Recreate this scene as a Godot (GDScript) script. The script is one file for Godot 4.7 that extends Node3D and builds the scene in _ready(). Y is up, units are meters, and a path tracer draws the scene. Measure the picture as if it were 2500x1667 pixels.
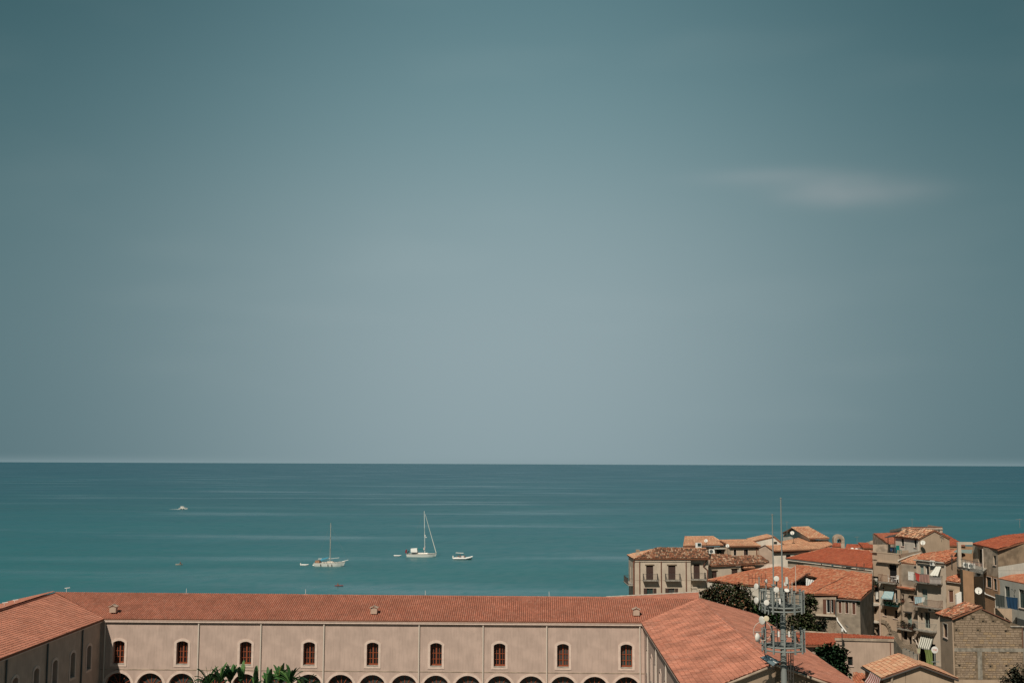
extends Node3D
# A Mediterranean town by the sea: a tiled convent with three wings round a court, old houses, a telecom mast, moored boats.
# Units are metres, y is up and the sea lies at y = 0; the camera stands 40 m above it and looks out to sea along -z.

var rng := RandomNumberGenerator.new()
var soft := FastNoiseLite.new()
var M := {}
var org := Vector3.ZERO


func _ready():
	rng.seed = 7
	soft.seed = 3
	soft.frequency = 1.0
	soft.fractal_octaves = 3
	var cam := Camera3D.new()
	cam.name = "camera"
	add_child(cam)
	cam.position = Vector3(0, 40, 0)
	cam.rotation_degrees = Vector3(5.83, 1.284, 0.229)
	cam.fov = 32.0708
	cam.near = 0.5
	cam.far = 60000.0
	cam.current = true
	var env := Environment.new()
	env.background_mode = Environment.BG_SKY
	env.sky = Sky.new()
	env.sky.sky_material = sky_material()
	env.tonemap_mode = Environment.TONE_MAPPER_LINEAR
	env.tonemap_exposure = 1.0
	env.sdfgi_enabled = true
	env.ssao_enabled = true
	env.ssil_enabled = true
	var we := WorldEnvironment.new()
	we.name = "environment"
	we.environment = env
	add_child(we)
	var sun := DirectionalLight3D.new()
	sun.name = "sun"
	add_child(sun)
	sun.look_at_from_position(Vector3.ZERO, Vector3(0.31, -1.0, -0.95))
	sun.light_energy = 1.25
	sun.light_color = Color(1.0, 0.95, 0.88)
	sun.light_angular_distance = 0.5
	sun.shadow_enabled = true
	sun.sky_mode = DirectionalLight3D.SKY_MODE_LIGHT_ONLY
	materials()
	sea()
	ground()
	convent()
	town_back()
	town_middle()
	town_front()
	mast()
	greenery()
	boats()


# ---- sky: clear air that pales towards a hazy horizon and darkens to the sides, a lens falloff put into its colour, with one wisp of cirrus ----
func sky_material() -> PanoramaSkyMaterial:
	var w := 1024
	var hgt := 512
	var im := Image.create_empty(w, hgt, false, Image.FORMAT_RGBF)
	var wisp := FastNoiseLite.new()
	wisp.seed = 5
	wisp.frequency = 1.0
	wisp.fractal_octaves = 4
	var els := [-90.0, 0.0, 2.0, 6.0, 11.0, 16.0, 22.0, 35.0, 60.0, 90.0]
	var cols := [Vector3(.235, .32, .345), Vector3(.262, .348, .376), Vector3(.272, .358, .386), Vector3(.279, .367, .394), Vector3(.245, .343, .370), Vector3(.175, .283, .312), Vector3(.112, .213, .243), Vector3(.068, .158, .196), Vector3(.045, .122, .165), Vector3(.040, .112, .155)]
	for y in hgt:
		var el := 90.0 - (y + 0.5) / hgt * 180.0
		var k := 1
		while k < 8 and el > els[k + 1]:
			k += 1
		var c: Vector3 = cols[0]
		if el > 0.0:
			var e0: float = els[k]
			c = cols[k].cubic_interpolate_in_time(cols[k + 1], cols[maxi(k - 1, 1)], cols[mini(k + 2, 9)], (el - e0) / (els[k + 1] - e0), els[k + 1] - e0, (els[maxi(k - 1, 1)] if k > 1 else -2.0) - e0, (els[k + 2] if k < 8 else 130.0) - e0)
		for x in w:
			var az := wrapf((x + 0.5) / w * 360.0 + 1.3, -180.0, 180.0)
			var t := exp(-pow(Vector2(az, maxf(0.0, el - 8.0) * 0.55).length() / 17.3, 2.2))
			t = t / exp(-pow(maxf(0.0, el - 8.0) * 0.55 / 17.3, 2.2))
			if el <= 0.0:
				t = 1.0
			var q := Vector3(lerpf(0.34, 1.0, t), lerpf(0.47, 1.0, t), lerpf(0.49, 1.0, t)) * c
			if el > 2.0 and el < 45.0:
				# thin cirrus, stretched along the horizon
				var n := wisp.get_noise_3d(az * 0.055 + 3.0, el * 0.30, 0.0)
				q += Vector3(.05, .045, .04) * maxf(0.0, n - 0.12) * 0.5
				var dx := (az - 16.2) / 3.7
				var dy := (el - 12.6 + 0.055 * (az - 15.9)) / 0.72
				var blob := exp(-pow(dx * dx + dy * dy, 1.4)) * (0.75 + 0.5 * wisp.get_noise_3d(az * 0.35, el * 1.6, 4.0))
				var tail := exp(-pow(absf(az - 12.2) / 3.0, 2.0) - pow((el - 13.5) / 0.3, 2.0)) * 0.6
				q += Vector3(.095, .068, .062) * clampf(blob + tail, 0.0, 1.2)
			im.set_pixel(x, y, Color(q.x, q.y, q.z))
	var m := PanoramaSkyMaterial.new()
	m.panorama = ImageTexture.create_from_image(im)
	return m


# ---- mesh building ----
class MB:
	var v := PackedVector3Array()
	var n := PackedVector3Array()
	var c := PackedColorArray()
	var ix := PackedInt32Array()
	var t := Transform3D.IDENTITY
	var col := Color.WHITE

	func quad(a: Vector3, b: Vector3, d: Vector3, e: Vector3):
		# corners counter-clockwise as seen from outside
		a = t * a
		b = t * b
		d = t * d
		e = t * e
		var m := (d - a).cross(e - b)
		if m.length_squared() < 1e-14:
			return
		m = m.normalized()
		var s := v.size()
		v.append_array([a, b, d, e])
		n.append_array([m, m, m, m])
		c.append_array([col, col, col, col])
		ix.append_array([s, s + 2, s + 1, s, s + 3, s + 2])

	func tri(a: Vector3, b: Vector3, d: Vector3):
		a = t * a
		b = t * b
		d = t * d
		var m := (b - a).cross(d - a).normalized()
		var s := v.size()
		v.append_array([a, b, d])
		n.append_array([m, m, m])
		c.append_array([col, col, col])
		ix.append_array([s, s + 2, s + 1])

	func surf(rows: Array, wrap := false, flip := false):
		# a smooth sheet through rows of points
		var nr := rows.size()
		var nc: int = rows[0].size()
		var s := v.size()
		for i in nr:
			for j in nc:
				var p: Vector3 = rows[i][j]
				var j0 := (j - 1 + nc) % nc if wrap else maxi(j - 1, 0)
				var j1 := (j + 1) % nc if wrap else mini(j + 1, nc - 1)
				var du: Vector3 = rows[i][j1] - rows[i][j0]
				var dv: Vector3 = rows[mini(i + 1, nr - 1)][j] - rows[maxi(i - 1, 0)][j]
				var m := du.cross(dv)
				if m.length_squared() < 1e-16:
					m = Vector3.UP
				v.append(t * p)
				n.append((t.basis * m).normalized() * (-1.0 if flip else 1.0))
				c.append(col)
		for i in nr - 1:
			for j in nc if wrap else nc - 1:
				var a := s + i * nc + j
				var b := s + i * nc + (j + 1) % nc
				if flip:
					ix.append_array([a, b, b + nc, a, b + nc, a + nc])
				else:
					ix.append_array([a, b + nc, b, a, a + nc, b + nc])

	func box(ce: Vector3, sz: Vector3, bs := Basis.IDENTITY):
		var hx := bs.x * sz.x / 2
		var hy := bs.y * sz.y / 2
		var hz := bs.z * sz.z / 2
		quad(ce - hx - hy + hz, ce + hx - hy + hz, ce + hx + hy + hz, ce - hx + hy + hz)
		quad(ce + hx - hy - hz, ce - hx - hy - hz, ce - hx + hy - hz, ce + hx + hy - hz)
		quad(ce + hx - hy + hz, ce + hx - hy - hz, ce + hx + hy - hz, ce + hx + hy + hz)
		quad(ce - hx - hy - hz, ce - hx - hy + hz, ce - hx + hy + hz, ce - hx + hy - hz)
		quad(ce - hx + hy + hz, ce + hx + hy + hz, ce + hx + hy - hz, ce - hx + hy - hz)
		quad(ce - hx - hy - hz, ce + hx - hy - hz, ce + hx - hy + hz, ce - hx - hy + hz)

	func span(a: Vector3, b: Vector3):
		box((a + b) / 2, (b - a).abs())

	func slab(poly: Array, off: Vector3):
		# a convex polygon (counter-clockwise seen from its outside) pushed back by off
		for i in range(1, poly.size() - 1):
			tri(poly[0], poly[i], poly[i + 1])
			tri(poly[0] + off, poly[i + 1] + off, poly[i] + off)
		for i in poly.size():
			var a: Vector3 = poly[i]
			var b: Vector3 = poly[(i + 1) % poly.size()]
			quad(a, a + off, b + off, b)

	func tube(path: Array, r: float, sides := 6, r1 := -1.0):
		var rows := []
		var pr := Vector3.ZERO
		for i in path.size():
			var d: Vector3 = (path[mini(i + 1, path.size() - 1)] - path[maxi(i - 1, 0)]).normalized()
			var x := d.cross(Vector3.UP if absf(d.y) < 0.9 else Vector3.RIGHT).normalized() if pr == Vector3.ZERO else (pr - d * pr.dot(d)).normalized()
			pr = x
			var y := d.cross(x)
			var rr := r if r1 < 0.0 else lerpf(r, r1, float(i) / (path.size() - 1))
			var ring := PackedVector3Array()
			for k in sides:
				var a := TAU * k / sides
				ring.append(path[i] + (x * cos(a) + y * sin(a)) * rr)
			rows.append(ring)
		surf(rows, true)
		for e in [0, path.size() - 1]:
			for k in range(1, sides - 1):
				if e == 0:
					tri(rows[0][0], rows[0][k + 1], rows[0][k])
				else:
					tri(rows[e][0], rows[e][k], rows[e][k + 1])

	func lathe(prof: Array, sides := 16):
		# profile of Vector2(radius, height) turned about y
		var rows := []
		for q in prof:
			var ring := PackedVector3Array()
			for k in sides:
				var a := -TAU * k / sides
				ring.append(Vector3(cos(a) * q.x, q.y, sin(a) * q.x))
			rows.append(ring)
		surf(rows, true)

	func ball(ce: Vector3, r: Vector3, sides := 10):
		var rows := []
		for i in 7:
			var b := -PI / 2 + PI * i / 6
			var ring := PackedVector3Array()
			for k in sides:
				var a := -TAU * k / sides
				ring.append(ce + Vector3(cos(a) * cos(b) * r.x, sin(b) * r.y, sin(a) * cos(b) * r.z))
			rows.append(ring)
		surf(rows, true)

	func mesh(o: Vector3) -> ArrayMesh:
		var arr := []
		arr.resize(Mesh.ARRAY_MAX)
		if o != Vector3.ZERO:
			v = Transform3D(Basis.IDENTITY, -o) * v
		arr[Mesh.ARRAY_VERTEX] = v
		arr[Mesh.ARRAY_NORMAL] = n
		arr[Mesh.ARRAY_COLOR] = c
		arr[Mesh.ARRAY_INDEX] = ix
		var m := ArrayMesh.new()
		m.add_surface_from_arrays(Mesh.PRIMITIVE_TRIANGLES, arr)
		return m


func mb(t := Transform3D.IDENTITY, col := Color.WHITE) -> MB:
	var b := MB.new()
	b.t = t
	b.col = col
	return b


# ---- things and their parts ----
func thing(called: String, label: String, category: String, at: Vector3, group := "") -> Node3D:
	var o := Node3D.new()
	o.name = called
	add_child(o, true)
	o.position = at
	org = at
	o.set_meta("label", label)
	o.set_meta("category", category)
	if group:
		o.set_meta("group", group)
	return o


func obj(called: String, b: MB, mat: Material, parent: Node, label := "", kind := "") -> MeshInstance3D:
	var o := MeshInstance3D.new()
	o.name = called
	o.mesh = b.mesh(org)
	o.mesh.surface_set_material(0, mat)
	parent.add_child(o, true)
	if label:
		o.set_meta("label", label)
	if kind:
		o.set_meta("kind", kind)
	return o


func struct(called: String, b: MB, mat: Material) -> MeshInstance3D:
	org = Vector3.ZERO
	return obj(called, b, mat, self, "", "structure")


# ---- materials: base colours are linear reflectances ----
func tex(freq: float, oct: int, lo: float, hi: float, sd: int, cell := false, a := 0.3, b := 0.7) -> NoiseTexture2D:
	var nz := FastNoiseLite.new()
	nz.seed = sd
	nz.frequency = freq
	nz.fractal_octaves = oct
	if cell:
		nz.noise_type = FastNoiseLite.TYPE_CELLULAR
		nz.cellular_return_type = FastNoiseLite.RETURN_DISTANCE2_SUB
	var t := NoiseTexture2D.new()
	t.width = 512
	t.height = 512
	t.seamless = true
	t.noise = nz
	var g := Gradient.new()
	g.offsets = PackedFloat32Array([a, b])
	g.colors = PackedColorArray([Color(lo, lo, lo), Color(hi, hi, hi)])
	t.color_ramp = g
	return t


func mat(called: String, r: float, g: float, b: float, rough := 0.9) -> StandardMaterial3D:
	var m := StandardMaterial3D.new()
	m.resource_name = called
	m.albedo_color = Color(r, g, b).linear_to_srgb()
	m.roughness = rough
	m.metallic_specular = 0.4
	M[called] = m
	return m


func worn(m: StandardMaterial3D, fine: Texture2D, scale: Vector3, wash: Texture2D = null, wscale := Vector3.ONE):
	m.albedo_texture = fine
	m.uv1_triplanar = true
	m.uv1_world_triplanar = true
	m.uv1_scale = scale
	if wash:
		m.detail_enabled = true
		m.detail_blend_mode = BaseMaterial3D.BLEND_MODE_MUL
		m.detail_albedo = wash
		m.detail_uv_layer = BaseMaterial3D.DETAIL_UV_2
		m.uv2_triplanar = true
		m.uv2_world_triplanar = true
		m.uv2_scale = wscale


func materials():
	var patch := tex(0.008, 5, 0.945, 1.0, 11)
	var blotch := tex(0.009, 5, 0.80, 1.0, 12, false, 0.22, 0.68)
	var runs := tex(0.02, 4, 0.965, 1.0, 13, false, 0.25, 0.5)
	var rubble := tex(0.06, 2, 0.62, 1.0, 14, true, 0.02, 0.28)
	var rubble_relief := tex(0.06, 2, 0.0, 1.0, 14, true, 0.0, 0.4)
	var grain := tex(0.05, 4, 0.85, 1.0, 15)
	var walls := {
		"plaster_pink": [.51, .392, .335], "plaster_pink_shade": [.51, .392, .32], "plaster_cream": [.56, .465, .355], "plaster_white": [.64, .59, .51], "plaster_pale": [.54, .46, .37],
		"plaster_beige": [.50, .385, .285], "plaster_rose": [.47, .355, .28], "plaster_tan": [.43, .325, .235], "plaster_ochre": [.36, .22, .13], "plaster_cool": [.47, .46, .41],
	}
	for k in walls:
		worn(mat(k, walls[k][0], walls[k][1], walls[k][2], 0.92), patch, Vector3.ONE * 0.13, runs, Vector3(0.35, 0.045, 0.35))
	for k in {"render_grey": [.36, .30, .235], "render_brown": [.27, .205, .14], "render_stained": [.46, .37, .285]}:
		var q: Array = {"render_grey": [.36, .30, .235], "render_brown": [.27, .205, .14], "render_stained": [.46, .37, .285]}[k]
		worn(mat(k, q[0], q[1], q[2], 0.95), blotch, Vector3.ONE * 0.16, runs, Vector3(0.5, 0.09, 0.5))
	var st := mat("rubble", .42, .34, .255, 0.95)
	worn(st, rubble, Vector3.ONE * 0.22, blotch, Vector3.ONE * 0.11)
	st.heightmap_enabled = true
	st.heightmap_texture = rubble_relief
	st.heightmap_scale = 5.0
	worn(mat("trim", .67, .535, .46, 0.9), patch, Vector3.ONE * 0.4)
	worn(mat("mortar", .205, .155, .105, 0.95), blotch, Vector3.ONE * 0.3)
	worn(mat("concrete", .30, .275, .23, 0.9), blotch, Vector3.ONE * 0.3, runs, Vector3(0.5, 0.1, 0.5))
	worn(mat("concrete_pale", .46, .43, .375, 0.9), blotch, Vector3.ONE * 0.35)
	for k in 5:
		var q: Array = [[.385, .295, .21], [.35, .265, .19], [.315, .235, .165], [.40, .29, .18], [.30, .23, .17]][k]
		worn(mat("brick%d" % k, q[0], q[1], q[2], 0.95), grain, Vector3.ONE * 0.7)
	var tl := mat("tile", 1, 1, 1, 0.85)
	tl.vertex_color_use_as_albedo = true
	worn(tl, grain, Vector3.ONE * 0.45)
	worn(mat("roof_base", .30, .13, .075, 0.95), grain, Vector3.ONE * 0.4)
	mat("glass_dark", .012, .016, .017, 0.12)
	mat("glass_grey", .055, .06, .058, 0.2)
	mat("glass_teal", .03, .06, .06, 0.15)
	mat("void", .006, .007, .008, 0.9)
	mat("wood_brown", .060, .033, .026, 0.7)
	mat("wood_red", .13, .055, .035, 0.7)
	mat("wood_orange", .24, .062, .026, 0.6)
	mat("green_dark", .012, .035, .035, 0.6)
	mat("green_pale", .25, .31, .28, 0.7)
	mat("rust", .17, .075, .05, 0.8)
	mat("iron", .06, .055, .05, 0.6)
	mat("steel", .22, .245, .235, 0.6)
	mat("steel_dark", .09, .105, .105, 0.6)
	mat("white", .74, .74, .71, 0.5)
	mat("white_plastic", .78, .77, .72, 0.45)
	mat("pipe_white", .60, .53, .46, 0.6)
	mat("pipe_brown", .22, .10, .065, 0.7)
	mat("radome", .72, .71, .66, 0.45)
	mat("radome_cream", .66, .58, .42, 0.5)
	mat("canvas", .70, .69, .62, 0.85)
	mat("blue_canvas", .05, .25, .36, 0.8)
	mat("teal_canvas", .015, .17, .19, 0.8)
	var vc := mat("painted", 1, 1, 1, 0.75)
	vc.vertex_color_use_as_albedo = true
	var gl := mat("gloss", 1, 1, 1, 0.35)
	gl.vertex_color_use_as_albedo = true
	var lf := mat("leaf", 1, 1, 1, 0.6)
	lf.vertex_color_use_as_albedo = true
	lf.backlight_enabled = true
	lf.backlight = Color(0.25, 0.3, 0.12)
	mat("bark", .10, .075, .055, 0.95)
	var pv := mat("clear_sheet", .18, .24, .26, 0.3)
	pv.metallic = 0.1


# ---- roof tiles: every tile is a curved piece with its own tone, clipped to the slope ----
const NEW_TILES := [Color(.50, .172, .098), Color(.455, .155, .09), Color(.53, .205, .125), Color(.47, .18, .112)]
const PINK_TILES := [Color(.54, .225, .15), Color(.52, .20, .13), Color(.48, .188, .125), Color(.56, .265, .19)]
const RED_TILES := [Color(.47, .125, .062), Color(.43, .11, .058), Color(.50, .155, .083), Color(.45, .135, .077)]
const OLD_TILES := [Color(.30, .13, .075), Color(.20, .105, .065), Color(.42, .22, .13), Color(.12, .085, .06), Color(.52, .36, .25), Color(.34, .14, .08)]
const MOTTLED_TILES := [Color(.58, .215, .115), Color(.60, .25, .14), Color(.48, .175, .10), Color(.64, .34, .21), Color(.53, .19, .105)]
const SAND_TILES := [Color(.68, .40, .25), Color(.65, .34, .20), Color(.72, .47, .30), Color(.62, .29, .175)]


func tiles(poly: Array, up: Vector3, o := {}) -> ArrayMesh:
	var du: float = o.get("du", 0.21)
	var dv: float = o.get("dv", 0.36)
	var amp: float = o.get("amp", 0.06)
	var lip: float = o.get("lip", 0.035)
	var pal: Array = o.get("pal", NEW_TILES)
	var jit: float = o.get("jit", 0.0)
	var sag: float = o.get("sag", 0.0)
	var vary: float = o.get("vary", 0.16)
	var patchy: float = o.get("patchy", 0.0)
	var missing: float = o.get("missing", 0.0)
	var groove_shade: float = o.get("groove_shade", 0.62)
	var K := 4
	var nrm: Vector3 = (poly[1] - poly[0]).cross(poly[2] - poly[0]).normalized()
	if nrm.y < 0:
		nrm = -nrm
	up = (up - nrm * up.dot(nrm)).normalized()
	var ud := up.cross(nrm)
	var p0: Vector3 = o.get("from", poly[0])
	var q := PackedVector2Array()
	var umin := INF
	var umax := -INF
	for w in poly:
		var e := Vector2((w - p0).dot(ud), (w - p0).dot(up))
		q.append(e)
		umin = minf(umin, e.x)
		umax = maxf(umax, e.x)
	var prof := PackedFloat32Array([0.0, 0.62, 1.0, 0.62, 0.0])
	var slope := PackedFloat32Array([1.6, 3.0, 0.0, -3.0, -1.6])
	var v := PackedVector3Array()
	var n := PackedVector3Array()
	var c := PackedColorArray()
	var ix := PackedInt32Array()
	var lo := PackedFloat32Array()
	var hi := PackedFloat32Array()
	var us := PackedFloat32Array()
	lo.resize(K + 1)
	hi.resize(K + 1)
	us.resize(K + 1)
	for ci in range(floori(umin / du), ceili(umax / du)):
		var mn := INF
		var mx := -INF
		for k in K + 1:
			var u := clampf((ci + float(k) / K) * du, umin + 0.002, umax - 0.002)
			us[k] = u
			var a := INF
			var b := -INF
			for i in q.size():
				var e := q[i]
				var f := q[(i + 1) % q.size()]
				if (e.x - u) * (f.x - u) <= 0.0 and e.x != f.x:
					var y := lerpf(e.y, f.y, (u - e.x) / (f.x - e.x))
					a = minf(a, y)
					b = maxf(b, y)
			lo[k] = a
			hi[k] = b
			mn = minf(mn, a)
			mx = maxf(mx, b)
		if mn == INF:
			continue
		var ph := rng.randf_range(-1, 1) * jit * dv
		for j in range(floori((mn - ph) / dv), ceili((mx - ph) / dv)):
			var vb := j * dv + ph
			var any := false
			for k in K + 1:
				if minf(vb + dv, hi[k]) - maxf(vb, lo[k]) > 0.003:
					any = true
			if not any:
				continue
			if missing > 0.0 and rng.randf() < missing:
				continue
			var tone: Color = pal[rng.randi() % pal.size()]
			var f := 1.0 + rng.randf_range(-vary, vary)
			if patchy > 0.0:
				var g := soft.get_noise_2d(ci * du * 0.16, j * dv * 0.22 + 9.0)
				tone = tone.lerp(pal[0], clampf(0.5 + g * patchy, 0, 1))
				f *= 1.0 + 0.5 * patchy * soft.get_noise_2d(ci * du * 0.3 + 40.0, j * dv * 0.3)
			tone = Color(tone.r * f, tone.g * f, tone.b * f)
			var dz := rng.randf_range(-0.5, 1.0) * jit * 0.05
			var tilt := rng.randf_range(-1, 1) * jit * 0.03
			var s := v.size()
			for row in 4:
				# two rows carry the tile, two its front edge
				for k in K + 1:
					var y := clampf(vb if row != 1 else vb + dv, lo[k], hi[k])
					var z := amp * prof[k] + dz + sag * soft.get_noise_2d(us[k] * 0.25, y * 0.25)
					z += (lip + tilt * (k - 2) * 0.5) if row != 1 else 0.0
					if row == 3:
						z -= lip + 0.03
					v.append(p0 + ud * us[k] + up * y + nrm * z - org)
					n.append((nrm - ud * slope[k] * amp / du).normalized() if row < 2 else -up)
					c.append(tone if k > 0 and k < K else tone * groove_shade)  # edge vertices darkened: shade in the grooves between rolls, painted into the colour
			for k in K:
				var a := s + k
				ix.append_array([a, a + K + 1, a + K + 2, a, a + K + 2, a + 1])
				var b := s + 3 * (K + 1) + k
				ix.append_array([b, b - K - 1, b - K, b, b - K, b + 1])
	var arr := []
	arr.resize(Mesh.ARRAY_MAX)
	arr[Mesh.ARRAY_VERTEX] = v
	arr[Mesh.ARRAY_NORMAL] = n
	arr[Mesh.ARRAY_COLOR] = c
	arr[Mesh.ARRAY_INDEX] = ix
	var m := ArrayMesh.new()
	m.add_surface_from_arrays(Mesh.PRIMITIVE_TRIANGLES, arr)
	m.surface_set_material(0, M.tile)
	return m


func roof(house: Node3D, poly: Array, up: Vector3, o := {}) -> MeshInstance3D:
	# a slab with its tiles; poly lies where the tiles rest
	var nrm: Vector3 = (poly[1] - poly[0]).cross(poly[2] - poly[0]).normalized()
	var p := poly.duplicate()
	if nrm.y < 0:
		nrm = -nrm
		p.reverse()
	var b := mb()
	var low := []
	for w in p:
		low.append(w - nrm * 0.02)
	b.slab(low, -nrm * o.get("thick", 0.16))
	var r := obj("roof", b, o.get("base", M.roof_base), house)
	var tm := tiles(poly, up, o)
	var t := MeshInstance3D.new()
	t.name = "roof_tiles"
	t.mesh = tm
	r.add_child(t, true)
	t.set_meta("kind", "stuff")
	return r


func ridge(house: Node3D, path: Array, o := {}):
	# a row of half-round cap tiles
	var pal: Array = o.get("pal", NEW_TILES)
	var r: float = o.get("r", 0.13)
	var b := mb()
	for i in path.size() - 1:
		var a: Vector3 = path[i]
		var e: Vector3 = path[i + 1]
		var len := a.distance_to(e)
		var k := maxi(1, roundi(len / 0.42))
		var d := (e - a) / len
		var x := d.cross(Vector3.UP).normalized()
		var y := x.cross(d)
		for s in k:
			b.col = pal[rng.randi() % pal.size()] * rng.randf_range(0.85, 1.1)
			var rows := []
			for f in 2:
				var ring := PackedVector3Array()
				var ce := a + d * len * (s + f * 1.06) / k
				for j in 7:
					var g := PI * j / 6
					ring.append(ce + (x * cos(g) * 1.15 + y * (sin(g) * 0.9 - 0.1)) * r * (1.12 if f == 0 else 0.92))
				rows.append(ring)
			b.surf(rows, false, true)
	obj("ridge_tiles", b, M.tile, house, "", "stuff")


# ---- walls with real openings ----
func wall(house: Node3D, m: Material, a: Vector3, e: Vector3, y0: float, tops := [], holes := [], reveal := 0.16, called := "wall") -> Transform3D:
	var u := e - a
	u.y = 0
	var w := u.length()
	u /= w
	var t := Transform3D(Basis(u, Vector3.UP, u.cross(Vector3.UP)), Vector3(a.x, 0, a.z))
	if tops.is_empty():
		tops = [Vector2(0, a.y), Vector2(w, e.y)]
	var cuts := {0.0: 1, w: 1}
	for q in tops:
		cuts[clampf(q.x, 0, w)] = 1
	for hl in holes:
		cuts[clampf(hl[0], 0, w)] = 1
		cuts[clampf(hl[2], 0, w)] = 1
		if hl.size() > 5 and hl[5].has("rise"):
			for k in range(1, 10):
				cuts[lerpf(hl[0], hl[2], k / 10.0)] = 1
	var xs := cuts.keys()
	xs.sort()
	var b := mb(t)
	for i in xs.size() - 1:
		var x0: float = xs[i]
		var x1: float = xs[i + 1]
		if x1 - x0 < 1e-4:
			continue
		var xm := (x0 + x1) / 2
		var inside := []
		for hl in holes:
			if hl[0] < xm and hl[2] > xm:
				inside.append(hl)
		inside.sort_custom(func(p, q): return p[1] < q[1])
		var l0 := y0
		var l1 := y0
		for hl in inside:
			b.quad(Vector3(x0, l0, 0), Vector3(x1, l1, 0), Vector3(x1, hl[1], 0), Vector3(x0, hl[1], 0))
			l0 = crown(hl, x0)
			l1 = crown(hl, x1)
			b.quad(Vector3(x0, l0, 0), Vector3(x0, l0, -reveal), Vector3(x1, l1, -reveal), Vector3(x1, l1, 0))
		b.quad(Vector3(x0, l0, 0), Vector3(x1, l1, 0), Vector3(x1, along(tops, x1), 0), Vector3(x0, along(tops, x0), 0))
	for hl in holes:
		b.quad(Vector3(hl[0], hl[1], 0), Vector3(hl[0], hl[1], -reveal), Vector3(hl[0], crown(hl, hl[0]), -reveal), Vector3(hl[0], crown(hl, hl[0]), 0))
		b.quad(Vector3(hl[2], hl[1], -reveal), Vector3(hl[2], hl[1], 0), Vector3(hl[2], crown(hl, hl[2]), 0), Vector3(hl[2], crown(hl, hl[2]), -reveal))
		b.quad(Vector3(hl[0], hl[1], 0), Vector3(hl[2], hl[1], 0), Vector3(hl[2], hl[1], -reveal), Vector3(hl[0], hl[1], -reveal))
	obj(called, b, m, house)
	for hl in holes:
		if hl.size() > 4 and hl[4] != "":
			window(house, t, hl, reveal)
	return t


func along(tops: Array, x: float) -> float:
	for i in tops.size() - 1:
		if x <= tops[i + 1].x or i == tops.size() - 2:
			var d: float = tops[i + 1].x - tops[i].x
			return tops[i].y if absf(d) < 1e-5 else lerpf(tops[i].y, tops[i + 1].y, (x - tops[i].x) / d)
	return tops[0].y


func crown(hl: Array, x: float) -> float:
	if hl.size() < 6 or not hl[5].has("rise"):
		return hl[3]
	var half: float = (hl[2] - hl[0]) / 2
	var s: float = hl[5].rise
	var r := (half * half + s * s) / (2 * s)
	var d := clampf(x - (hl[0] + hl[2]) / 2, -half, half)
	return hl[3] - r + sqrt(maxf(0.0, r * r - d * d))


func leaf_panel(house: Node, t: Transform3D, x0: float, x1: float, y0: float, y1: float, z: float, m: Material, slats := true, called := "shutter"):
	# one louvred shutter leaf
	var b := mb(t)
	var s := minf(0.07, (x1 - x0) * 0.2)
	b.span(Vector3(x0, y0, z - 0.03), Vector3(x1, y1, z - 0.015))
	b.span(Vector3(x0, y0, z - 0.015), Vector3(x0 + s, y1, z + 0.015))
	b.span(Vector3(x1 - s, y0, z - 0.015), Vector3(x1, y1, z + 0.015))
	for y in [y0, (y0 + y1) / 2 - s / 2, y1 - s]:
		b.span(Vector3(x0 + s, y, z - 0.015), Vector3(x1 - s, y + s, z + 0.013))
	if slats:
		var k := int((y1 - y0) / 0.14)
		for i in k:
			var y := lerpf(y0 + s, y1 - s, (i + 0.5) / k)
			b.box(Vector3((x0 + x1) / 2, y, z - 0.008), Vector3(x1 - x0 - 2 * s, 0.07, 0.012), Basis(Vector3.RIGHT, -0.6))
	obj(called, b, m, house)


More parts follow.
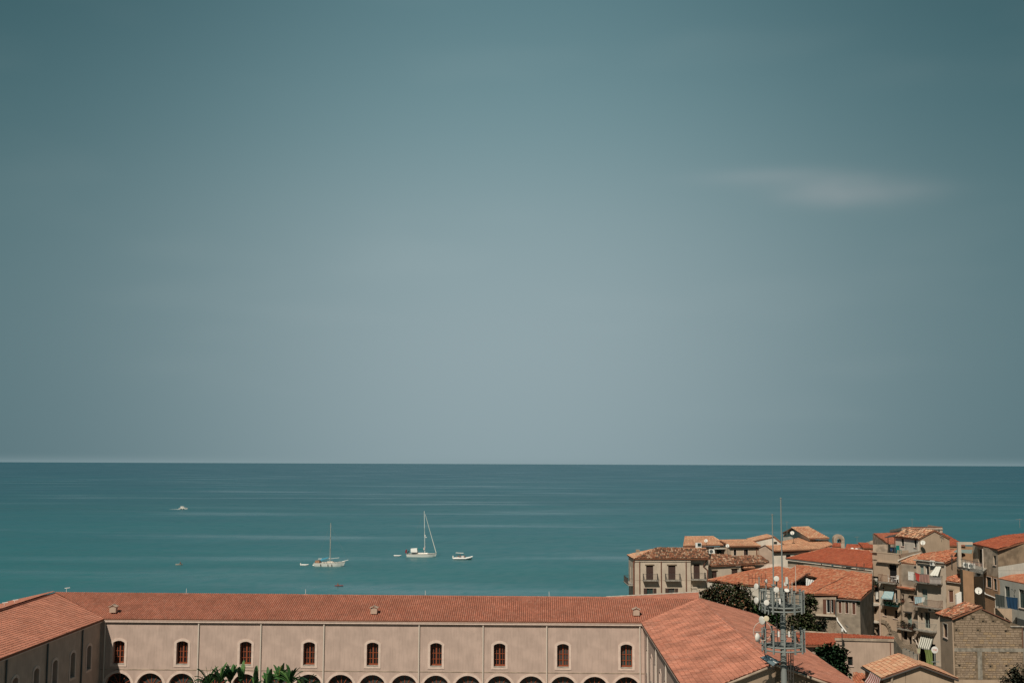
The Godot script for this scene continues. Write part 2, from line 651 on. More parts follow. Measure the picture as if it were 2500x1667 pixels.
func window(house: Node3D, t: Transform3D, hl: Array, reveal: float):
	var x0: float = hl[0]
	var y0: float = hl[1]
	var x1: float = hl[2]
	var y1: float = hl[3]
	var style: String = hl[4]
	var o: Dictionary = hl[5] if hl.size() > 5 else {}
	var frame: Material = o.get("frame", M.wood_brown)
	var w := x1 - x0
	var z := -reveal
	var b := mb(t)
	var f := minf(0.06, w * 0.12)
	var door: bool = o.get("door", false)
	if style == "void":
		b.span(Vector3(x0, y0, z - 0.04), Vector3(x1, y1, z))
		var hole := obj("doorway" if door else "opening", b, M.void, house)
		if o.has("sill"):
			sill(hole, t, x0, x1, y0)
		return
	# frame: jambs, head and foot round the glass
	b.span(Vector3(x0, y0, z - 0.02), Vector3(x0 + f, crown(hl, x0), z + 0.04))
	b.span(Vector3(x1 - f, y0, z - 0.02), Vector3(x1, crown(hl, x1), z + 0.04))
	b.span(Vector3(x0 + f, y0, z - 0.02), Vector3(x1 - f, y0 + f, z + 0.038))
	b.span(Vector3(x0 + f, y1 - f, z - 0.02), Vector3(x1 - f, y1, z + 0.038))
	if w > 0.7 and style != "shut":
		b.span(Vector3((x0 + x1) / 2 - f * 0.6, y0 + f, z - 0.02), Vector3((x0 + x1) / 2 + f * 0.6, y1 - f, z + 0.042))
	var win := obj("door" if door else "window", b, frame, house)
	var leaf: Material = o.get("leaf", M.wood_brown)
	if style == "shut":
		var g := 0.012
		if w > 0.75:
			leaf_panel(win, t, x0 + g, (x0 + x1) / 2 - g / 2, y0 + g, y1 - g, z + 0.07, leaf)
			leaf_panel(win, t, (x0 + x1) / 2 + g / 2, x1 - g, y0 + g, y1 - g, z + 0.07, leaf)
		else:
			leaf_panel(win, t, x0 + g, x1 - g, y0 + g, y1 - g, z + 0.07, leaf)
	else:
		var gb := mb(t)
		gb.span(Vector3(x0, y0, z - 0.03), Vector3(x1, y1, z - 0.005))
		obj("pane", gb, o.get("glass", M.glass_dark), win)
		if style == "open":
			leaf_panel(win, t, x0 - w * 0.5, x0 - 0.02, y0, y1, 0.045, leaf)
			leaf_panel(win, t, x1 + 0.02, x1 + w * 0.5, y0, y1, 0.045, leaf)
		elif style == "half":
			leaf_panel(win, t, x0 + 0.01, x0 + w * 0.5, y0 + 0.01, y1 - 0.01, z + 0.08, leaf)
	if o.has("sill"):
		sill(win, t, x0, x1, y0)
	if o.has("hood"):
		var hb := mb(t)
		hb.span(Vector3(x0 - w * 0.16, y1 + 0.02, 0.001), Vector3(x1 + w * 0.16, y1 + 0.16, o.hood))
		obj("lintel", hb, o.get("hood_mat", M.render_brown), win)
	if o.has("surround"):
		var sb := mb(t)
		var s: float = o.surround
		sb.span(Vector3(x0 - s, y0 - s, 0.002), Vector3(x0, y1 + s, 0.04))
		sb.span(Vector3(x1, y0 - s, 0.002), Vector3(x1 + s, y1 + s, 0.04))
		sb.span(Vector3(x0, y1, 0.002), Vector3(x1, y1 + s, 0.038))
		sb.span(Vector3(x0, y0 - s, 0.002), Vector3(x1, y0, 0.038))
		obj("surround", sb, o.get("smat", M.trim), win)


func sill(win: Node, t: Transform3D, x0: float, x1: float, y0: float):
	var b := mb(t)
	b.span(Vector3(x0 - 0.08, y0 - 0.07, -0.05), Vector3(x1 + 0.08, y0 + 0.005, 0.1))
	obj("sill", b, M.trim, win)


func balcony(house: Node3D, t: Transform3D, x0: float, x1: float, y: float, depth: float, o := {}):
	var b := mb(t)
	b.span(Vector3(x0, y - 0.14, 0.003), Vector3(x1, y, depth))
	b.span(Vector3(x0 - 0.03, y - 0.035, 0.004), Vector3(x1 + 0.03, y + 0.012, depth + 0.04))
	var bal := obj("balcony", b, o.get("mat", M.concrete_pale), house)
	var hgt: float = o.get("rail", 0.95)
	var r := mb(t)
	var z := depth - 0.04
	var th := 0.018
	for q in [[Vector3(x0 + 0.04, 0, 0.02), Vector3(x0 + 0.04, 0, z)], [Vector3(x0 + 0.04, 0, z), Vector3(x1 - 0.04, 0, z)], [Vector3(x1 - 0.04, 0, z), Vector3(x1 - 0.04, 0, 0.02)]]:
		var a: Vector3 = q[0]
		var e: Vector3 = q[1]
		var k := maxi(2, roundi(a.distance_to(e) / o.get("gap", 0.13)))
		for i in k + 1:
			var s := a.lerp(e, float(i) / k)
			r.box(s + Vector3(0, y + hgt / 2, 0), Vector3(th, hgt, th))
		for yy in [0.1, hgt]:
			r.box((a + e) / 2 + Vector3(0, y + yy, 0), (e - a).abs() + Vector3(0.03, 0.035, 0.03))
	obj("railing", r, o.get("iron", M.iron), bal)


func pipe(house: Node3D, path: Array, m: Material, r := 0.06, called := "downpipe") -> MeshInstance3D:
	var b := mb()
	b.tube(path, r, 6)
	return obj(called, b, m, house)


func dish(at: Vector3, towards: Vector3, r: float, foot: Vector3, label: String, m: Material = null, group := "satellite dishes on the houses"):
	# an offset dish on a short mast
	var d := thing("satellite_dish", label, "satellite dish", foot, group)
	var z := towards.normalized()
	var x := Vector3.UP.cross(z).normalized()
	var b := mb(Transform3D(Basis(x, z, x.cross(z)), at))
	b.lathe([Vector2(0.01, 0.0), Vector2(r * 0.35, r * 0.035), Vector2(r * 0.7, r * 0.13), Vector2(r, r * 0.26), Vector2(r * 1.02, r * 0.24), Vector2(r * 0.7, r * 0.10), Vector2(r * 0.35, r * 0.0), Vector2(0.01, -r * 0.04)], 20)
	obj("reflector", b, m if m else M.radome, d)
	var a := mb()
	var focus := at + z * r * 1.05 - Vector3.UP * r * 0.25
	a.tube([at - Vector3.UP * r * 0.95 + z * 0.02, focus - Vector3.UP * r * 0.1], 0.02, 5)
	a.box(focus, Vector3(0.09, 0.09, 0.14))
	obj("feed_arm", a, M.steel_dark, d)
	var p := mb()
	p.tube([foot, at - z * 0.1 - Vector3.UP * r * 0.2], 0.03, 6)
	p.tube([at - z * 0.1 - Vector3.UP * r * 0.2, at], 0.05, 6)
	obj("bracket", p, M.steel_dark, d)


func aerial(foot: Vector3, hgt: float, boom: Vector3, label: String, m: Material = null):
	# a television aerial: mast, boom and crossing rods
	var d := thing("tv_aerial", label, "aerial", foot, "television aerials on the roofs")
	var p := mb()
	p.tube([foot, foot + Vector3.UP * hgt], 0.028, 5)
	obj("mast", p, m if m else M.steel, d)
	var top := foot + Vector3.UP * (hgt - 0.08)
	var b := mb()
	b.tube([top - boom * 0.4, top + boom * 0.6], 0.022, 5)
	var side := boom.normalized().cross(Vector3.UP)
	for k in 7:
		var c := top + boom * lerpf(-0.38, 0.58, k / 6.0)
		b.tube([c - side * (0.28 - k * 0.02), c + side * (0.28 - k * 0.02)], 0.014, 4)
	obj("antenna_rods", b, m if m else M.steel, d)


func cooler(t: Transform3D, label: String, group := "air conditioning units outside the houses", skin: Material = null):
	# an outdoor unit: casing, fan grille, feet
	var d := thing("air_conditioner", label, "air conditioner", t.origin, group)
	var b := mb(t)
	b.span(Vector3(-0.42, 0.05, -0.16), Vector3(0.42, 0.65, 0.16))
	obj("casing", b, skin if skin else M.white_plastic, d)
	var g := mb(t * Transform3D(Basis(Vector3.RIGHT, PI / 2), Vector3(-0.1, 0.35, 0.162)))
	g.lathe([Vector2(0.25, -0.01), Vector2(0.25, 0.012), Vector2(0.21, 0.015), Vector2(0.2, 0.004), Vector2(0.07, 0.002), Vector2(0.06, 0.012), Vector2(0.005, 0.013)], 16)
	obj("fan_grille", g, M.steel_dark, d)
	var f := mb(t)
	for s in [-0.3, 0.3]:
		f.span(Vector3(s - 0.03, -0.02, -0.2), Vector3(s + 0.03, 0.05, 0.2))
	obj("bracket", f, M.steel, d)


func cloth(called: String, label: String, category: String, corners: Array, m: Material, group := "", folds := 0.05, stripes := []):
	# hanging fabric: top left, top right, bottom right, bottom left
	var d := thing(called, label, category, corners[0], group)
	var nx := 12
	var b := mb()
	var nrm: Vector3 = (corners[1] - corners[0]).cross(corners[3] - corners[0]).normalized()
	if stripes.is_empty():
		var rows := []
		var under := []
		for i in 7:
			var r := PackedVector3Array()
			var r2 := PackedVector3Array()
			for j in nx + 1:
				var p: Vector3 = corners[0].lerp(corners[1], float(j) / nx).lerp(corners[3].lerp(corners[2], float(j) / nx), i / 6.0)
				p += nrm * (sin(j * 1.7 + corners[0].x) * folds * (0.3 + i / 8.0) + sin(j * 0.6 + i * 0.9) * folds * 0.5) - Vector3.UP * sin(PI * j / nx) * folds * 0.4 * (1.0 - i / 12.0)
				r.append(p)
				r2.append(p + nrm * 0.012)
			rows.append(r)
			under.append(r2)
		b.surf(rows)
		b.surf(under, false, true)
		obj("fabric", b, m, d)
	else:
		var k: int = stripes[2]
		for s in k:
			b.col = stripes[s % 2]
			var q := []
			for e in [[0, 1], [3, 2]]:
				q.append(corners[e[0]].lerp(corners[e[1]], float(s) / k))
				q.append(corners[e[0]].lerp(corners[e[1]], (s + 1.0) / k))
			var sagm: Vector3 = nrm * 0.05
			b.quad(q[0], (q[0] + q[2]) / 2 + sagm, (q[1] + q[3]) / 2 + sagm, q[1])
			b.quad((q[0] + q[2]) / 2 + sagm, q[2], q[3], (q[1] + q[3]) / 2 + sagm)
			b.quad(q[2], q[2] - Vector3.UP * 0.16, q[3] - Vector3.UP * 0.16, q[3])
		obj("fabric", b, m, d)
	var bar := mb()
	bar.tube([corners[0], corners[1]], 0.02, 5)
	obj("rail", bar, M.steel, d)
	return d


# ---- leaves ----
func crown_of(tree: Node3D, blobs: Array, count: int, size: float, pal: Array, called := "crown"):
	# leaf blades scattered through a set of ellipsoids, denser near their skins
	var v := PackedVector3Array()
	var n := PackedVector3Array()
	var c := PackedColorArray()
	var ix := PackedInt32Array()
	var total := 0.0
	for e in blobs:
		total += e[1].x * e[1].y * e[1].z
	for e in blobs:
		var k := int(count * e[1].x * e[1].y * e[1].z / total)
		for i in k:
			var d := Vector3(rng.randfn(), rng.randfn(), rng.randfn()).normalized()
			var rr := pow(rng.randf(), 0.38) * (1.0 + 0.28 * soft.get_noise_3dv(d * 1.9 + e[0]))
			var p: Vector3 = e[0] + Vector3(d.x * e[1].x, d.y * e[1].y, d.z * e[1].z) * rr
			if soft.get_noise_3dv(p * 0.9) < -0.16:
				continue
			var ax := Vector3(rng.randfn(), rng.randfn() * 0.7, rng.randfn()).normalized()
			var sd := ax.cross(Vector3(rng.randfn(), rng.randfn() + 0.6, rng.randfn())).normalized()
			var len := size * rng.randf_range(0.6, 1.35)
			var wd := len * 0.27
			var nm := ax.cross(sd)
			if nm.y < 0:
				nm = -nm
			var tone: Color = pal[rng.randi() % pal.size()] * rng.randf_range(0.7, 1.25)
			var s := v.size()
			v.append_array([p - org, p + ax * len * 0.5 + sd * wd - nm * len * 0.05 - org, p + ax * len - nm * len * 0.18 - org, p + ax * len * 0.5 - sd * wd - nm * len * 0.05 - org])
			n.append_array([nm, nm, nm, nm])
			c.append_array([tone, tone, tone, tone])
			ix.append_array([s, s + 1, s + 2, s, s + 2, s + 3])
	var arr := []
	arr.resize(Mesh.ARRAY_MAX)
	arr[Mesh.ARRAY_VERTEX] = v
	arr[Mesh.ARRAY_NORMAL] = n
	arr[Mesh.ARRAY_COLOR] = c
	arr[Mesh.ARRAY_INDEX] = ix
	var o := MeshInstance3D.new()
	o.name = called
	o.mesh = ArrayMesh.new()
	o.mesh.add_surface_from_arrays(Mesh.PRIMITIVE_TRIANGLES, arr)
	o.mesh.surface_set_material(0, M.leaf)
	tree.add_child(o, true)


func limbs(tree: Node3D, foot: Vector3, blobs: Array, r: float):
	var b := mb()
	var mid: Vector3 = foot.lerp(blobs[0][0], 0.5) + Vector3(0.15, 0, 0.1)
	b.tube([foot, mid, blobs[0][0]], r, 7, r * 0.4)
	for e in blobs:
		b.tube([mid, mid.lerp(e[0], 0.55) + Vector3(0.1, 0.15, 0), e[0]], r * 0.5, 5, r * 0.15)
	obj("trunk", b, M.bark, tree)


# ---- bodies: one skin round tapered bones ----
func body(bones: Array, cell: float) -> MB:
	var lo := Vector3.ONE * INF
	var hi := -lo
	for q in bones:
		for k in 2:
			lo = lo.min(q[k] - Vector3.ONE * (q[2 + k] + cell * 2))
			hi = hi.max(q[k] + Vector3.ONE * (q[2 + k] + cell * 2))
	var d := Vector3i(((hi - lo) / cell).ceil()) + Vector3i.ONE
	var f := PackedFloat32Array()
	f.resize(d.x * d.y * d.z)
	for z in d.z:
		for y in d.y:
			for x in d.x:
				var p := lo + Vector3(x, y, z) * cell
				var s := 0.0
				for q in bones:
					var ab: Vector3 = q[1] - q[0]
					var h := clampf((p - q[0]).dot(ab) / maxf(ab.length_squared(), 1e-6), 0, 1)
					s += exp(-(p.distance_to(q[0] + ab * h) - lerpf(q[2], q[3], h)) * 40.0)
				f[x + d.x * (y + d.y * z)] = -log(maxf(s, 1e-20)) / 40.0
	var at := {}
	var b := mb()
	for z in d.z - 1:
		for y in d.y - 1:
			for x in d.x - 1:
				var sum := Vector3.ZERO
				var k := 0
				var g := PackedFloat32Array()
				for i in 8:
					g.append(f[x + (i & 1) + d.x * (y + (i >> 1 & 1) + d.y * (z + (i >> 2)))])
				for e in [[0, 1], [2, 3], [4, 5], [6, 7], [0, 2], [1, 3], [4, 6], [5, 7], [0, 4], [1, 5], [2, 6], [3, 7]]:
					var ga := g[e[0]]
					var gb := g[e[1]]
					if (ga < 0) != (gb < 0):
						var s := ga / (ga - gb)
						var pa := Vector3(e[0] & 1, e[0] >> 1 & 1, e[0] >> 2)
						var pb := Vector3(e[1] & 1, e[1] >> 1 & 1, e[1] >> 2)
						sum += pa.lerp(pb, s)
						k += 1
				if k:
					at[Vector3i(x, y, z)] = b.v.size()
					b.v.append(lo + (Vector3(x, y, z) + sum / k) * cell)
					b.n.append(Vector3(g[1] + g[3] + g[5] + g[7] - g[0] - g[2] - g[4] - g[6], g[2] + g[3] + g[6] + g[7] - g[0] - g[1] - g[4] - g[5], g[4] + g[5] + g[6] + g[7] - g[0] - g[1] - g[2] - g[3]).normalized())
					b.c.append(Color.WHITE)
	for q in at:
		for ax in 3:
			var u := Vector3i.ZERO
			var w := Vector3i.ZERO
			u[(ax + 1) % 3] = 1
			w[(ax + 2) % 3] = 1
			var st := Vector3i.ZERO
			st[ax] = 1
			var i0: int = q.x + d.x * (q.y + d.y * q.z)
			var p1: Vector3i = q + st
			var i1: int = p1.x + d.x * (p1.y + d.y * p1.z)
			if (f[i0] < 0) == (f[i1] < 0) or not (at.has(q - u) and at.has(q - w) and at.has(q - u - w)):
				continue
			var a: int = at[q]
			var e: int = at[q - u]
			var g2: int = at[q - u - w]
			var h2: int = at[q - w]
			if f[i0] < 0:
				b.ix.append_array([a, g2, e, a, h2, g2])
			else:
				b.ix.append_array([a, e, g2, a, g2, h2])
	return b


# ---- water and land ----
func sea():
	var rows := 540
	var cols := 420
	var v := PackedVector3Array()
	var n := PackedVector3Array()
	var c := PackedColorArray()
	var uv := PackedVector2Array()
	var ix := PackedInt32Array()
	var nz := FastNoiseLite.new()
	nz.seed = 21
	nz.frequency = 1.0
	nz.fractal_octaves = 4
	var ps := [Vector2(200, 0), Vector2(420, 0.22), Vector2(700, 0.5), Vector2(1500, 0.8), Vector2(4000, 1.0), Vector2(40000, 1.0)]
	for i in rows:
		var z := 205.0 * pow(34000.0 / 205.0, float(i) / (rows - 1))
		var deep := along(ps, z)
		for j in cols:
			var x := (float(j) / (cols - 1) - 0.5) * 2.4 * z
			# clear shallows over sand turn to deeper blue-green water further out; noise stretches the tone into bands along the shore
			var k := deep + 0.12 * nz.get_noise_2d(x / 260.0, z / 60.0) + 0.10 * nz.get_noise_2d(x / 900.0 + 30.0, z / 170.0)
			var q := Vector3(.028, .168, .180).lerp(Vector3(.024, .105, .150), clampf(k, 0, 1))
			q *= 1.0 + 0.08 * nz.get_noise_2d(x / 90.0 + 7.0, z / 40.0) + 0.10 * nz.get_noise_2d(x / 2600.0, z / 520.0 + 5.0)
			v.append(Vector3(x, 0, -z))
			n.append(Vector3(rng.randfn() * 0.02, 1.0, rng.randfn() * 0.03).normalized())
			c.append(Color(q.x, q.y, q.z))
			uv.append(Vector2(x / 9000.0 + 0.53, z / 2600.0))
	for i in rows - 1:
		for j in cols - 1:
			var a := i * cols + j
			ix.append_array([a, a + cols, a + cols + 1, a, a + cols + 1, a + 1])
	var arr := []
	arr.resize(Mesh.ARRAY_MAX)
	arr[Mesh.ARRAY_VERTEX] = v
	arr[Mesh.ARRAY_NORMAL] = n
	arr[Mesh.ARRAY_COLOR] = c
	arr[Mesh.ARRAY_TEX_UV] = uv
	arr[Mesh.ARRAY_INDEX] = ix
	var o := MeshInstance3D.new()
	o.name = "sea"
	o.mesh = ArrayMesh.new()
	o.mesh.add_surface_from_arrays(Mesh.PRIMITIVE_TRIANGLES, arr)
	var m := mat("water", 1, 1, 1, 1.0)
	m.vertex_color_use_as_albedo = true
	m.metallic_specular = 0.52
	# calm slicks lie between rippled water: smoother bands that mirror the low sky
	var slick := FastNoiseLite.new()
	slick.seed = 8
	slick.frequency = 0.011
	slick.fractal_octaves = 5
	var st := NoiseTexture2D.new()
	st.width = 2048
	st.height = 2048
	st.seamless = true
	st.noise = slick
	var g := Gradient.new()
	g.offsets = PackedFloat32Array([0.40, 0.55, 0.66, 0.78])
	g.colors = PackedColorArray([Color(.42, .42, .42), Color(.40, .40, .40), Color(.34, .34, .34), Color(.25, .25, .25)])
	st.color_ramp = g
	m.roughness_texture = st
	o.mesh.surface_set_material(0, m)
	add_child(o, true)
	o.set_meta("kind", "structure")


func ground():
	# streets, yards and the slope down to the shore in one sheet
	var b := mb()
	var rows := []
	for i in 60:
		var z := 70.0 - i * 5.4
		var r := PackedVector3Array()
		for j in 90:
			var x := -440.0 + j * 10.0
			var y := 14.0
			if z < -205.0:
				y = lerpf(14.0, -6.0, clampf((-205.0 - z) / 38.0, 0, 1))
			y += 0.15 * soft.get_noise_2d(x * 0.05, z * 0.05)
			r.append(Vector3(x, y, z))
		rows.append(r)
	b.surf(rows, false, true)
	worn(mat("earth", .24, .20, .155, 0.95), tex(0.02, 4, 0.6, 1.0, 31), Vector3.ONE * 0.1)
	struct("ground", b, M.earth)


# ---- the convent: one building, three wings round a court ----
func arched(b: MB, x0: float, y0: float, x1: float, y1: float, rise: float, s: float, z0: float, z1: float):
	# a flat band of width s round an arched opening, closed at its foot
	var hl := [x0, y0, x1, y1, "", {"rise": rise}]
	var inn := [Vector2(x0, y0)]
	var out := [Vector2(x0 - s, y0 - s)]
	for k in 13:
		var x := lerpf(x0, x1, k / 12.0)
		var y := crown(hl, x)
		inn.append(Vector2(x, y))
		var half := (x1 - x0) / 2
		var r := (half * half + rise * rise) / (2 * rise)
		var ce := Vector2((x0 + x1) / 2, y1 - r)
		var o := ce + (Vector2(x, y) - ce).normalized() * (r + s)
		if k == 0 or k == 12:
			o = Vector2(x0 - s if k == 0 else x1 + s, y + s * 0.35)
		out.append(o)
	inn.append(Vector2(x1, y0))
	out.append(Vector2(x1 + s, y0 - s))
	var k := inn.size()
	for i in k:
		var j := (i + 1) % k
		var a: Vector2 = inn[i]
		var e: Vector2 = inn[j]
		var p: Vector2 = out[i]
		var q: Vector2 = out[j]
		b.quad(Vector3(p.x, p.y, z1), Vector3(a.x, a.y, z1), Vector3(e.x, e.y, z1), Vector3(q.x, q.y, z1))
		b.quad(Vector3(p.x, p.y, z0), Vector3(p.x, p.y, z1), Vector3(q.x, q.y, z1), Vector3(q.x, q.y, z0))
		b.quad(Vector3(a.x, a.y, z1), Vector3(a.x, a.y, z0), Vector3(e.x, e.y, z0), Vector3(e.x, e.y, z1))


func convent_window(house: Node3D, t: Transform3D, x: float, y0: float, y1: float, glass: Material, lit := false):
	var hw := 0.56
	var z := -0.53
	var hl := [x - hw, y0, x + hw, y1, "", {"rise": 0.2}]
	var b := mb(t)
	var ym := y1 - 0.52
	for q in [[x - hw, x - hw + 0.07], [x + hw - 0.07, x + hw]]:
		b.span(Vector3(q[0], y0, z), Vector3(q[1], crown(hl, q[0] if q[0] < x else q[1]), z + 0.08))
	b.span(Vector3(x - 0.065, y0, z), Vector3(x + 0.065, y1 - 0.02, z + 0.085))
	for q in [-0.29, 0.29]:
		b.span(Vector3(x + q - 0.025, y0, z), Vector3(x + q + 0.025, y1 - 0.08, z + 0.06))
	for f in [0.0, 0.27, 0.52, 0.76]:
		var y := lerpf(y0, y1, f)
		b.span(Vector3(x - hw, y, z), Vector3(x + hw, y + (0.05 if f > 0.0 else 0.16), z + 0.07))
	var win := obj("window", b, M.wood_orange, house)
	var g := mb(t)
	g.span(Vector3(x - hw, y0, z - 0.03), Vector3(x + hw, y1, z - 0.005))
	obj("pane", g, glass, win)
	var s := mb(t)
	arched(s, x - hw, y0, x + hw, y1, 0.2, 0.235, 0.002, 0.05)
	obj("surround", s, M.trim, win)
	var i := mb(t)
	i.span(Vector3(x - hw, y0 - 0.03, -0.3), Vector3(x + hw, y0 + 0.03, 0.075))
	obj("sill", i, M.concrete_pale, win)


func arch_window(house: Node3D, t: Transform3D, x: float, cy: float, r: float, g0: float, glass: Material):
	var z := -0.5
	var b := mb(t)
	for k in 7:
		var a := PI * k / 6.0
		var d := Vector3(cos(a), sin(a), 0)
		b.box(Vector3(x, cy, z + 0.03) + d * r * 0.62, Vector3(r * 0.8, 0.06, 0.07), Basis(Vector3.BACK, a))
	for k in 12:
		var a := PI * (k + 0.5) / 12.0
		b.box(Vector3(x, cy, z + 0.03) + Vector3(cos(a), sin(a), 0) * (r - 0.04), Vector3(0.09, r * 0.27, 0.08), Basis(Vector3.BACK, a))
		b.box(Vector3(x, cy, z + 0.03) + Vector3(cos(a), sin(a), 0) * r * 0.24, Vector3(0.05, r * 0.07, 0.06), Basis(Vector3.BACK, a))
	b.span(Vector3(x - r, cy - 0.12, z), Vector3(x + r, cy, z + 0.1))
	for q in [-0.98, -0.5, 0.0, 0.5, 0.98]:
		b.span(Vector3(x + q * r - 0.04, g0, z), Vector3(x + q * r + 0.04, cy - 0.12, z + 0.075))
	var win := obj("arched_window", b, M.wood_orange, house)
	var g := mb(t)
	var pts := [Vector3(x - r, g0, z), Vector3(x + r, g0, z)]
	for k in 17:
		pts.append(Vector3(x + cos(PI * k / 16) * r, cy + sin(PI * k / 16) * r, z))
	g.slab(pts, Vector3(0, 0, -0.03))
	obj("pane", g, glass, win)
	var s := mb(t)
	var w := 0.23
	for k in 20:
		var a := PI * k / 20.0
		var e := PI * (k + 1) / 20.0
		var p := Vector3(cos(a), sin(a), 0)
		var q := Vector3(cos(e), sin(e), 0)
		var o := Vector3(x, cy, 0.06)
		b = s
		b.quad(o + p * r, o + p * (r + w), o + q * (r + w), o + q * r)
		b.quad(o + p * (r + w), o + p * (r + w) - Vector3(0, 0, 0.058), o + q * (r + w) - Vector3(0, 0, 0.058), o + q * (r + w))
		b.quad(o + p * r - Vector3(0, 0, 0.058), o + p * r, o + q * r, o + q * r - Vector3(0, 0, 0.058))
	obj("surround", s, M.trim, win)


func convent():
	var house := thing("convent_building", "large pink convent with long orange tiled roofs on three wings around a court", "building", Vector3(-16, 14, -118))
	var g0 := 14
	var eave := 24.8
	var glasses: Array = [M.glass_dark, M.glass_dark, M.glass_dark, M.glass_dark, M.glass_dark, M.glass_dark, M.glass_dark, M.glass_grey, M.glass_teal]
	# far wing, facing the court
	var wx := [1.794, 7.969, 14.13, 20.276, 26.407, 32.524, 38.627, 44.715, 50.789]
	var ax := [1.857, 4.942, 8.022, 11.1, 14.174, 17.244, 20.31, 23.374, 26.433, 29.489, 32.542, 35.591, 38.636, 41.679, 44.717, 47.752, 50.784]
	var wb := 20.549
	var wt := 22.755
	var ay := 18.376
	var ar := 1.33
	var holes := []
	for x in wx:
		holes.append([x - 0.56, wb, x + 0.56, wt, "", {"rise": 0.2}])
	for x in ax:
		holes.append([x - ar, g0, x + ar, ay + ar, "", {"rise": ar}])
	var t := wall(house, M.plaster_pink, Vector3(-42.315, 24.8, -116.3), Vector3(10.19, 24.8, -116.3), g0, [Vector2(0, eave - 0.1), Vector2(60, eave - 0.1)], holes, 0.6)
	for i in wx.size():
		convent_window(house, t, wx[i], wb, wt, glasses[i])
	for i in ax.size():
		arch_window(house, t, ax[i], ay, ar, g0, [M.glass_dark, M.glass_grey, M.glass_grey, M.glass_dark][i % 4] if i < 8 else M.glass_grey if i < 15 else M.glass_dark)
	var b := mb(t)
	b.span(Vector3(0, ay + 1.63, 0.003), Vector3(52.505, ay + 1.70, 0.035))
	obj("string_course", b, M.render_stained, house)
	b = mb(t)
	b.span(Vector3(0.02, eave - 0.27, 0.004), Vector3(52.505 - 0.02, eave - 0.1, 0.26))
	b.span(Vector3(0.02, eave - 0.11, 0.2), Vector3(52.505 - 0.02, eave - 0.06, 0.30))
	obj("gutter", b, M.trim, house)
	for x in [9.531, 15.586, 21.687, 30.882, 37.053, 43.163]:
		pipe(house, [t * Vector3(x, eave - 0.27, 0.1), t * Vector3(x, g0, 0.1)], M.pipe_white, 0.075)
	for x in [0.42, 52.505 - 0.42]:
		pipe(house, [t * Vector3(x, eave - 0.27, 0.12), t * Vector3(x, g0, 0.12)], M.pipe_white, 0.07)
	# rain streaks that leak below the gutter of the last bay
	# left wing
	var lh := []
	var ly0 := wb
	var lz := [33.205, 29.045, 24.832, 20.748, 16.461]
	for i in 6:
		lz.append(lz[4] + (lz[3] - lz[2]) * -1.0 * (i + 1) if false else lz[4] - (lz[0] - lz[4]) / 4.0 * (i + 1))
	for x in lz:
		if x > 1.0:
			lh.append([x - 0.56, wb, x + 0.56, wt, "", {"rise": 0.2}])
	var lt := wall(house, M.plaster_pink_shade, Vector3(-41.464, 24.8, -79.866), Vector3(-42.302, 24.8, -116.293), g0, [Vector2(0, eave - 0.1), Vector2(90, eave - 0.1)], lh, 0.6)
	for hl in lh:
		convent_window(house, lt, (hl[0] + hl[2]) / 2, wb, wt, M.glass_dark)
	b = mb(lt)
	b.span(Vector3(0, eave - 0.25, 0.004), Vector3(36.137 - 0.32, eave - 0.1, 0.26))
	obj("gutter", b, M.trim, house)
	for x in [31.154, 22.862, 14.51]:
		pipe(house, [lt * Vector3(x, eave - 0.27, 0.1), lt * Vector3(x, g0, 0.1)], M.steel_dark, 0.075)
	# right wing
	var rz := [2.901, 7.027, 10.857, 14.7, 18.713]
	var rh := []
	for x in rz.map(func(q): return q + 0.3):
		rh.append([x - 0.56, wb, x + 0.56, wt, "", {"rise": 0.2}])
	var rt := wall(house, M.plaster_pink, Vector3(10.19, 24.8, -116.3), Vector3(10.19, 24.8, -79.702), g0, [Vector2(0, eave - 0.1), Vector2(90, eave - 0.1)], rh, 0.6)
	for hl in rh:
		convent_window(house, rt, (hl[0] + hl[2]) / 2, wb, wt, M.glass_dark)
	b = mb(rt)
	b.span(Vector3(0.32, eave - 0.25, 0.004), Vector3(36.298, eave - 0.1, 0.26))
	obj("gutter", b, M.trim, house)
	for x in [4.706, 12.453, 20.325, 28.945]:
		pipe(house, [rt * Vector3(x, eave - 0.27, 0.1), rt * Vector3(x, g0, 0.1)], M.pipe_white, 0.075)
	# outer walls
	wall(house, M.plaster_pink_shade, Vector3(-53.754, 26.43, -79.873), Vector3(-41.164, 24.8, -79.873), g0, [Vector2(0, eave - 0.2), Vector2(6.295, 26.23), Vector2(12.589, eave - 0.2)])
	wall(house, M.plaster_pink_shade, Vector3(-57.362, 24.8, -130), Vector3(-53.754, 26.43, -79.873), g0, [Vector2(0, eave - 0.2), Vector2(90, eave - 0.2)])
	wall(house, M.plaster_pink_shade, Vector3(23.036, 23.968, -129.2), Vector3(-57.062, 24.8, -129.7), g0, [Vector2(0, 23.768), Vector2(90, eave - 0.2)])
	wall(house, M.plaster_pink_shade, Vector3(23.036, 23.968, -83.129), Vector3(23.036, 23.968, -129.5), g0, [Vector2(0, 23.768), Vector2(90, 23.768)])
	# the near gable of the right wing
	wall(house, M.plaster_tan, Vector3(9.91, 24.8, -79.902), Vector3(16.247, 26.33, -83.682), g0, [Vector2(0, eave - 0.12), Vector2(7.37, 26.29)])
	wall(house, M.render_brown, Vector3(16.247, 26.33, -83.682), Vector3(23.316, 23.968, -83.379), g0, [Vector2(0, 26.29), Vector2(7.096, 23.808)])
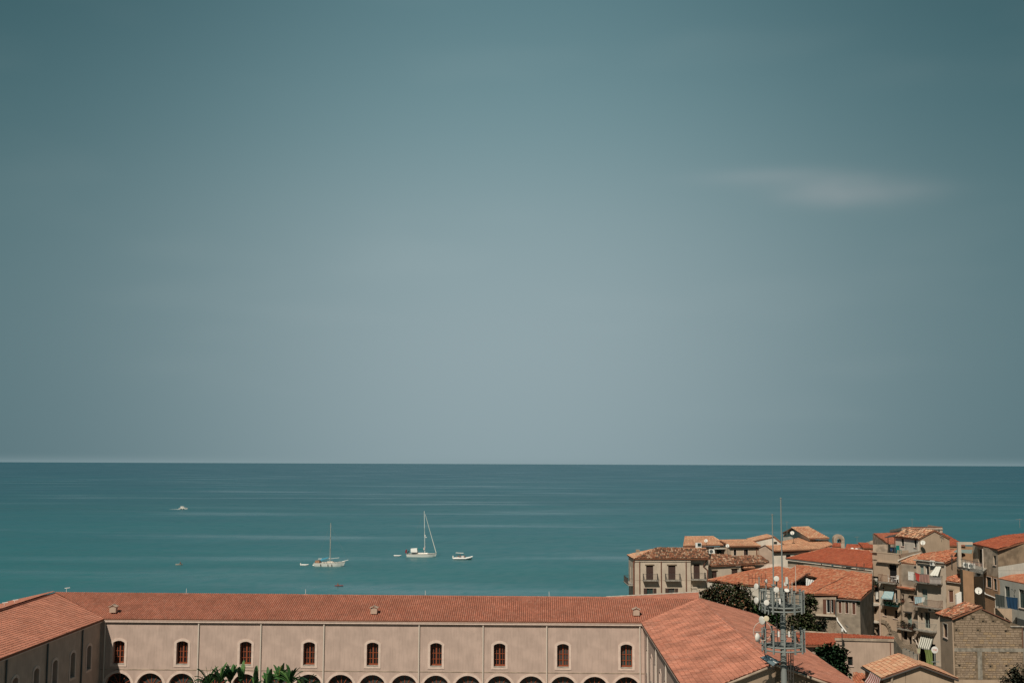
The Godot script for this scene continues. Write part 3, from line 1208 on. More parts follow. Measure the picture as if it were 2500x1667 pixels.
	# roofs
	roof(house, [Vector3(-41.995, 24.8, -116), Vector3(9.89, 24.8, -116), Vector3(16.247, 26.43, -122.5), Vector3(-49.678, 26.43, -123)], Vector3(0, 0.25, -1), {"du": 0.204, "dv": 0.35, "amp": 0.095, "jit": 0.04, "vary": 0.12, "groove_shade": 0.4, "pal": PINK_TILES, "patchy": 0.3})
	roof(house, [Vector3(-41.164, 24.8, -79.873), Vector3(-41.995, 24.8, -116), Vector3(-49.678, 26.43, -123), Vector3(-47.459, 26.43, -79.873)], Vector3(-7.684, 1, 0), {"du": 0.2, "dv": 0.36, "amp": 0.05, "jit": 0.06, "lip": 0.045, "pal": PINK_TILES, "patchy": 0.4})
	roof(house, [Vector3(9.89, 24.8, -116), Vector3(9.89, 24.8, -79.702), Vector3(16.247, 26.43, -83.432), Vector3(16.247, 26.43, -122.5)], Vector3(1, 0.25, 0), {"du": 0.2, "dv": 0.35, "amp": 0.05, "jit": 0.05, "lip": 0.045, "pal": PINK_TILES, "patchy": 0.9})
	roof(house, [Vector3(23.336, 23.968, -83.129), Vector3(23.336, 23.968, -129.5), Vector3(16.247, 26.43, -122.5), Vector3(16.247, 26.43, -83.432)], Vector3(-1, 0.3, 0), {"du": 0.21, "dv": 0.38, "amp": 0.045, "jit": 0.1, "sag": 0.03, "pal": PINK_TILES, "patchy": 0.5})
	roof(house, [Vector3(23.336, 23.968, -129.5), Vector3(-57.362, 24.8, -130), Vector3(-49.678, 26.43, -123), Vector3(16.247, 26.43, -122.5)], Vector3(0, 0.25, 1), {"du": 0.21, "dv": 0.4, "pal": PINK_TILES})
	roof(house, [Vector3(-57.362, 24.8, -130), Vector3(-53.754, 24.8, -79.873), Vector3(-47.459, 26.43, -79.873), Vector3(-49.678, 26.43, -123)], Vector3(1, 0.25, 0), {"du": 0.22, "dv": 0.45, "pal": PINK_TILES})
	ridge(house, [Vector3(-49.678, 26.43, -123), Vector3(16.247, 26.43, -122.5)], {"pal": PINK_TILES})
	ridge(house, [Vector3(-47.459, 26.43, -79.873), Vector3(-49.678, 26.43, -123)], {"pal": [Color(.24, .075, .05)]})
	ridge(house, [Vector3(16.247, 26.43, -122.5), Vector3(16.247, 26.43, -83.432)], {"pal": PINK_TILES, "r": 0.11})
	ridge(house, [Vector3(16.247, 26.43, -122.5), Vector3(23.336, 23.968, -129.5)], {"pal": PINK_TILES, "r": 0.11})
	b = mb()
	b.span(Vector3(23.316, 23.808, -129.5), Vector3(23.496, 23.948, -83.129))
	obj("gutter", b, M.concrete_pale, house)
	b = mb()
	b.tube([Vector3(9.84, 24.68, -79.702), Vector3(16.247, 26.31, -83.432)], 0.1, 6)
	b.tube([Vector3(16.247, 26.31, -83.432), Vector3(23.336, 23.848, -83.129)], 0.1, 6)
	obj("verge", b, M.render_stained, house)
	# roof vents with little tiled caps
	for q in [Vector3(-41.537, 25.608, -117.3), Vector3(-15.998, 25.623, -117.6), Vector3(9.538, 25.636, -117.6)]:
		b = mb()
		b.span(q + Vector3(-0.31, -0.3, -0.3), q + Vector3(0.31, 0.24, 0.26))
		var vent := obj("roof_vent", b, M.plaster_rose, house)
		b = mb()
		for s in [-1, 1]:
			b.box(q + Vector3(0.2 * s, 0.34, 0), Vector3(0.46, 0.06, 0.72), Basis(Vector3.BACK, -0.38 * s))
		b.tube([q + Vector3(0, 0.43, -0.36), q + Vector3(0, 0.43, 0.36)], 0.07, 6)
		obj("vent_cap", b, M.plaster_rose, vent)
	# lightning rods on the ridges
	for q in [Vector3(-48.472, 26.416, -122.9), Vector3(-36.061, 26.433, -122.9), Vector3(-23.781, 26.429, -122.9), Vector3(-11.506, 26.384, -122.9), Vector3(1.129, 26.363, -122.9), Vector3(-50.655, 26.005, -113.5), Vector3(-50.981, 25.915, -116.5)]:
		b = mb()
		b.box(q + Vector3(0, 0.06, 0), Vector3(0.5, 0.09, 0.3))
		b.tube([q, q + Vector3(0, 0.62, 0)], 0.022, 5)
		if q.x < -45.0:
			b.box(q + Vector3(0.1, 0.62, 0), Vector3(0.55, 0.05, 0.12), Basis(Vector3.BACK, 0.12))
		obj("lightning_rod", b, M.white, house)
	# lower rear range whose tiled roof shows above the ridge at the right
	house = thing("rear_range", "low range with pink tiled roof seen edge on behind the convent ridge", "building", Vector3(12.627, 14, -130.342))
	var rp := [Vector3(7.55, 25.171, -134), Vector3(9.416, 25.14, -128.605), Vector3(16.63, 25.629, -124.802), Vector3(17.533, 25.969, -132.147)]
	roof(house, rp, Vector3(0.92, 0.093, -0.38), {"pal": PINK_TILES, "patchy": 0.3})
	b = mb()
	b.tube([rp[0] + Vector3(0, 0.08, 0), rp[3] + Vector3(0, 0.08, 0)], 0.09, 6)
	obj("verge", b, M.concrete_pale, house)
	wall(house, M.plaster_rose, rp[1] + Vector3(0, -0.2, -0.2), rp[2] + Vector3(0, -0.2, -0.2), g0)
	wall(house, M.plaster_rose, rp[3] + Vector3(0, -0.2, 0.2), rp[0] + Vector3(0, -0.2, 0.2), g0)


func close_up(house: Node3D, m: Material, a: Vector3, e: Vector3, depth: float, y0: float, drop := 0.25):
	# the plain walls that complete a house behind its front
	var u := e - a
	u.y = 0
	u = u.normalized()
	var back := -u.cross(Vector3.UP) * depth
	var d := Vector3(0, drop, 0)
	wall(house, m, e - d, e + back - d, y0)
	wall(house, m, e + back - d, a + back - d, y0)
	wall(house, m, a + back - d, a - d, y0)


# ---- houses along the shore and on the far side of the town ----
func town_back():
	var g0 := 12.0
	# the cream house with three balconies
	var h := thing("balcony_house", "cream house with brown roof, brown shutters and three balconies at the water's edge", "house", Vector3(18, 12, -188))
	var t := wall(h, M.plaster_pale, Vector3(14.756, 25.395, -185), Vector3(23.436, 25.395, -185.391), g0, [], [
		[1.831, 22.274, 2.913, 24.439, "shut", {"door": true, "hood": 0.12}],
		[5.225, 22.292, 6.346, 24.446, "shut", {"door": true, "hood": 0.12}],
		[1.913, 19.313, 2.887, 20.977, "open", {"glass": M.glass_teal}],
		[5.232, 19.317, 6.207, 20.982, "open", {"glass": M.glass_grey}]], 0.2)
	balcony(h, t, 1.281, 3.521, 22.261, 0.95)
	balcony(h, t, 4.71, 6.983, 22.267, 0.95)
	for x in [0.822, 4.14, 7.971]:
		pipe(h, [t * Vector3(x, 25.045, 0.08), t * Vector3(x, g0, 0.08)], M.rust, 0.085)
	pipe(h, [t * Vector3(0.05, 25.195, 0.1), t * Vector3(-0.05, 24.795, 0.09), t * Vector3(-0.05, g0, 0.09)], M.rust, 0.085)
	var b := mb(t)
	b.span(Vector3(0, 24.995, 0.003), Vector3(8.689, 25.275, 0.12))
	b.span(Vector3(0, 22.244 - 0.06, 0.003), Vector3(8.689, 22.244, 0.03))
	obj("cornice", b, M.plaster_pale, h)
	t = wall(h, M.plaster_pale, Vector3(23.412, 25.395, -185.941), Vector3(26.196, 25.395, -186.066), g0, [], [[0.541, 22.37, 1.49, 24.544, "shut", {"door": true, "hood": 0.1}]], 0.2)
	balcony(h, t, 0.0, 2.242, 22.37, 1.25)
	wall(h, M.plaster_pale, Vector3(23.436, 25.395, -185.391), Vector3(23.412, 25.395, -185.941), g0)
	b = mb(t)
	b.span(Vector3(0.02, g0, 0.01), Vector3(0.75, 21.054, 1.5))
	b.span(Vector3(-0.05, 21.054, 0.0), Vector3(0.85, 21.178, 1.6))
	obj("stair_wall", b, M.plaster_pale, h)
	pipe(h, [t * Vector3(2.537, 25.295, 0.5), t * Vector3(2.037, 24.295, 0.12), t * Vector3(2.667, 23.695, 0.1), t * Vector3(2.667, g0, 0.1)], M.rust, 0.09)
	var lt := wall(h, M.plaster_pale, Vector3(14.432, 25.395, -192.193), Vector3(14.756, 25.395, -185), g0, [], [[5.2, 21.495, 6.2, 23.995, "shut", {"door": true}], [2.2, 21.495, 3.2, 23.995, "shut", {"door": true}], [5.2, 17.795, 6.2, 20.195, "glass"]], 0.2)
	balcony(h, lt, 1.2, 6.8, 21.445, 0.95)
	pipe(h, [lt * Vector3(7.0, 25.095, 0.1), lt * Vector3(7.0, g0, 0.1)], M.rust, 0.08)
	wall(h, M.plaster_pale, Vector3(26.196, 25.395, -186.066), Vector3(25.881, 25.395, -193.059), g0)
	wall(h, M.plaster_pale, Vector3(25.885, 25.395, -192.959), Vector3(14.432, 25.395, -192.193), g0)
	roof(h, [Vector3(14.522, 25.475, -184.639), Vector3(26.386, 25.475, -185.174), Vector3(26.284, 26.793, -188.8), Vector3(18.674, 26.793, -188.8)], Vector3(0, 0.3, -1), {"du": 0.27, "dv": 0.4, "amp": 0.1, "jit": 0.5, "sag": 0.05, "pal": OLD_TILES, "vary": 0.25})
	roof(h, [Vector3(14.18, 25.475, -192.231), Vector3(14.522, 25.475, -184.639), Vector3(18.674, 26.793, -188.8)], Vector3(1, 0.3, 0), {"du": 0.25, "dv": 0.4, "jit": 0.3, "pal": SAND_TILES})
	roof(h, [Vector3(26.044, 25.475, -192.766), Vector3(14.18, 25.475, -192.231), Vector3(18.674, 26.793, -188.8), Vector3(26.284, 26.793, -188.8)], Vector3(0, 0.3, 1), {"du": 0.3, "dv": 0.45, "pal": OLD_TILES})
	ridge(h, [Vector3(14.522, 25.475, -184.639), Vector3(18.674, 26.793, -188.8), Vector3(26.284, 26.793, -188.8)], {"pal": SAND_TILES, "r": 0.16})
	b = mb()
	var cq := Vector3(15.43, 25.584, -186.6)
	b.span(cq + Vector3(-0.27, -0.5, -0.25), cq + Vector3(0.27, 0.75, 0.25))
	for k in 3:
		b.span(cq + Vector3(-0.3, 0.78 + k * 0.13, -0.28), cq + Vector3(0.3, 0.84 + k * 0.13, 0.28))
	b.span(cq + Vector3(-0.2, 0.7, -0.18), cq + Vector3(0.2, 1.1, 0.18))
	obj("chimney", b, M.plaster_beige, h)

	# two pink-roofed houses behind it
	h = thing("hip_house", "house with pinkish hipped roof and a green roof window behind the cream balcony house", "house", Vector3(26, 12, -206))
	t = wall(h, M.plaster_rose, Vector3(24.521, 26.055, -203.6), Vector3(31.584, 26.055, -203.6), g0, [], [[5.64, 24.86, 6.473, 25.781, "glass", {"glass": M.glass_teal}]])
	wall(h, M.plaster_white, Vector3(25.264, 27.251, -208.163), Vector3(24.521, 26.055, -203.6), g0)
	wall(h, M.plaster_rose, Vector3(31.584, 26.055, -203.6), Vector3(31.584, 26.055, -209.6), g0)
	roof(h, [Vector3(24.415, 26.191, -203), Vector3(31.666, 26.442, -203), Vector3(30.163, 27.485, -208), Vector3(25.358, 27.396, -208.352)], Vector3(0.152, 0.216, -0.964), {"du": 0.25, "dv": 0.42, "jit": 0.1, "amp": 0.07, "pal": SAND_TILES, "vary": 0.12, "patchy": 0.3})
	roof(h, [Vector3(31.666, 26.442, -203), Vector3(32.166, 26.442, -212), Vector3(30.163, 27.485, -208)], Vector3(-1, 0.4, 0), {"du": 0.3, "dv": 0.45, "pal": SAND_TILES})
	ridge(h, [Vector3(25.358, 27.396, -208.352), Vector3(30.163, 27.485, -208), Vector3(31.666, 26.442, -203)], {"pal": SAND_TILES})
	b = mb()
	var dq := Vector3(26.98, 26.202, -202.646)
	b.span(dq + Vector3(-0.5, -0.3, -0.4), dq + Vector3(0.5, 0.55, 0.0))
	var rw2 := obj("roof_window", b, M.white, h)
	b = mb()
	b.span(dq + Vector3(-0.15, -0.05, 0.01), dq + Vector3(0.42, 0.48, 0.03))
	obj("pane", b, M.green_dark, rw2)
	b = mb(t)
	b.slab([Vector3(5.133, 25.946, 0.01), Vector3(4.995, 25.775, 1.6), Vector3(7.061, 25.821, 1.6), Vector3(7.061, 25.957, 0.01)], Vector3(0, -0.06, 0))
	obj("porch_roof", b, M.concrete_pale, h)
	cooler(Transform3D(Basis(), Vector3(29.213, 24.913, -202.8)).scaled_local(Vector3.ONE * 1.2), "white air conditioner under the porch of the pink hip-roofed house")
	dish(Vector3(28.1, 27.146, -201.6), Vector3(-0.3, 0.45, 0.85), 0.29, Vector3(28.432, 26.48, -203.686), "small white dish on the pink hipped roof above the cream house's ridge")
	dish(Vector3(31.268, 26.53, -199), Vector3(-0.25, 0.35, 0.9), 0.29, Vector3(31.336, 25.188, -199.3), "white dish at the corner between the two pink-roofed houses")

	h = thing("ridge_house", "small house with pink ridged roof and two windows right of the hip-roofed one", "house", Vector3(34, 12, -203))
	t = wall(h, M.plaster_beige, Vector3(32.066, 26.236, -200.6), Vector3(36.811, 26.236, -200.6), g0, [], [[0.447, 24.829, 0.881, 25.803, "glass", {"surround": 0.06}], [2.122, 24.907, 2.826, 25.813, "half", {"surround": 0.06, "leaf": M.wood_brown}]])
	close_up(h, M.plaster_beige, Vector3(32.066, 26.236, -200.6), Vector3(36.811, 26.236, -200.6), 7.0, g0)
	wall(h, M.plaster_beige, Vector3(31.233, 25.982, -202.6), Vector3(32.066, 26.236, -200.6), g0)
	roof(h, [Vector3(31.837, 26.411, -200), Vector3(36.906, 26.466, -200), Vector3(35.888, 27.179, -204.5), Vector3(30.764, 27.09, -204.288)], Vector3(0.066, 0.159, -0.985), {"du": 0.25, "dv": 0.42, "jit": 0.1, "amp": 0.08, "pal": SAND_TILES, "vary": 0.14, "patchy": 0.3})
	roof(h, [Vector3(36.906, 26.466, -200), Vector3(36.906, 26.466, -209), Vector3(35.888, 27.179, -204.5)], Vector3(-1, 0.4, 0), {"du": 0.3, "dv": 0.45, "pal": SAND_TILES})
	ridge(h, [Vector3(30.764, 27.09, -204.288), Vector3(35.888, 27.179, -204.5), Vector3(36.906, 26.466, -200)], {"pal": SAND_TILES})
	pipe(h, [t * Vector3(4.245, 26.236, 0.1), t * Vector3(4.245, g0, 0.1)], M.rust, 0.09)

	# low house with two lichen-brown roofs
	h = thing("lichen_house", "low cream house with lichen-brown tiled roofs between the balcony house and the red roof", "house", Vector3(32, 12, -192))
	wall(h, M.plaster_pale, Vector3(26.625, 23.938, -189), Vector3(32.002, 23.938, -190.8), g0, [], [[0.655, 22.246, 1.47, 23.282, "shut", {"hood": 0.12}], [4.055, 22.669, 5.123, 23.546, "shut", {"hood": 0.12}]])
	t = wall(h, M.plaster_pale, Vector3(32.103, 23.994, -191.4), Vector3(36.01, 23.994, -192.6), g0, [], [[0.201, 22.814, 2.631, 23.582, "void"]])
	close_up(h, M.plaster_pale, Vector3(32.103, 23.994, -191.4), Vector3(36.01, 23.994, -192.6), 6.0, g0)
	var ro := {"du": 0.27, "dv": 0.42, "amp": 0.1, "jit": 0.7, "sag": 0.1, "pal": OLD_TILES, "vary": 0.3}
	roof(h, [Vector3(26.704, 24.111, -188.6), Vector3(31.905, 24.192, -190.4), Vector3(31.185, 25.143, -193.596), Vector3(30.625, 25.461, -194.573), Vector3(27.906, 25.522, -194)], Vector3(-0.253, 0.279, -0.926), ro)
	roof(h, [Vector3(31.971, 24.214, -190.6), Vector3(35.966, 24.312, -192), Vector3(36.951, 24.462, -193.068), Vector3(36.072, 25.185, -197.063), Vector3(31.506, 25.058, -195.381)], Vector3(-0.135, 0.174, -0.976), ro)
	roof(h, [Vector3(32.242, 23.8, -191.422), Vector3(34.087, 23.826, -191.988), Vector3(34.343, 23.659, -191.146), Vector3(32.497, 23.621, -190.58)], Vector3(0, 0.4, -1), {"du": 0.28, "pal": SAND_TILES, "amp": 0.1})
	wall(h, M.plaster_white, Vector3(26.78, 24.132, -189.4), Vector3(27.178, 25.315, -193), g0)

	# white complex of gables and sand-coloured roofs
	h = thing("white_gable_house", "white house of stepped gables under sand-coloured roofs, the highest in the far town", "house", Vector3(45, 12, -206))
	wall(h, M.plaster_white, Vector3(44.653, 27.554, -220), Vector3(47.004, 27.02, -208.6), g0, [Vector2(-0.002, 27.517), Vector2(4.048, 28.643), Vector2(11.64, 27.02)], [])
	wall(h, M.plaster_tan, Vector3(47.076, 26.938, -208.8), Vector3(50.244, 26.938, -208.8), g0, [], [[0.771, 26.65, 1.404, 26.881, "void"], [1.51, 26.654, 2.143, 26.885, "void"]])
	wall(h, M.plaster_white, Vector3(50.244, 26.938, -208.8), Vector3(50.744, 26.938, -217.8), g0)
	roof(h, [Vector3(46.845, 27.253, -208), Vector3(50.184, 27.312, -208), Vector3(48.064, 28.901, -214.151), Vector3(45.043, 28.807, -214)], Vector3(0.065, 0.256, -0.964), {"du": 0.26, "dv": 0.4, "amp": 0.07, "jit": 0.1, "pal": SAND_TILES, "vary": 0.1})
	roof(h, [Vector3(45.043, 28.807, -214), Vector3(48.064, 28.901, -214.151), Vector3(48.064, 26.901, -220.151), Vector3(44.579, 27.568, -220)], Vector3(0, 0.3, 1), {"du": 0.3, "pal": SAND_TILES})
	ridge(h, [Vector3(46.845, 27.253, -208), Vector3(45.043, 28.807, -214), Vector3(48.064, 28.901, -214.151)], {"pal": SAND_TILES})
	roof(h, [Vector3(39.017, 26.077, -207.444), Vector3(39.472, 25.501, -202.5), Vector3(47.172, 25.835, -202.5), Vector3(50.273, 26.337, -205.546), Vector3(50.069, 26.654, -208.253), Vector3(46.199, 27.058, -213)], Vector3(0.336, 0.127, -0.933), {"du": 0.26, "dv": 0.4, "amp": 0.07, "jit": 0.1, "pal": SAND_TILES, "vary": 0.12, "patchy": 0.4})
	wall(h, M.plaster_white, Vector3(36.875, 26.79, -207), Vector3(42.184, 26.194, -207), g0, [Vector2(0, 26.79), Vector2(3.588, 27.586), Vector2(5.308, 26.194)], [[3.567, 26.255, 4.126, 26.72, "glass", {"glass": M.green_dark}]])
	roof(h, [Vector3(36.813, 26.803, -206.9), Vector3(40.464, 27.628, -206.9), Vector3(40.464, 27.628, -213), Vector3(36.813, 26.803, -213)], Vector3(1, 0.3, 0), {"du": 0.3, "pal": SAND_TILES})
	roof(h, [Vector3(40.464, 27.628, -206.9), Vector3(42.254, 26.194, -206.9), Vector3(42.254, 26.194, -213), Vector3(40.464, 27.628, -213)], Vector3(-1, 0.3, 0), {"du": 0.3, "pal": SAND_TILES})
	wall(h, M.plaster_white, Vector3(36.875, 26.79, -213), Vector3(36.875, 26.79, -207), g0)
	wall(h, M.plaster_rose, Vector3(36.63, 26.136, -200), Vector3(38.982, 25.546, -200), g0, [Vector2(0, 26.136), Vector2(0.987, 26.577), Vector2(2.352, 25.546)])
	wall(h, M.plaster_rose, Vector3(36.63, 26.136, -204), Vector3(36.63, 26.136, -200), g0)
	b = mb()
	b.tube([Vector3(36.544, 26.136, -199.9), Vector3(37.598, 26.61, -199.9), Vector3(38.996, 25.56, -199.9)], 0.06, 5)
	obj("verge", b, M.rust, h)
	t = wall(h, M.plaster_white, Vector3(39.604, 25.213, -203.2), Vector3(49.268, 25.607, -203.2), g0, [], [[2.084, 24.31, 2.865, 24.751, "void"]])
	b = mb(t)
	b.span(Vector3(0, 25.131, 0.01), Vector3(9.664, 25.436, 0.4))
	obj("soffit", b, M.rust, h)
	dish(Vector3(43.515, 28.229, -206.5), Vector3(-0.2, 0.4, 0.9), 0.33, Vector3(45.592, 27.487, -215.346), "white dish on the highest white gable wall in the far town")
	aerial(Vector3(43.765, 27.569, -212), 2.35, Vector3(0.5, 0, 0.2), "thin aerial mast beside the highest white gable")

	# bell gable of a chapel with its little tiled lean-to
	h = thing("bell_gable", "rounded stone bell gable with a round opening above the red roof", "bell gable", Vector3(47.666, 12, -191))
	var gtops := [Vector2(0, 28.076), Vector2(0.029, 28.298), Vector2(0.113, 28.505), Vector2(0.248, 28.683), Vector2(0.423, 28.819), Vector2(0.627, 28.905), Vector2(0.846, 28.934), Vector2(1.065, 28.905), Vector2(1.269, 28.819), Vector2(1.444, 28.683), Vector2(1.579, 28.505), Vector2(1.663, 28.298), Vector2(1.692, 28.076)]
	var ghole := [0.478, 27.496, 1.198, 28.276, "", {"rise": 0.35}]
	t = wall(h, M.render_stained, Vector3(46.766, 27.56, -191), Vector3(48.458, 27.56, -191), g0, gtops, [ghole], 1.1)
	wall(h, M.render_stained, Vector3(48.458, 27.56, -192.1), Vector3(46.766, 27.56, -192.1), g0, gtops, [ghole], 0.0, "rear_wall")
	b = mb(t)
	for k in 12:
		var p: Vector2 = gtops[k]
		var q: Vector2 = gtops[k + 1]
		b.quad(Vector3(p.x, p.y, 0), Vector3(q.x, q.y, 0), Vector3(q.x, q.y, -1.1), Vector3(p.x, p.y, -1.1))
	b.quad(Vector3(0, g0, -1.1), Vector3(0, g0, 0), Vector3(0, gtops[0].y, 0), Vector3(0, gtops[0].y, -1.1))
	b.quad(Vector3(1.692, g0, 0), Vector3(1.692, g0, -1.1), Vector3(1.692, gtops[0].y, -1.1), Vector3(1.692, gtops[0].y, 0))
	obj("coping", b, M.render_stained, h)
	b = mb(t)
	b.lathe([Vector2(0.0, 0.0), Vector2(0.1, 0.02), Vector2(0.13, 0.2), Vector2(0.2, 0.36), Vector2(0.0, 0.36)], 10)
	var bell := obj("bell", b, M.iron, h)
	bell.position = t * Vector3(0.888, 27.666, -0.55) - t.origin
	roof(h, [Vector3(46.131, 27.109, -189.6), Vector3(47.547, 27.117, -189.6), Vector3(47.815, 27.591, -190.98), Vector3(46.658, 27.623, -190.98)], Vector3(0.2, 0.4, -1), {"du": 0.24, "pal": RED_TILES})
	wall(h, M.plaster_white, Vector3(46.321, 26.982, -189.8), Vector3(47.608, 26.989, -189.8), g0, [], [[0.45, 26.73, 0.85, 26.89, "void"]])

	# long red roof in the middle of the town
	h = thing("red_roof_hall", "long hall with a bright red hipped roof in the middle of the town", "building", Vector3(45, 12, -176))
	roof(h, [Vector3(37.127, 25.931, -181), Vector3(45.375, 25.931, -164.436), Vector3(48.902, 27.407, -176.269), Vector3(44.222, 27.3, -184.3)], Vector3(0.882, 0.172, -0.439), {"du": 0.24, "dv": 0.4, "amp": 0.06, "jit": 0.12, "lip": 0.05, "pal": RED_TILES, "sag": 0.05, "missing": 0.004})
	roof(h, [Vector3(44.222, 27.3, -184.3), Vector3(48.902, 27.407, -176.269), Vector3(54.402, 26.107, -179.769), Vector3(49.722, 26, -187.8)], Vector3(-1, 0.3, 0.5), {"du": 0.3, "pal": RED_TILES})
	roof(h, [Vector3(37.127, 25.931, -181), Vector3(44.222, 27.3, -184.3), Vector3(49.722, 25.9, -187.8)], Vector3(1, 0.3, 0.3), {"du": 0.3, "pal": RED_TILES})
	ridge(h, [Vector3(37.127, 25.931, -181), Vector3(44.222, 27.3, -184.3), Vector3(48.902, 27.407, -176.269)], {"pal": MOTTLED_TILES})
	wall(h, M.render_stained, Vector3(37.427, 25.581, -181.2), Vector3(45.375, 25.581, -164.736), g0)
	b = mb()
	b.tube([Vector3(37.127, 25.811, -180.95), Vector3(45.375, 25.811, -164.386)], 0.08, 5)
	obj("gutter", b, M.steel_dark, h)
	for q in [Vector3(40.864, 25.278, -174.081), Vector3(44.119, 25.877, -167.338), Vector3(44.768, 25.996, -165.993)]:
		pipe(h, [q + Vector3(-0.1, 0.5, 0.1), q + Vector3(-0.1, -1.2, 0.1)], M.rust, 0.07)

	# roofs and a flat block still farther back
	h = thing("low_red_roof_house", "low house with two red roofs and a white gable behind the long red hall", "house", Vector3(53, 12, -198))
	roof(h, [Vector3(49.155, 26.066, -194.131), Vector3(54.143, 25.984, -195.637), Vector3(55.902, 26.632, -201.644), Vector3(51.251, 26.765, -200.694)], Vector3(-0.395, 0.134, -0.909), {"du": 0.24, "pal": RED_TILES, "jit": 0.2})
	wall(h, M.plaster_white, Vector3(52.007, 26.775, -193.5), Vector3(53.634, 26.775, -193.5), g0, [], [[0.252, 26.227, 0.544, 26.648, "void"], [0.707, 26.263, 1.228, 26.619, "glass", {"glass": M.glass_grey}]])
	close_up(h, M.plaster_white, Vector3(52.007, 26.775, -193.5), Vector3(53.634, 26.775, -193.5), 3.0, g0)
	roof(h, [Vector3(51.907, 26.71, -193.2), Vector3(53.696, 26.694, -193.2), Vector3(53.647, 27.269, -197), Vector3(52.151, 27.326, -197)], Vector3(0, 0.4, -1), {"du": 0.24, "pal": RED_TILES})
	b = mb()
	for q in [Vector3(49.903, 26.573, -192), Vector3(50.56, 26.499, -192)]:
		b.ball(q, Vector3(0.3, 0.26, 0.3), 10)
	obj("roof_dome", b, M.white_plastic, h)
	aerial(Vector3(52.538, 26.793, -199), 1.35, Vector3(-0.7, 0, 0.2), "tall thin aerial against the sea right of the bell gable")
	h = thing("stained_gable_house", "house with grey-stained gable wall and orange-red roof beside the white terrace house", "house", Vector3(56, 12, -194))
	wall(h, M.render_grey, Vector3(54.704, 28.791, -197.5), Vector3(55.151, 27.578, -189.5), g0, [Vector2(-0.003, 28.758), Vector2(1.086, 28.756), Vector2(8.01, 27.546)])
	roof(h, [Vector3(54.729, 28.754, -197), Vector3(55.066, 27.553, -189.865), Vector3(56.598, 27.562, -189.865), Vector3(60.37, 28.932, -197.871)], Vector3(0.032, 0.166, -0.986), {"du": 0.24, "pal": NEW_TILES, "jit": 0.1})
	wall(h, M.render_grey, Vector3(55.109, 27.495, -189.8), Vector3(57.852, 27.509, -189.8), g0)
	roof(h, [Vector3(64.05, 27.38, -189.868), Vector3(66.92, 27.407, -189.7), Vector3(66.838, 28.455, -197), Vector3(66.609, 28.83, -199.632)], Vector3(0.122, 0.143, -0.982), {"du": 0.24, "pal": RED_TILES, "jit": 0.1})
	wall(h, M.plaster_ochre, Vector3(64.093, 27.302, -190), Vector3(68.421, 27.237, -190), g0)
	wall(h, M.plaster_white, Vector3(49.616, 25.859, -197), Vector3(54.52, 25.886, -197), g0)
	h = thing("flat_block", "plain beige flat-roofed block behind the white terrace house, nearest the horizon", "building", Vector3(70, 12, -218))
	wall(h, M.plaster_rose, Vector3(64.709, 28.797, -215), Vector3(71.912, 28.935, -215), g0, [], [[6.495, 28.075, 6.711, 28.399, "void"]])
	wall(h, M.plaster_rose, Vector3(65.771, 27.773, -226), Vector3(64.709, 28.797, -215), g0)
	wall(h, M.plaster_rose, Vector3(71.912, 28.935, -215), Vector3(71.912, 28.935, -223), g0)
	b = mb()
	b.slab([Vector3(64.609, 28.497, -214.9), Vector3(72.012, 28.635, -214.9), Vector3(71.912, 28.635, -223), Vector3(65.771, 27.473, -226)], Vector3(0, -0.2, 0))
	obj("roof", b, M.concrete, h)
	b = mb()
	b.tube([Vector3(64.709, 28.837, -214.98), Vector3(71.912, 28.975, -214.98)], 0.07, 5)
	obj("coping", b, M.rust, h)
	aerial(Vector3(66.278, 28.787, -214), 1.6, Vector3(0.4, 0, 0.3), "thin aerial standing on the flat beige block against the sea")
	# a line of wall low on the shore at the right
	h = thing("shore_wall", "pale sloping wall end seen left of the stained gable house", "wall", Vector3(56.145, 12, -206.988))
	wall(h, M.render_stained, Vector3(54.836, 26.536, -205), Vector3(56.853, 27.199, -205), g0)


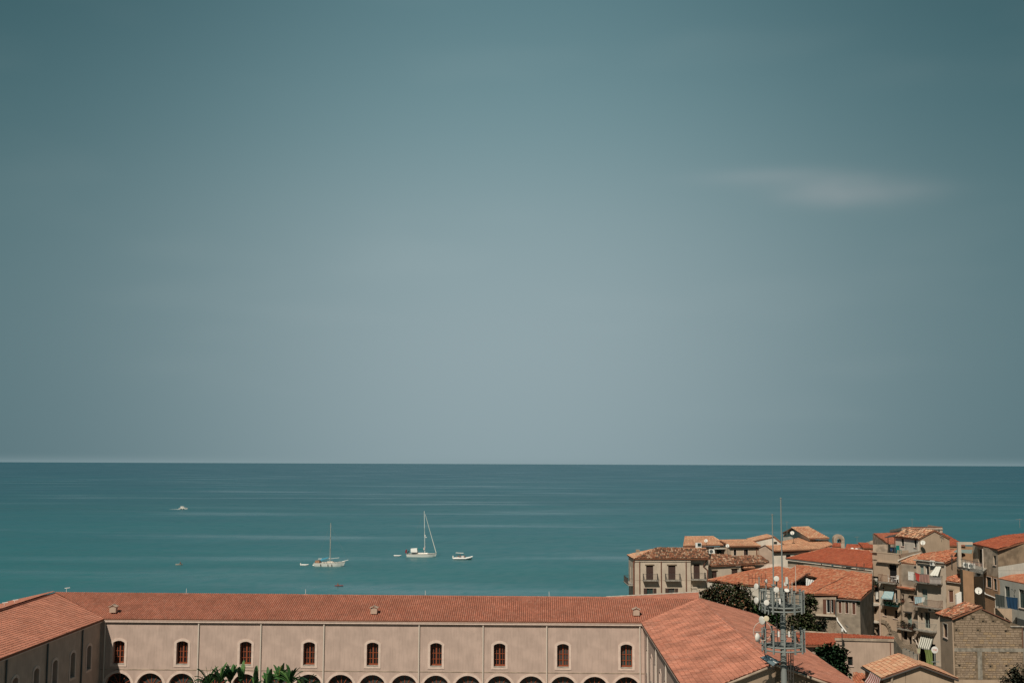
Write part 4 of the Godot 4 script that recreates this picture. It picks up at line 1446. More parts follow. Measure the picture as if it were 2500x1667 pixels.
# ---- the broken roof and the stepped houses of the street ----
func town_middle():
	var g0 := 13.0
	var h := thing("broken_roof_house", "big house with wide red roof that has a hole torn in it", "house", Vector3(37, 13, -156))
	var o := {"du": 0.23, "dv": 0.4, "amp": 0.055, "jit": 0.25, "lip": 0.05, "pal": MOTTLED_TILES, "sag": 0.12, "missing": 0.003, "from": Vector3(23.278, 24.107, -166)}
	var up := Vector3(0.659, 0.166, -0.734)
	for q in [
		[Vector3(23.278, 24.107, -166), Vector3(27.757, 24.017, -160.258), Vector3(30.866, 24.055, -157.164), Vector3(32.586, 24.268, -157.134), Vector3(33.033, 25.767, -169.841)],
		[Vector3(33.033, 25.767, -169.841), Vector3(32.586, 24.268, -157.134), Vector3(35.815, 25.239, -162.122), Vector3(34.675, 25.606, -166.612)],
		[Vector3(34.675, 25.606, -166.612), Vector3(35.815, 25.239, -162.122), Vector3(36.939, 25.077, -159.46), Vector3(38.091, 25.897, -165.407), Vector3(36.208, 26.012, -168.496)],
		[Vector3(38.091, 25.897, -165.407), Vector3(36.939, 25.077, -159.46), Vector3(39.639, 24.987, -155.68), Vector3(41.668, 25.842, -160.968)],
		[Vector3(36.939, 25.077, -159.46), Vector3(34.844, 24.425, -156.028), Vector3(33.736, 23.812, -151.85), Vector3(37.262, 24.008, -149.687), Vector3(39.639, 24.987, -155.68)],
		[Vector3(30.866, 24.055, -157.164), Vector3(33.736, 23.812, -151.85), Vector3(34.844, 24.425, -156.028), Vector3(32.586, 24.268, -157.134)],
		[Vector3(41.668, 25.842, -160.968), Vector3(39.639, 24.987, -155.68), Vector3(37.262, 24.008, -149.687), Vector3(36.557, 23.712, -147.856), Vector3(38.77, 23.778, -146), Vector3(41.322, 24.581, -150.25), Vector3(43.438, 25.67, -157.5)]]:
		roof(h, q, up, o)
	ridge(h, [Vector3(23.278, 24.107, -166), Vector3(33.033, 25.767, -169.841), Vector3(34.675, 25.606, -166.612)], {"pal": MOTTLED_TILES})
	# two dark seams where rows of tiles are missing
	for q in [[Vector3(41.29, 25.632, -159.542), Vector3(34.614, 23.951, -152.108)], [Vector3(40.487, 25.187, -156.506), Vector3(35.369, 23.942, -151.2)]]:
		var nb := mb()
		nb.tube([q[0] + Vector3(0, 0.07, 0), q[1] + Vector3(0, 0.07, 0)], 0.06, 4)
		obj("roof_seam", nb, M.rust, h)
	# the loft seen through the hole: a floor, fallen boards and hanging white sheeting
	var fl := mb()
	var hp := [Vector3(30.606, 23.876, -155.869), Vector3(33.78, 23.763, -151.373), Vector3(38.626, 25.065, -157.489), Vector3(36.432, 25.833, -166.674)]
	for k in 4:
		hp[k] -= Vector3(0, 1.9, 0)
	fl.slab(hp, Vector3(0, -0.2, 0))
	obj("loft_floor", fl, M.iron, h)
	var tp := [Vector3(35.755, 25.182, -161.686), Vector3(36.793, 25.025, -159.162), Vector3(34.822, 24.385, -155.703), Vector3(34.449, 24.362, -155.909)]
	for k in 5:
		fl = mb()
		var a: Vector3 = tp[0].lerp(tp[1], k / 5.0 + 0.01)
		var e: Vector3 = tp[0].lerp(tp[1], k / 5.0 + 0.17)
		var f2: Vector3 = tp[3].lerp(tp[2], k / 5.0 + 0.16)
		var f1: Vector3 = tp[3].lerp(tp[2], k / 5.0)
		fl.slab([a - Vector3(0, 0.35, 0), f1 - Vector3(0, 0.9, 0), f2 - Vector3(0, 0.85, 0), e - Vector3(0, 0.3 + 0.1 * (k % 2), 0)], Vector3(0.02, -0.05, -0.02))
		obj("ceiling_board", fl, M.white, h)
	fl = mb()
	var ed := [Vector3(32.586, 24.268, -157.134), Vector3(35.815, 25.239, -162.122), Vector3(36.939, 25.077, -159.46), Vector3(34.844, 24.425, -156.028)]
	fl.tube([ed[0], ed[1], ed[2]], 0.09, 5)
	fl.tube([ed[1] + Vector3(0, 0.1, 0), ed[1] + Vector3(0.6, 0.22, 0.2)], 0.12, 5)
	obj("broken_edge", fl, M.rust, h)
	wall(h, M.plaster_white, Vector3(23.25, 23.779, -165.988), Vector3(31.073, 23.68, -156.484), g0)
	wall(h, M.render_stained, Vector3(31.073, 23.68, -156.484), Vector3(34.006, 23.452, -151.226), g0, [], [[0.163, 22.137, 1.582, 23.588, "void"]])
	var t := wall(h, M.render_stained, Vector3(34.006, 23.452, -151.226), Vector3(36.832, 23.66, -149.938), 21.458, [], [[1.902, 21.695, 2.351, 23.316, "glass", {"frame": M.white}], [2.451, 21.722, 2.749, 23.341, "glass", {"frame": M.white}]])
	for q in [[1.495, 21.57, 1.876, 23.318], [2.351, 21.711, 2.465, 23.306], [2.753, 21.614, 3.021, 23.331]]:
		leaf_panel(h, t, q[0], q[2], q[1], q[3], 0.05, M.wood_red)
	var b := mb(t)
	b.span(Vector3(-0.3, 21.284, -0.2), Vector3(3.106, 21.483, 0.25))
	obj("ledge", b, M.plaster_pale, h)
	wall(h, M.rubble, Vector3(33.133, 21.162, -151.899), Vector3(36.971, 21.407, -150.15), g0)
	t = wall(h, M.render_grey, Vector3(36.32, 23.376, -148.056), Vector3(38.701, 23.445, -146.03), g0, [], [[0.353, 22.026, 0.739, 23.359, "shut", {"leaf": M.wood_red, "surround": 0.06}], [1.245, 22.053, 1.639, 23.362, "half", {"leaf": M.wood_red, "surround": 0.06}], [2.145, 22.009, 2.546, 23.37, "shut", {"leaf": M.wood_red, "surround": 0.06}]])
	b = mb()
	b.tube([Vector3(36.35, 21.471, -147.835), Vector3(36.424, 21.088, -147.772), Vector3(37.223, 19.841, -146.96)], 0.09, 6)
	obj("downpipe", b, M.white, h)
	pipe(h, [Vector3(36.3, 23.465, -147.943), Vector3(36.263, 21.599, -147.974)], M.steel_dark, 0.06)
	pipe(h, [Vector3(36.296, 23.602, -147.815), Vector3(38.676, 23.652, -145.789)], M.steel_dark, 0.07, "gutter")
	wall(h, M.render_grey, Vector3(38.701, 23.445, -146.03), Vector3(43.338, 25.37, -157.5), g0, [Vector2(0.588, 23.637), Vector2(13.104, 25.529)])
	wall(h, M.plaster_white, Vector3(43.438, 25.47, -157.5), Vector3(36.208, 25.812, -168.496), g0)
	wall(h, M.plaster_white, Vector3(36.208, 25.812, -168.496), Vector3(23.25, 23.779, -165.988), g0)
	# pale parapet of a yard between this roof and the long red hall
	h = thing("yard_wall", "long weathered whitewashed wall between the broken red roof and the red hall", "wall", Vector3(33.568, 13, -171.16))
	b = mb()
	var w1 := [Vector3(30.389, 25.229, -168.693), Vector3(32.058, 26.081, -168.723), Vector3(34.17, 26.091, -168.761), Vector3(34.504, 25.698, -168.768), Vector3(35.416, 25.645, -168.784), Vector3(36.223, 26.043, -168.798)]
	for k in w1.size() - 1:
		wall(h, M.plaster_white, w1[k], w1[k + 1], g0, [], [], 0.1)
	wall(h, M.render_stained, Vector3(37.053, 26.245, -168.863), Vector3(43.899, 25.897, -159.078), g0, [Vector2(-0.936, 26.032), Vector2(2.357, 26.101), Vector2(5.682, 26.014), Vector2(11.942, 25.897)])

	# --- the street front: three narrow houses standing at an angle ---
	h = thing("terrace_house", "tall narrow house with roof terrace, blue awning and laundry, left end of the stepped street", "house", Vector3(47.539, 13, -165.979))
	t = wall(h, M.plaster_beige, Vector3(46.395, 26.506, -167.987), Vector3(48.801, 26.506, -163.764), g0, [Vector2(0, 27.907), Vector2(4.86, 27.907)], [
		[2.832, 24.138, 4.404, 26.421, "void", {"door": true}],
		[-0.043, 21.08, 1.046, 24.596, "void"],
		[3.698, 21.285, 4.395, 23.117, "glass", {"frame": M.white, "door": true}],
		[1.761, 19.431, 2.359, 20.341, "glass", {"frame": M.green_dark, "sill": true}],
		[3.629, 19.267, 4.34, 20.359, "glass", {"sill": true}],
		[1.694, 22.99, 1.995, 23.267, "glass", {"frame": M.white, "sill": true}],
		[-0.006, 19.728, 0.527, 20.369, "glass"],
		[0.195, 16.505, 1.029, 18.002, "void"]], 0.35)
	b = mb(t)
	b.span(Vector3(0.993, 26.636, 0.005), Vector3(4.96, 26.78, 0.42))
	b.span(Vector3(1.145, 26.78, 0.006), Vector3(4.86, 27.847, 0.25))
	b.span(Vector3(-0.1, 27.857, -0.3), Vector3(4.91, 27.957, 0.28))
	obj("parapet", b, M.plaster_beige, h)
	# whitewashed strip of the lower front
	b = mb(t)
	b.span(Vector3(1.174, 20.276, 0.004), Vector3(1.815, 23.885, 0.03))
	obj("whitewash", b, M.plaster_white, h)
	balcony(h, t, 1.797, 4.612, 24.051, 0.9, {"gap": 0.16, "iron": M.rust})
	balcony(h, t, 2.057, 4.641, 21.01, 0.8, {"iron": M.steel})
	b = mb(t)
	b.span(Vector3(0.05, 20.696, 0.004), Vector3(1.195, 21.002, 0.9))
	b.span(Vector3(0.0, 18.359, 0.004), Vector3(1.109, 18.581, 0.7))
	obj("ledge", b, M.plaster_white, h)
	pipe(h, [t * Vector3(1.256, 20.834, 0.12), t * Vector3(1.256, g0, 0.12)], M.plaster_rose, 0.13)
	# old arch in the foot of the wall
	b = mb(t)
	var ac := Vector2(1.703, 17.305)
	for k in 10:
		var a := PI * k / 10.0
		b.box(Vector3(ac.x + cos(a) * 1.35, ac.y + sin(a) * 1.35, 0.06), Vector3(0.5, 0.34, 0.24), Basis(Vector3.BACK, a))
	obj("old_arch", b, M.rubble, h)
	wall(h, M.plaster_beige, Vector3(48.801, 27.907, -163.764), Vector3(54.218, 27.816, -171), g0, [Vector2(0, 27.907), Vector2(9, 27.907)], [], 0.1)
	wall(h, M.plaster_beige, Vector3(52.478, 27.907, -171.452), Vector3(46.395, 27.907, -167.987), g0)
	b = mb()
	b.slab([Vector3(46.395, 26.907, -167.987), Vector3(48.801, 26.907, -163.764), Vector3(54.883, 26.907, -167.229), Vector3(52.478, 26.907, -171.452)], Vector3(0, -0.2, 0))
	obj("terrace_floor", b, M.concrete, h)
	b = mb()
	b.tube([Vector3(53.937, 27.595, -170.5), Vector3(51.094, 27.46, -166.5), Vector3(48.649, 27.07, -163.6)], 0.11, 6)
	obj("ramp_coping", b, M.plaster_white, h)
	# terrace pavilion with grey wall and posts
	wall(h, M.render_stained, Vector3(46.52, 28.919, -168), Vector3(48.949, 28.932, -168), 26.907)
	b = mb()
	for q in [Vector3(47.913, 28.044, -165.5), Vector3(48.679, 27.975, -165)]:
		b.tube([q - Vector3(0, 0.4, 0), Vector3(q.x, 30.092, q.z)], 0.05, 5)
	obj("pergola_post", b, M.iron, h)
	b = mb()
	b.slab([Vector3(47.182, 30.121, -164.5), Vector3(48.57, 30.294, -164.5), Vector3(49.722, 30.285, -168), Vector3(48.814, 30.168, -168)], Vector3(0, -0.1, 0))
	obj("pergola_roof", b, M.iron, h)

	h = thing("plastered_house", "narrow house with patchy grey plaster and white shutters in the middle of the stepped street", "house", Vector3(49.595, 13, -163.076))
	t = wall(h, M.render_stained, Vector3(49.102, 26.647, -163.943), Vector3(50.659, 26.647, -161.209), g0, [], [
		[-0.036, 21.64, 0.363, 22.621, "glass", {"sill": true}],
		[1.474, 21.805, 2.079, 22.588, "glass", {"sill": true, "hood": 0.3}],
		[0.107, 19.617, 0.353, 20.405, "glass"],
		[0.79, 18.41, 1.649, 20.246, "shut", {"leaf": M.green_pale, "door": true, "hood": 0.5, "hood_mat": M.iron}],
		[0.897, 16.05, 1.504, 17.073, "void"],
		[-0.048, 16.582, 0.745, 17.719, "void"]], 0.3)
	b = mb(t)
	b.span(Vector3(-0.145, 23.884, 0.003), Vector3(2.372, 26.523, 0.02))
	obj("grey_plaster", b, M.render_grey, h, "bare grey plaster patch")
	leaf_panel(h, t, 1.311, 1.79, 24.578, 25.715, 0.08, M.white)
	leaf_panel(h, t, 1.811, 2.295, 24.576, 25.711, 0.08, M.white)
	roof(h, [Vector3(48.407, 23.506, -164.153), Vector3(49.86, 23.454, -161.601), Vector3(50.279, 23.535, -161.836), Vector3(48.862, 23.595, -164.324)], Vector3(0, 0.5, 0) - Vector3(-0.869, 0, 0.495), {"du": 0.22, "thick": 0.12, "pal": MOTTLED_TILES})
	balcony(h, t, -0.383, 2.128, 18.101, 0.75, {"rail": 0.8})
	pipe(h, [t * Vector3(2.996, 26.647, 0.1), t * Vector3(2.996, g0, 0.1)], M.pipe_white, 0.06)
	roof(h, [Vector3(48.88, 26.923, -164.42), Vector3(50.398, 26.722, -161.689), Vector3(51.564, 27.124, -164.831), Vector3(53.518, 27.682, -169)], Vector3(0.482, 0.12, -0.868), {"du": 0.22, "pal": SAND_TILES, "jit": 0.4, "vary": 0.25, "sag": 0.06})
	# rough stone where the plaster has fallen off the foot of the wall
	wall(h, M.rubble, Vector3(47.376, 17.131, -166.165), Vector3(50.041, 16.475, -161.486), g0, [Vector2(-0.014, 16.746), Vector2(1.275, 17.671), Vector2(2.147, 17.562), Vector2(2.546, 16.639), Vector2(3.813, 16), Vector2(5.389, 16.582)], [], 0.1, "stone_foot")
	pipe(h, [Vector3(49.918, 16.996, -162.307), Vector3(50.077, 16.83, -161.624), Vector3(50.204, 16.227, -161.402)], M.pipe_white, 0.07)

	h = thing("laundry_house", "house with three laundry-hung balconies and a mottled red roof, right end of the stepped street", "house", Vector3(51.43, 13, -159.149))
	t = wall(h, M.plaster_pale, Vector3(50.334, 27.418, -161.073), Vector3(52.736, 27.377, -156.855), g0, [], [
		[0.491, 24.699, 1.153, 26.679, "shut", {"leaf": M.green_pale, "door": true}],
		[1.394, 24.672, 2.05, 26.748, "glass", {"frame": M.white, "door": true}],
		[0.715, 21.548, 1.651, 23.676, "shut", {"leaf": M.green_pale, "door": true}],
		[0.979, 18.649, 1.945, 20.741, "glass", {"frame": M.green_pale, "door": true}],
		[0.301, 19.516, 0.719, 20.581, "glass"],
		[-0.016, 13.042, 2.738, 16.733, "void"]], 0.25)
	balcony(h, t, 0.25, 4.276, 24.651, 1.0, {"gap": 0.16})
	balcony(h, t, 0.1, 4.212, 21.523, 1.05, {"gap": 0.09, "iron": M.rust})
	balcony(h, t, 0.0, 3.075, 18.415, 0.95, {"gap": 0.22, "iron": M.steel})
	pipe(h, [t * Vector3(0.1, 27.218, 0.2), t * Vector3(0.1, 26.818, 0.1), t * Vector3(0.1, g0, 0.1)], M.plaster_pale, 0.09)
	b = mb()
	b.tube([Vector3(49.933, 27.386, -160.927), Vector3(52.404, 27.355, -156.59)], 0.1, 6)
	obj("gutter", b, M.concrete_pale, h)
	roof(h, [Vector3(50.207, 27.462, -160.839), Vector3(52.673, 27.431, -156.51), Vector3(54.993, 27.99, -158.2), Vector3(56.054, 28.251, -159.016), Vector3(56.139, 28.662, -162.905), Vector3(51.816, 27.998, -163.46)], Vector3(0.837, 0.192, -0.513), {"du": 0.23, "pal": MOTTLED_TILES, "jit": 0.7, "vary": 0.3, "sag": 0.12})
	wall(h, M.plaster_tan, Vector3(52.736, 27.377, -156.855), Vector3(55.082, 27.922, -158.4), g0)
	close_up(h, M.plaster_pale, Vector3(52.112, 27.922, -163.614), Vector3(55.082, 27.922, -158.4), 0.5, g0)
	b = mb()
	b.tube([Vector3(53.576, 26.978, -157), Vector3(53.597, 28.076, -157)], 0.07, 6)
	b.box(Vector3(53.602, 28.207, -157), Vector3(0.3, 0.14, 0.22))
	b.tube([Vector3(53.503, 28.389, -157), Vector3(53.739, 28.39, -157)], 0.05, 5)
	obj("stove_pipe", b, M.iron, h)

	h = thing("orange_roof_annex", "little annex with mossy orange roof and brown shutter right of the laundry house", "house", Vector3(55, 13, -159))
	t = wall(h, M.plaster_tan, Vector3(51.927, 25.219, -154.6), Vector3(53.651, 24.999, -154.6), g0, [], [[0.346, 22.636, 0.878, 24.069, "shut", {"leaf": M.wood_red, "surround": 0.05, "hood": 0.06}]])
	roof(h, [Vector3(51.769, 25.334, -154.2), Vector3(53.616, 25.064, -154.2), Vector3(54.579, 25.925, -157.16), Vector3(52.346, 25.659, -155.409)], Vector3(-0.372, 0.346, -0.861), {"du": 0.23, "pal": MOTTLED_TILES, "jit": 0.6, "vary": 0.35})
	pipe(h, [t * Vector3(0, 25.199, 0.3), t * Vector3(1.724, 24.979, 0.3)], M.concrete_pale, 0.09, "gutter")
	b = mb(t)
	b.slab([Vector3(1.075, 22.102, 0.55), Vector3(1.724, 22.102, 0.55), Vector3(1.724, 23.948, 0.55), Vector3(1.075, 23.637, 0.55)], Vector3(0, 0, -0.5))
	obj("white_bay", b, M.white, h)
	roof(h, [Vector3(59.338, 27.274, -176), Vector3(61.344, 27.285, -176), Vector3(62.982, 27.406, -181), Vector3(61.289, 27.578, -181)], Vector3(0, 0.3, -1), {"du": 0.25, "pal": RED_TILES})

	# the white house on the terraces above
	h = thing("white_terrace_house", "white upper house with brown lichened roof, dark slit windows and beige gable end", "house", Vector3(58, 13, -180))
	t = wall(h, M.plaster_white, Vector3(53.5, 29.26, -181), Vector3(55.246, 29.26, -175.094), g0, [], [[1.524, 27.961, 2.187, 29.163, "glass", {"frame": M.green_dark, "sill": true}], [4.761, 27.972, 5.371, 29.183, "glass", {"frame": M.green_dark, "sill": true}]])
	wall(h, M.plaster_tan, Vector3(55.246, 29.26, -175.094), Vector3(59.993, 29.26, -176.496), g0, [Vector2(0, 29.26), Vector2(2.45, 30.403), Vector2(4.95, 29.16)])
	wall(h, M.plaster_white, Vector3(58.248, 29.26, -182.403), Vector3(53.5, 29.26, -181), g0)
	roof(h, [Vector3(53.108, 29.28, -181.093), Vector3(54.944, 29.28, -174.879), Vector3(57.629, 30.523, -175.673), Vector3(55.793, 30.523, -181.886)], Vector3(0, 0.5, 0) - Vector3(-0.959, 0, 0.283), {"du": 0.25, "pal": OLD_TILES + SAND_TILES, "jit": 0.6, "vary": 0.25, "sag": 0.08, "amp": 0.09})
	roof(h, [Vector3(55.793, 30.523, -181.886), Vector3(57.629, 30.523, -175.673), Vector3(60.096, 29.26, -176.402), Vector3(58.26, 29.26, -182.615)], Vector3(0, 0.5, 0) + Vector3(-0.959, 0, 0.283), {"du": 0.25, "pal": OLD_TILES})
	pipe(h, [t * Vector3(6.009, 29.16, 0.12), t * Vector3(6.009, 25.26, 0.12)], M.pipe_white, 0.07)
	dish(Vector3(55.417, 28.781, -174.206), Vector3(-0.35, 0.35, 0.85), 0.34, Vector3(55.554, 28.37, -175.133), "big white dish on the beige gable of the white terrace house")
	aerial(Vector3(52.287, 27.876, -172), 0.9, Vector3(0.5, 0, 0.1), "bent aerial on the terrace in front of the white house")
	aerial(Vector3(58.634, 29.102, -175.834), 0.7, Vector3(0.6, 0, 0.1), "thin aerial against the beige gable of the white terrace house")
	# things on the terrace
	for q in [[Vector3(48.3, 28.703, -166), Color(.02, .05, .11), 0.55, 0.45], [Vector3(48.604, 28.701, -165.8), Color(.015, .015, .02), 0.3, 0.8], [Vector3(48.769, 28.709, -165.7), Color(.01, .07, .10), 0.5, 0.7]]:
		var c := thing("garment", {0: "navy shirt on the terrace washing line", 1: "black trousers on the terrace washing line", 2: "dark teal towel on the terrace washing line"}[int(q[2] == 0.3) + 2 * int(q[2] == 0.5)], "laundry", q[0], "washing on the terrace line")
		b = mb(Transform3D(Basis(), q[0]), q[1])
		b.span(Vector3(0, -q[3], -0.02), Vector3(q[2] * 0.8, 0, 0.02))
		b.span(Vector3(q[2] * 0.1, -q[3] - 0.12, -0.03), Vector3(q[2] * 0.45, -q[3], 0.025))
		obj("fabric", b, M.painted, c)
	var ch := thing("plastic_chair", "teal plastic chair back showing over the terrace parapet", "chair", Vector3(49.031, 28.069, -164.5))
	b = mb(Transform3D(Basis(Vector3.UP, 0.3), Vector3(49.031, 28.069, -164.5)), Color(.01, .19, .17))
	b.span(Vector3(-0.25, 0.35, -0.2), Vector3(0.25, 0.4, 0.25))
	obj("seat", b, M.painted, ch)
	b = mb(Transform3D(Basis(Vector3.UP, 0.3), Vector3(49.031, 28.069, -164.5)), Color(.01, .19, .17))
	b.span(Vector3(-0.25, 0.4, -0.24), Vector3(0.25, 0.95, -0.19))
	obj("backrest", b, M.painted, ch)
	for s in [-1, 1]:
		for z in [-0.18, 0.22]:
			b = mb(Transform3D(Basis(Vector3.UP, 0.3), Vector3(49.031, 28.069, -164.5)), Color(.01, .19, .17))
			b.span(Vector3(0.22 * s - 0.02, -0.1, z - 0.02), Vector3(0.22 * s + 0.02, 0.36, z + 0.02))
			obj("leg", b, M.painted, ch)
	street_life()


func street_life():
	var b: MB
	# awnings and washing on the street fronts
	cloth("blue_awning", "blue and white striped awning over the middle balcony of the terrace house", "awning", [Vector3(47.393, 22.741, -166.135), Vector3(48.256, 22.879, -164.621), Vector3(47.722, 22.03, -163.639), Vector3(46.754, 21.944, -165.338)], M.painted, "", 0.05, [Color(.10, .36, .46), Color(.62, .64, .60), 17])
	cloth("striped_awning", "grey and white striped awning below the lowest balcony of the laundry house", "awning", [Vector3(50.482, 17.72, -160.611), Vector3(51.497, 17.613, -158.828), Vector3(50.499, 16.318, -157.349), Vector3(49.542, 16.446, -159.029)], M.painted, "", 0.05, [Color(.62, .62, .56), Color(.19, .20, .175), 12])
	cloth("white_awning", "white canvas slung out from the top balcony of the laundry house", "awning", [Vector3(51.864, 26.823, -158.084), Vector3(52.298, 26.864, -157.321), Vector3(51.584, 25.702, -156.554), Vector3(50.87, 25.686, -157.808)], M.canvas, "", 0.04)
	cloth("red_cloth", "red cloth hanging at the left end of the top laundry balcony", "laundry", [Vector3(49.718, 25.872, -160.033), Vector3(50.093, 25.695, -159.374), Vector3(50.073, 24.685, -159.409), Vector3(49.853, 24.858, -159.795)], tinted(.42, .05, .04), "washing on the street balconies")
	cloth("pink_sheet", "dusty pink sheet over the rail of the top laundry balcony", "laundry", [Vector3(50.102, 25.7, -159.318), Vector3(50.868, 25.776, -157.973), Vector3(50.914, 24.682, -157.893), Vector3(50.1, 24.72, -159.321)], tinted(.33, .19, .16), "washing on the street balconies")
	cloth("checked_cover", "pale chequered cover tied inside the right half of the top balcony rail", "cover", [Vector3(50.95, 25.473, -157.849), Vector3(51.851, 25.575, -156.268), Vector3(51.836, 24.846, -156.294), Vector3(50.953, 24.765, -157.844)], M.painted, "", 0.02, [Color(.50, .46, .42), Color(.24, .20, .19), 17])
	cloth("blue_towel", "light blue towels hung out from the left of the middle laundry balcony", "laundry", [Vector3(49.58, 22.679, -160.073), Vector3(50.182, 22.773, -159.015), Vector3(50.186, 22.09, -159.009), Vector3(49.649, 21.766, -159.952)], tinted(.36, .50, .55), "washing on the street balconies")
	cloth("white_towel", "white towel beside the blue ones at the middle laundry balcony", "laundry", [Vector3(50.221, 22.805, -158.967), Vector3(50.476, 22.83, -158.519), Vector3(50.379, 22.18, -158.691), Vector3(50.207, 22.092, -158.992)], tinted(.64, .64, .60), "washing on the street balconies")
	cloth("green_sheet", "long green sheet hanging below the grey striped awning", "laundry", [Vector3(49.979, 16.237, -157.857), Vector3(50.548, 16.342, -156.858), Vector3(50.638, 14.21, -156.701), Vector3(50.191, 14.282, -157.485)], tinted(.16, .21, .07), "", 0.1)
	cloth("pale_towel", "pale yellow-green towel left of the long green sheet", "laundry", [Vector3(49.425, 16.225, -158.931), Vector3(49.662, 16.238, -158.514), Vector3(49.616, 15.601, -158.595), Vector3(49.446, 15.605, -158.893)], tinted(.42, .42, .28))
	cooler(Transform3D(Basis(Vector3(0.495, 0, 0.869), Vector3.UP, Vector3(-0.869, 0, 0.495)), Vector3(51.549, 26.826, -158.334)).scaled_local(Vector3(0.75, 1.1, 1)), "white air conditioner under the eave of the laundry house")
	cooler(Transform3D(Basis(Vector3(0.495, 0, 0.869), Vector3.UP, Vector3(-0.869, 0, 0.495)), Vector3(51.311, 20.867, -158.751)), "air conditioner in the shade under the middle laundry balcony")
	# white plastic table and chairs on the upper balcony
	var at := Vector3(48.049, 24.188, -164.074)
	var tb := thing("plastic_table", "white plastic table on the terrace house balcony", "table", at)
	b = mb(Transform3D(Basis(), at))
	b.lathe([Vector2(0.0, 0.68), Vector2(0.4, 0.68), Vector2(0.42, 0.7), Vector2(0.4, 0.72), Vector2(0.0, 0.72)], 14)
	obj("tabletop", b, M.white, tb)
	for s in 4:
		b = mb(Transform3D(Basis(), at))
		var a := TAU * (s + 0.5) / 4
		b.tube([Vector3(cos(a) * 0.32, 0.0, sin(a) * 0.32), Vector3(cos(a) * 0.26, 0.68, sin(a) * 0.26)], 0.03, 5)
		obj("leg", b, M.white, tb)
	for q in [[Vector3(47.758, 24.164, -164.585), 1.3, "white plastic chair left of the balcony table"], [Vector3(48.319, 24.182, -163.6), -1.2, "white plastic chair right of the balcony table"]]:
		var c := thing("plastic_chair", q[2], "chair", q[0], "white chairs round the balcony table")
		var t := Transform3D(Basis(Vector3.UP, q[1]), q[0])
		b = mb(t)
		b.span(Vector3(-0.24, 0.4, -0.22), Vector3(0.24, 0.45, 0.24))
		obj("seat", b, M.white, c)
		b = mb(t)
		for k in 4:
			b.span(Vector3(-0.23 + k * 0.13, 0.45, -0.25), Vector3(-0.16 + k * 0.13, 0.85, -0.21))
		b.span(Vector3(-0.25, 0.82, -0.26), Vector3(0.25, 0.92, -0.2))
		obj("backrest", b, M.white, c)
		for s in [-1, 1]:
			for z in [-0.2, 0.2]:
				b = mb(t)
				b.span(Vector3(0.22 * s - 0.025, 0, z - 0.025), Vector3(0.22 * s + 0.025, 0.4, z + 0.025))
				obj("leg", b, M.white, c)
	# planting on the balconies
	plant("planter_box", "dark green planter hedge on the lower balcony of the terrace house", "planter", [Vector3(47.122, 20.97, -164.792), Vector3(48.313, 21.008, -162.7)], 0.35, [Color(.015, .05, .03), Color(.02, .065, .03)], 900, tinted(.01, .05, .045))
	plant("potted_shrub", "rounded potted shrub at the left of the plastered house balcony", "potted plant", [Vector3(48.881, 18.188, -163.32), Vector3(49.058, 18.178, -163.009)], 0.75, [Color(.05, .055, .025), Color(.08, .07, .03)], 500, M.rust)
	plant("potted_flowers", "reddish potted flowers at the right of the plastered house balcony", "potted plant", [Vector3(49.499, 18.179, -162.236), Vector3(49.865, 18.163, -161.592)], 0.6, [Color(.06, .06, .03), Color(.16, .06, .05), Color(.10, .05, .03)], 600, M.rust)
	plant("window_flowers", "small flower pots on the sill of the plastered house's left window", "potted plant", [Vector3(49.032, 21.591, -163.762), Vector3(49.211, 21.601, -163.448)], 0.22, [Color(.14, .04, .03), Color(.06, .04, .02)], 120, M.rust)
	# jumble on the stair landing left of the terrace house
	for q in [[Vector3(46.621, 24.353, -167.995), "white towel hanging in the landing recess of the terrace house"], [Vector3(46.663, 22.492, -167.921), "white sheets hanging low in the landing recess of the terrace house"]]:
		cloth("white_cloth", q[1], "laundry", [q[0], q[0] + Vector3(0.495, 0, 0.869) * 0.55, q[0] + Vector3(0.495, 0, 0.869) * 0.6 - Vector3(0, 0.9, 0), q[0] + Vector3(0.495, 0, 0.869) * 0.1 - Vector3(0, 1.05, 0)], tinted(.60, .60, .56))
	plant("potted_palm", "green potted plant on the landing left of the terrace house", "potted plant", [Vector3(46.449, 23.203, -167.489), Vector3(46.636, 23.183, -167.16)], 0.7, [Color(.03, .06, .025), Color(.05, .08, .03)], 260, M.rust)


func tinted(r: float, g: float, b: float) -> StandardMaterial3D:
	var k := "cloth_%d_%d_%d" % [r * 100, g * 100, b * 100]
	return M[k] if M.has(k) else mat(k, r, g, b, 0.9)


func plant(called: String, label: String, category: String, ends: Array, hgt: float, pal: Array, count: int, pot: Material):
	var d := thing(called, label, category, (ends[0] + ends[1]) / 2)
	var u: Vector3 = ends[1] - ends[0]
	var x := Vector3(u.x, 0, u.z).normalized()
	var b := mb(Transform3D(Basis(x, Vector3.UP, x.cross(Vector3.UP)), (ends[0] + ends[1]) / 2))
	b.span(Vector3(-u.length() / 2, 0, -0.14), Vector3(u.length() / 2, 0.24, 0.14))
	obj("pot", b, pot, d)
	var blobs := []
	var k := maxi(1, roundi(u.length() / 0.5))
	for i in k + 1:
		blobs.append([ends[0].lerp(ends[1], float(i) / k) + Vector3(0, 0.24 + hgt * 0.4, 0), Vector3(0.3, hgt * rng.randf_range(0.5, 0.75), 0.28)])
	crown_of(d, blobs, count, 0.16, pal, "foliage")


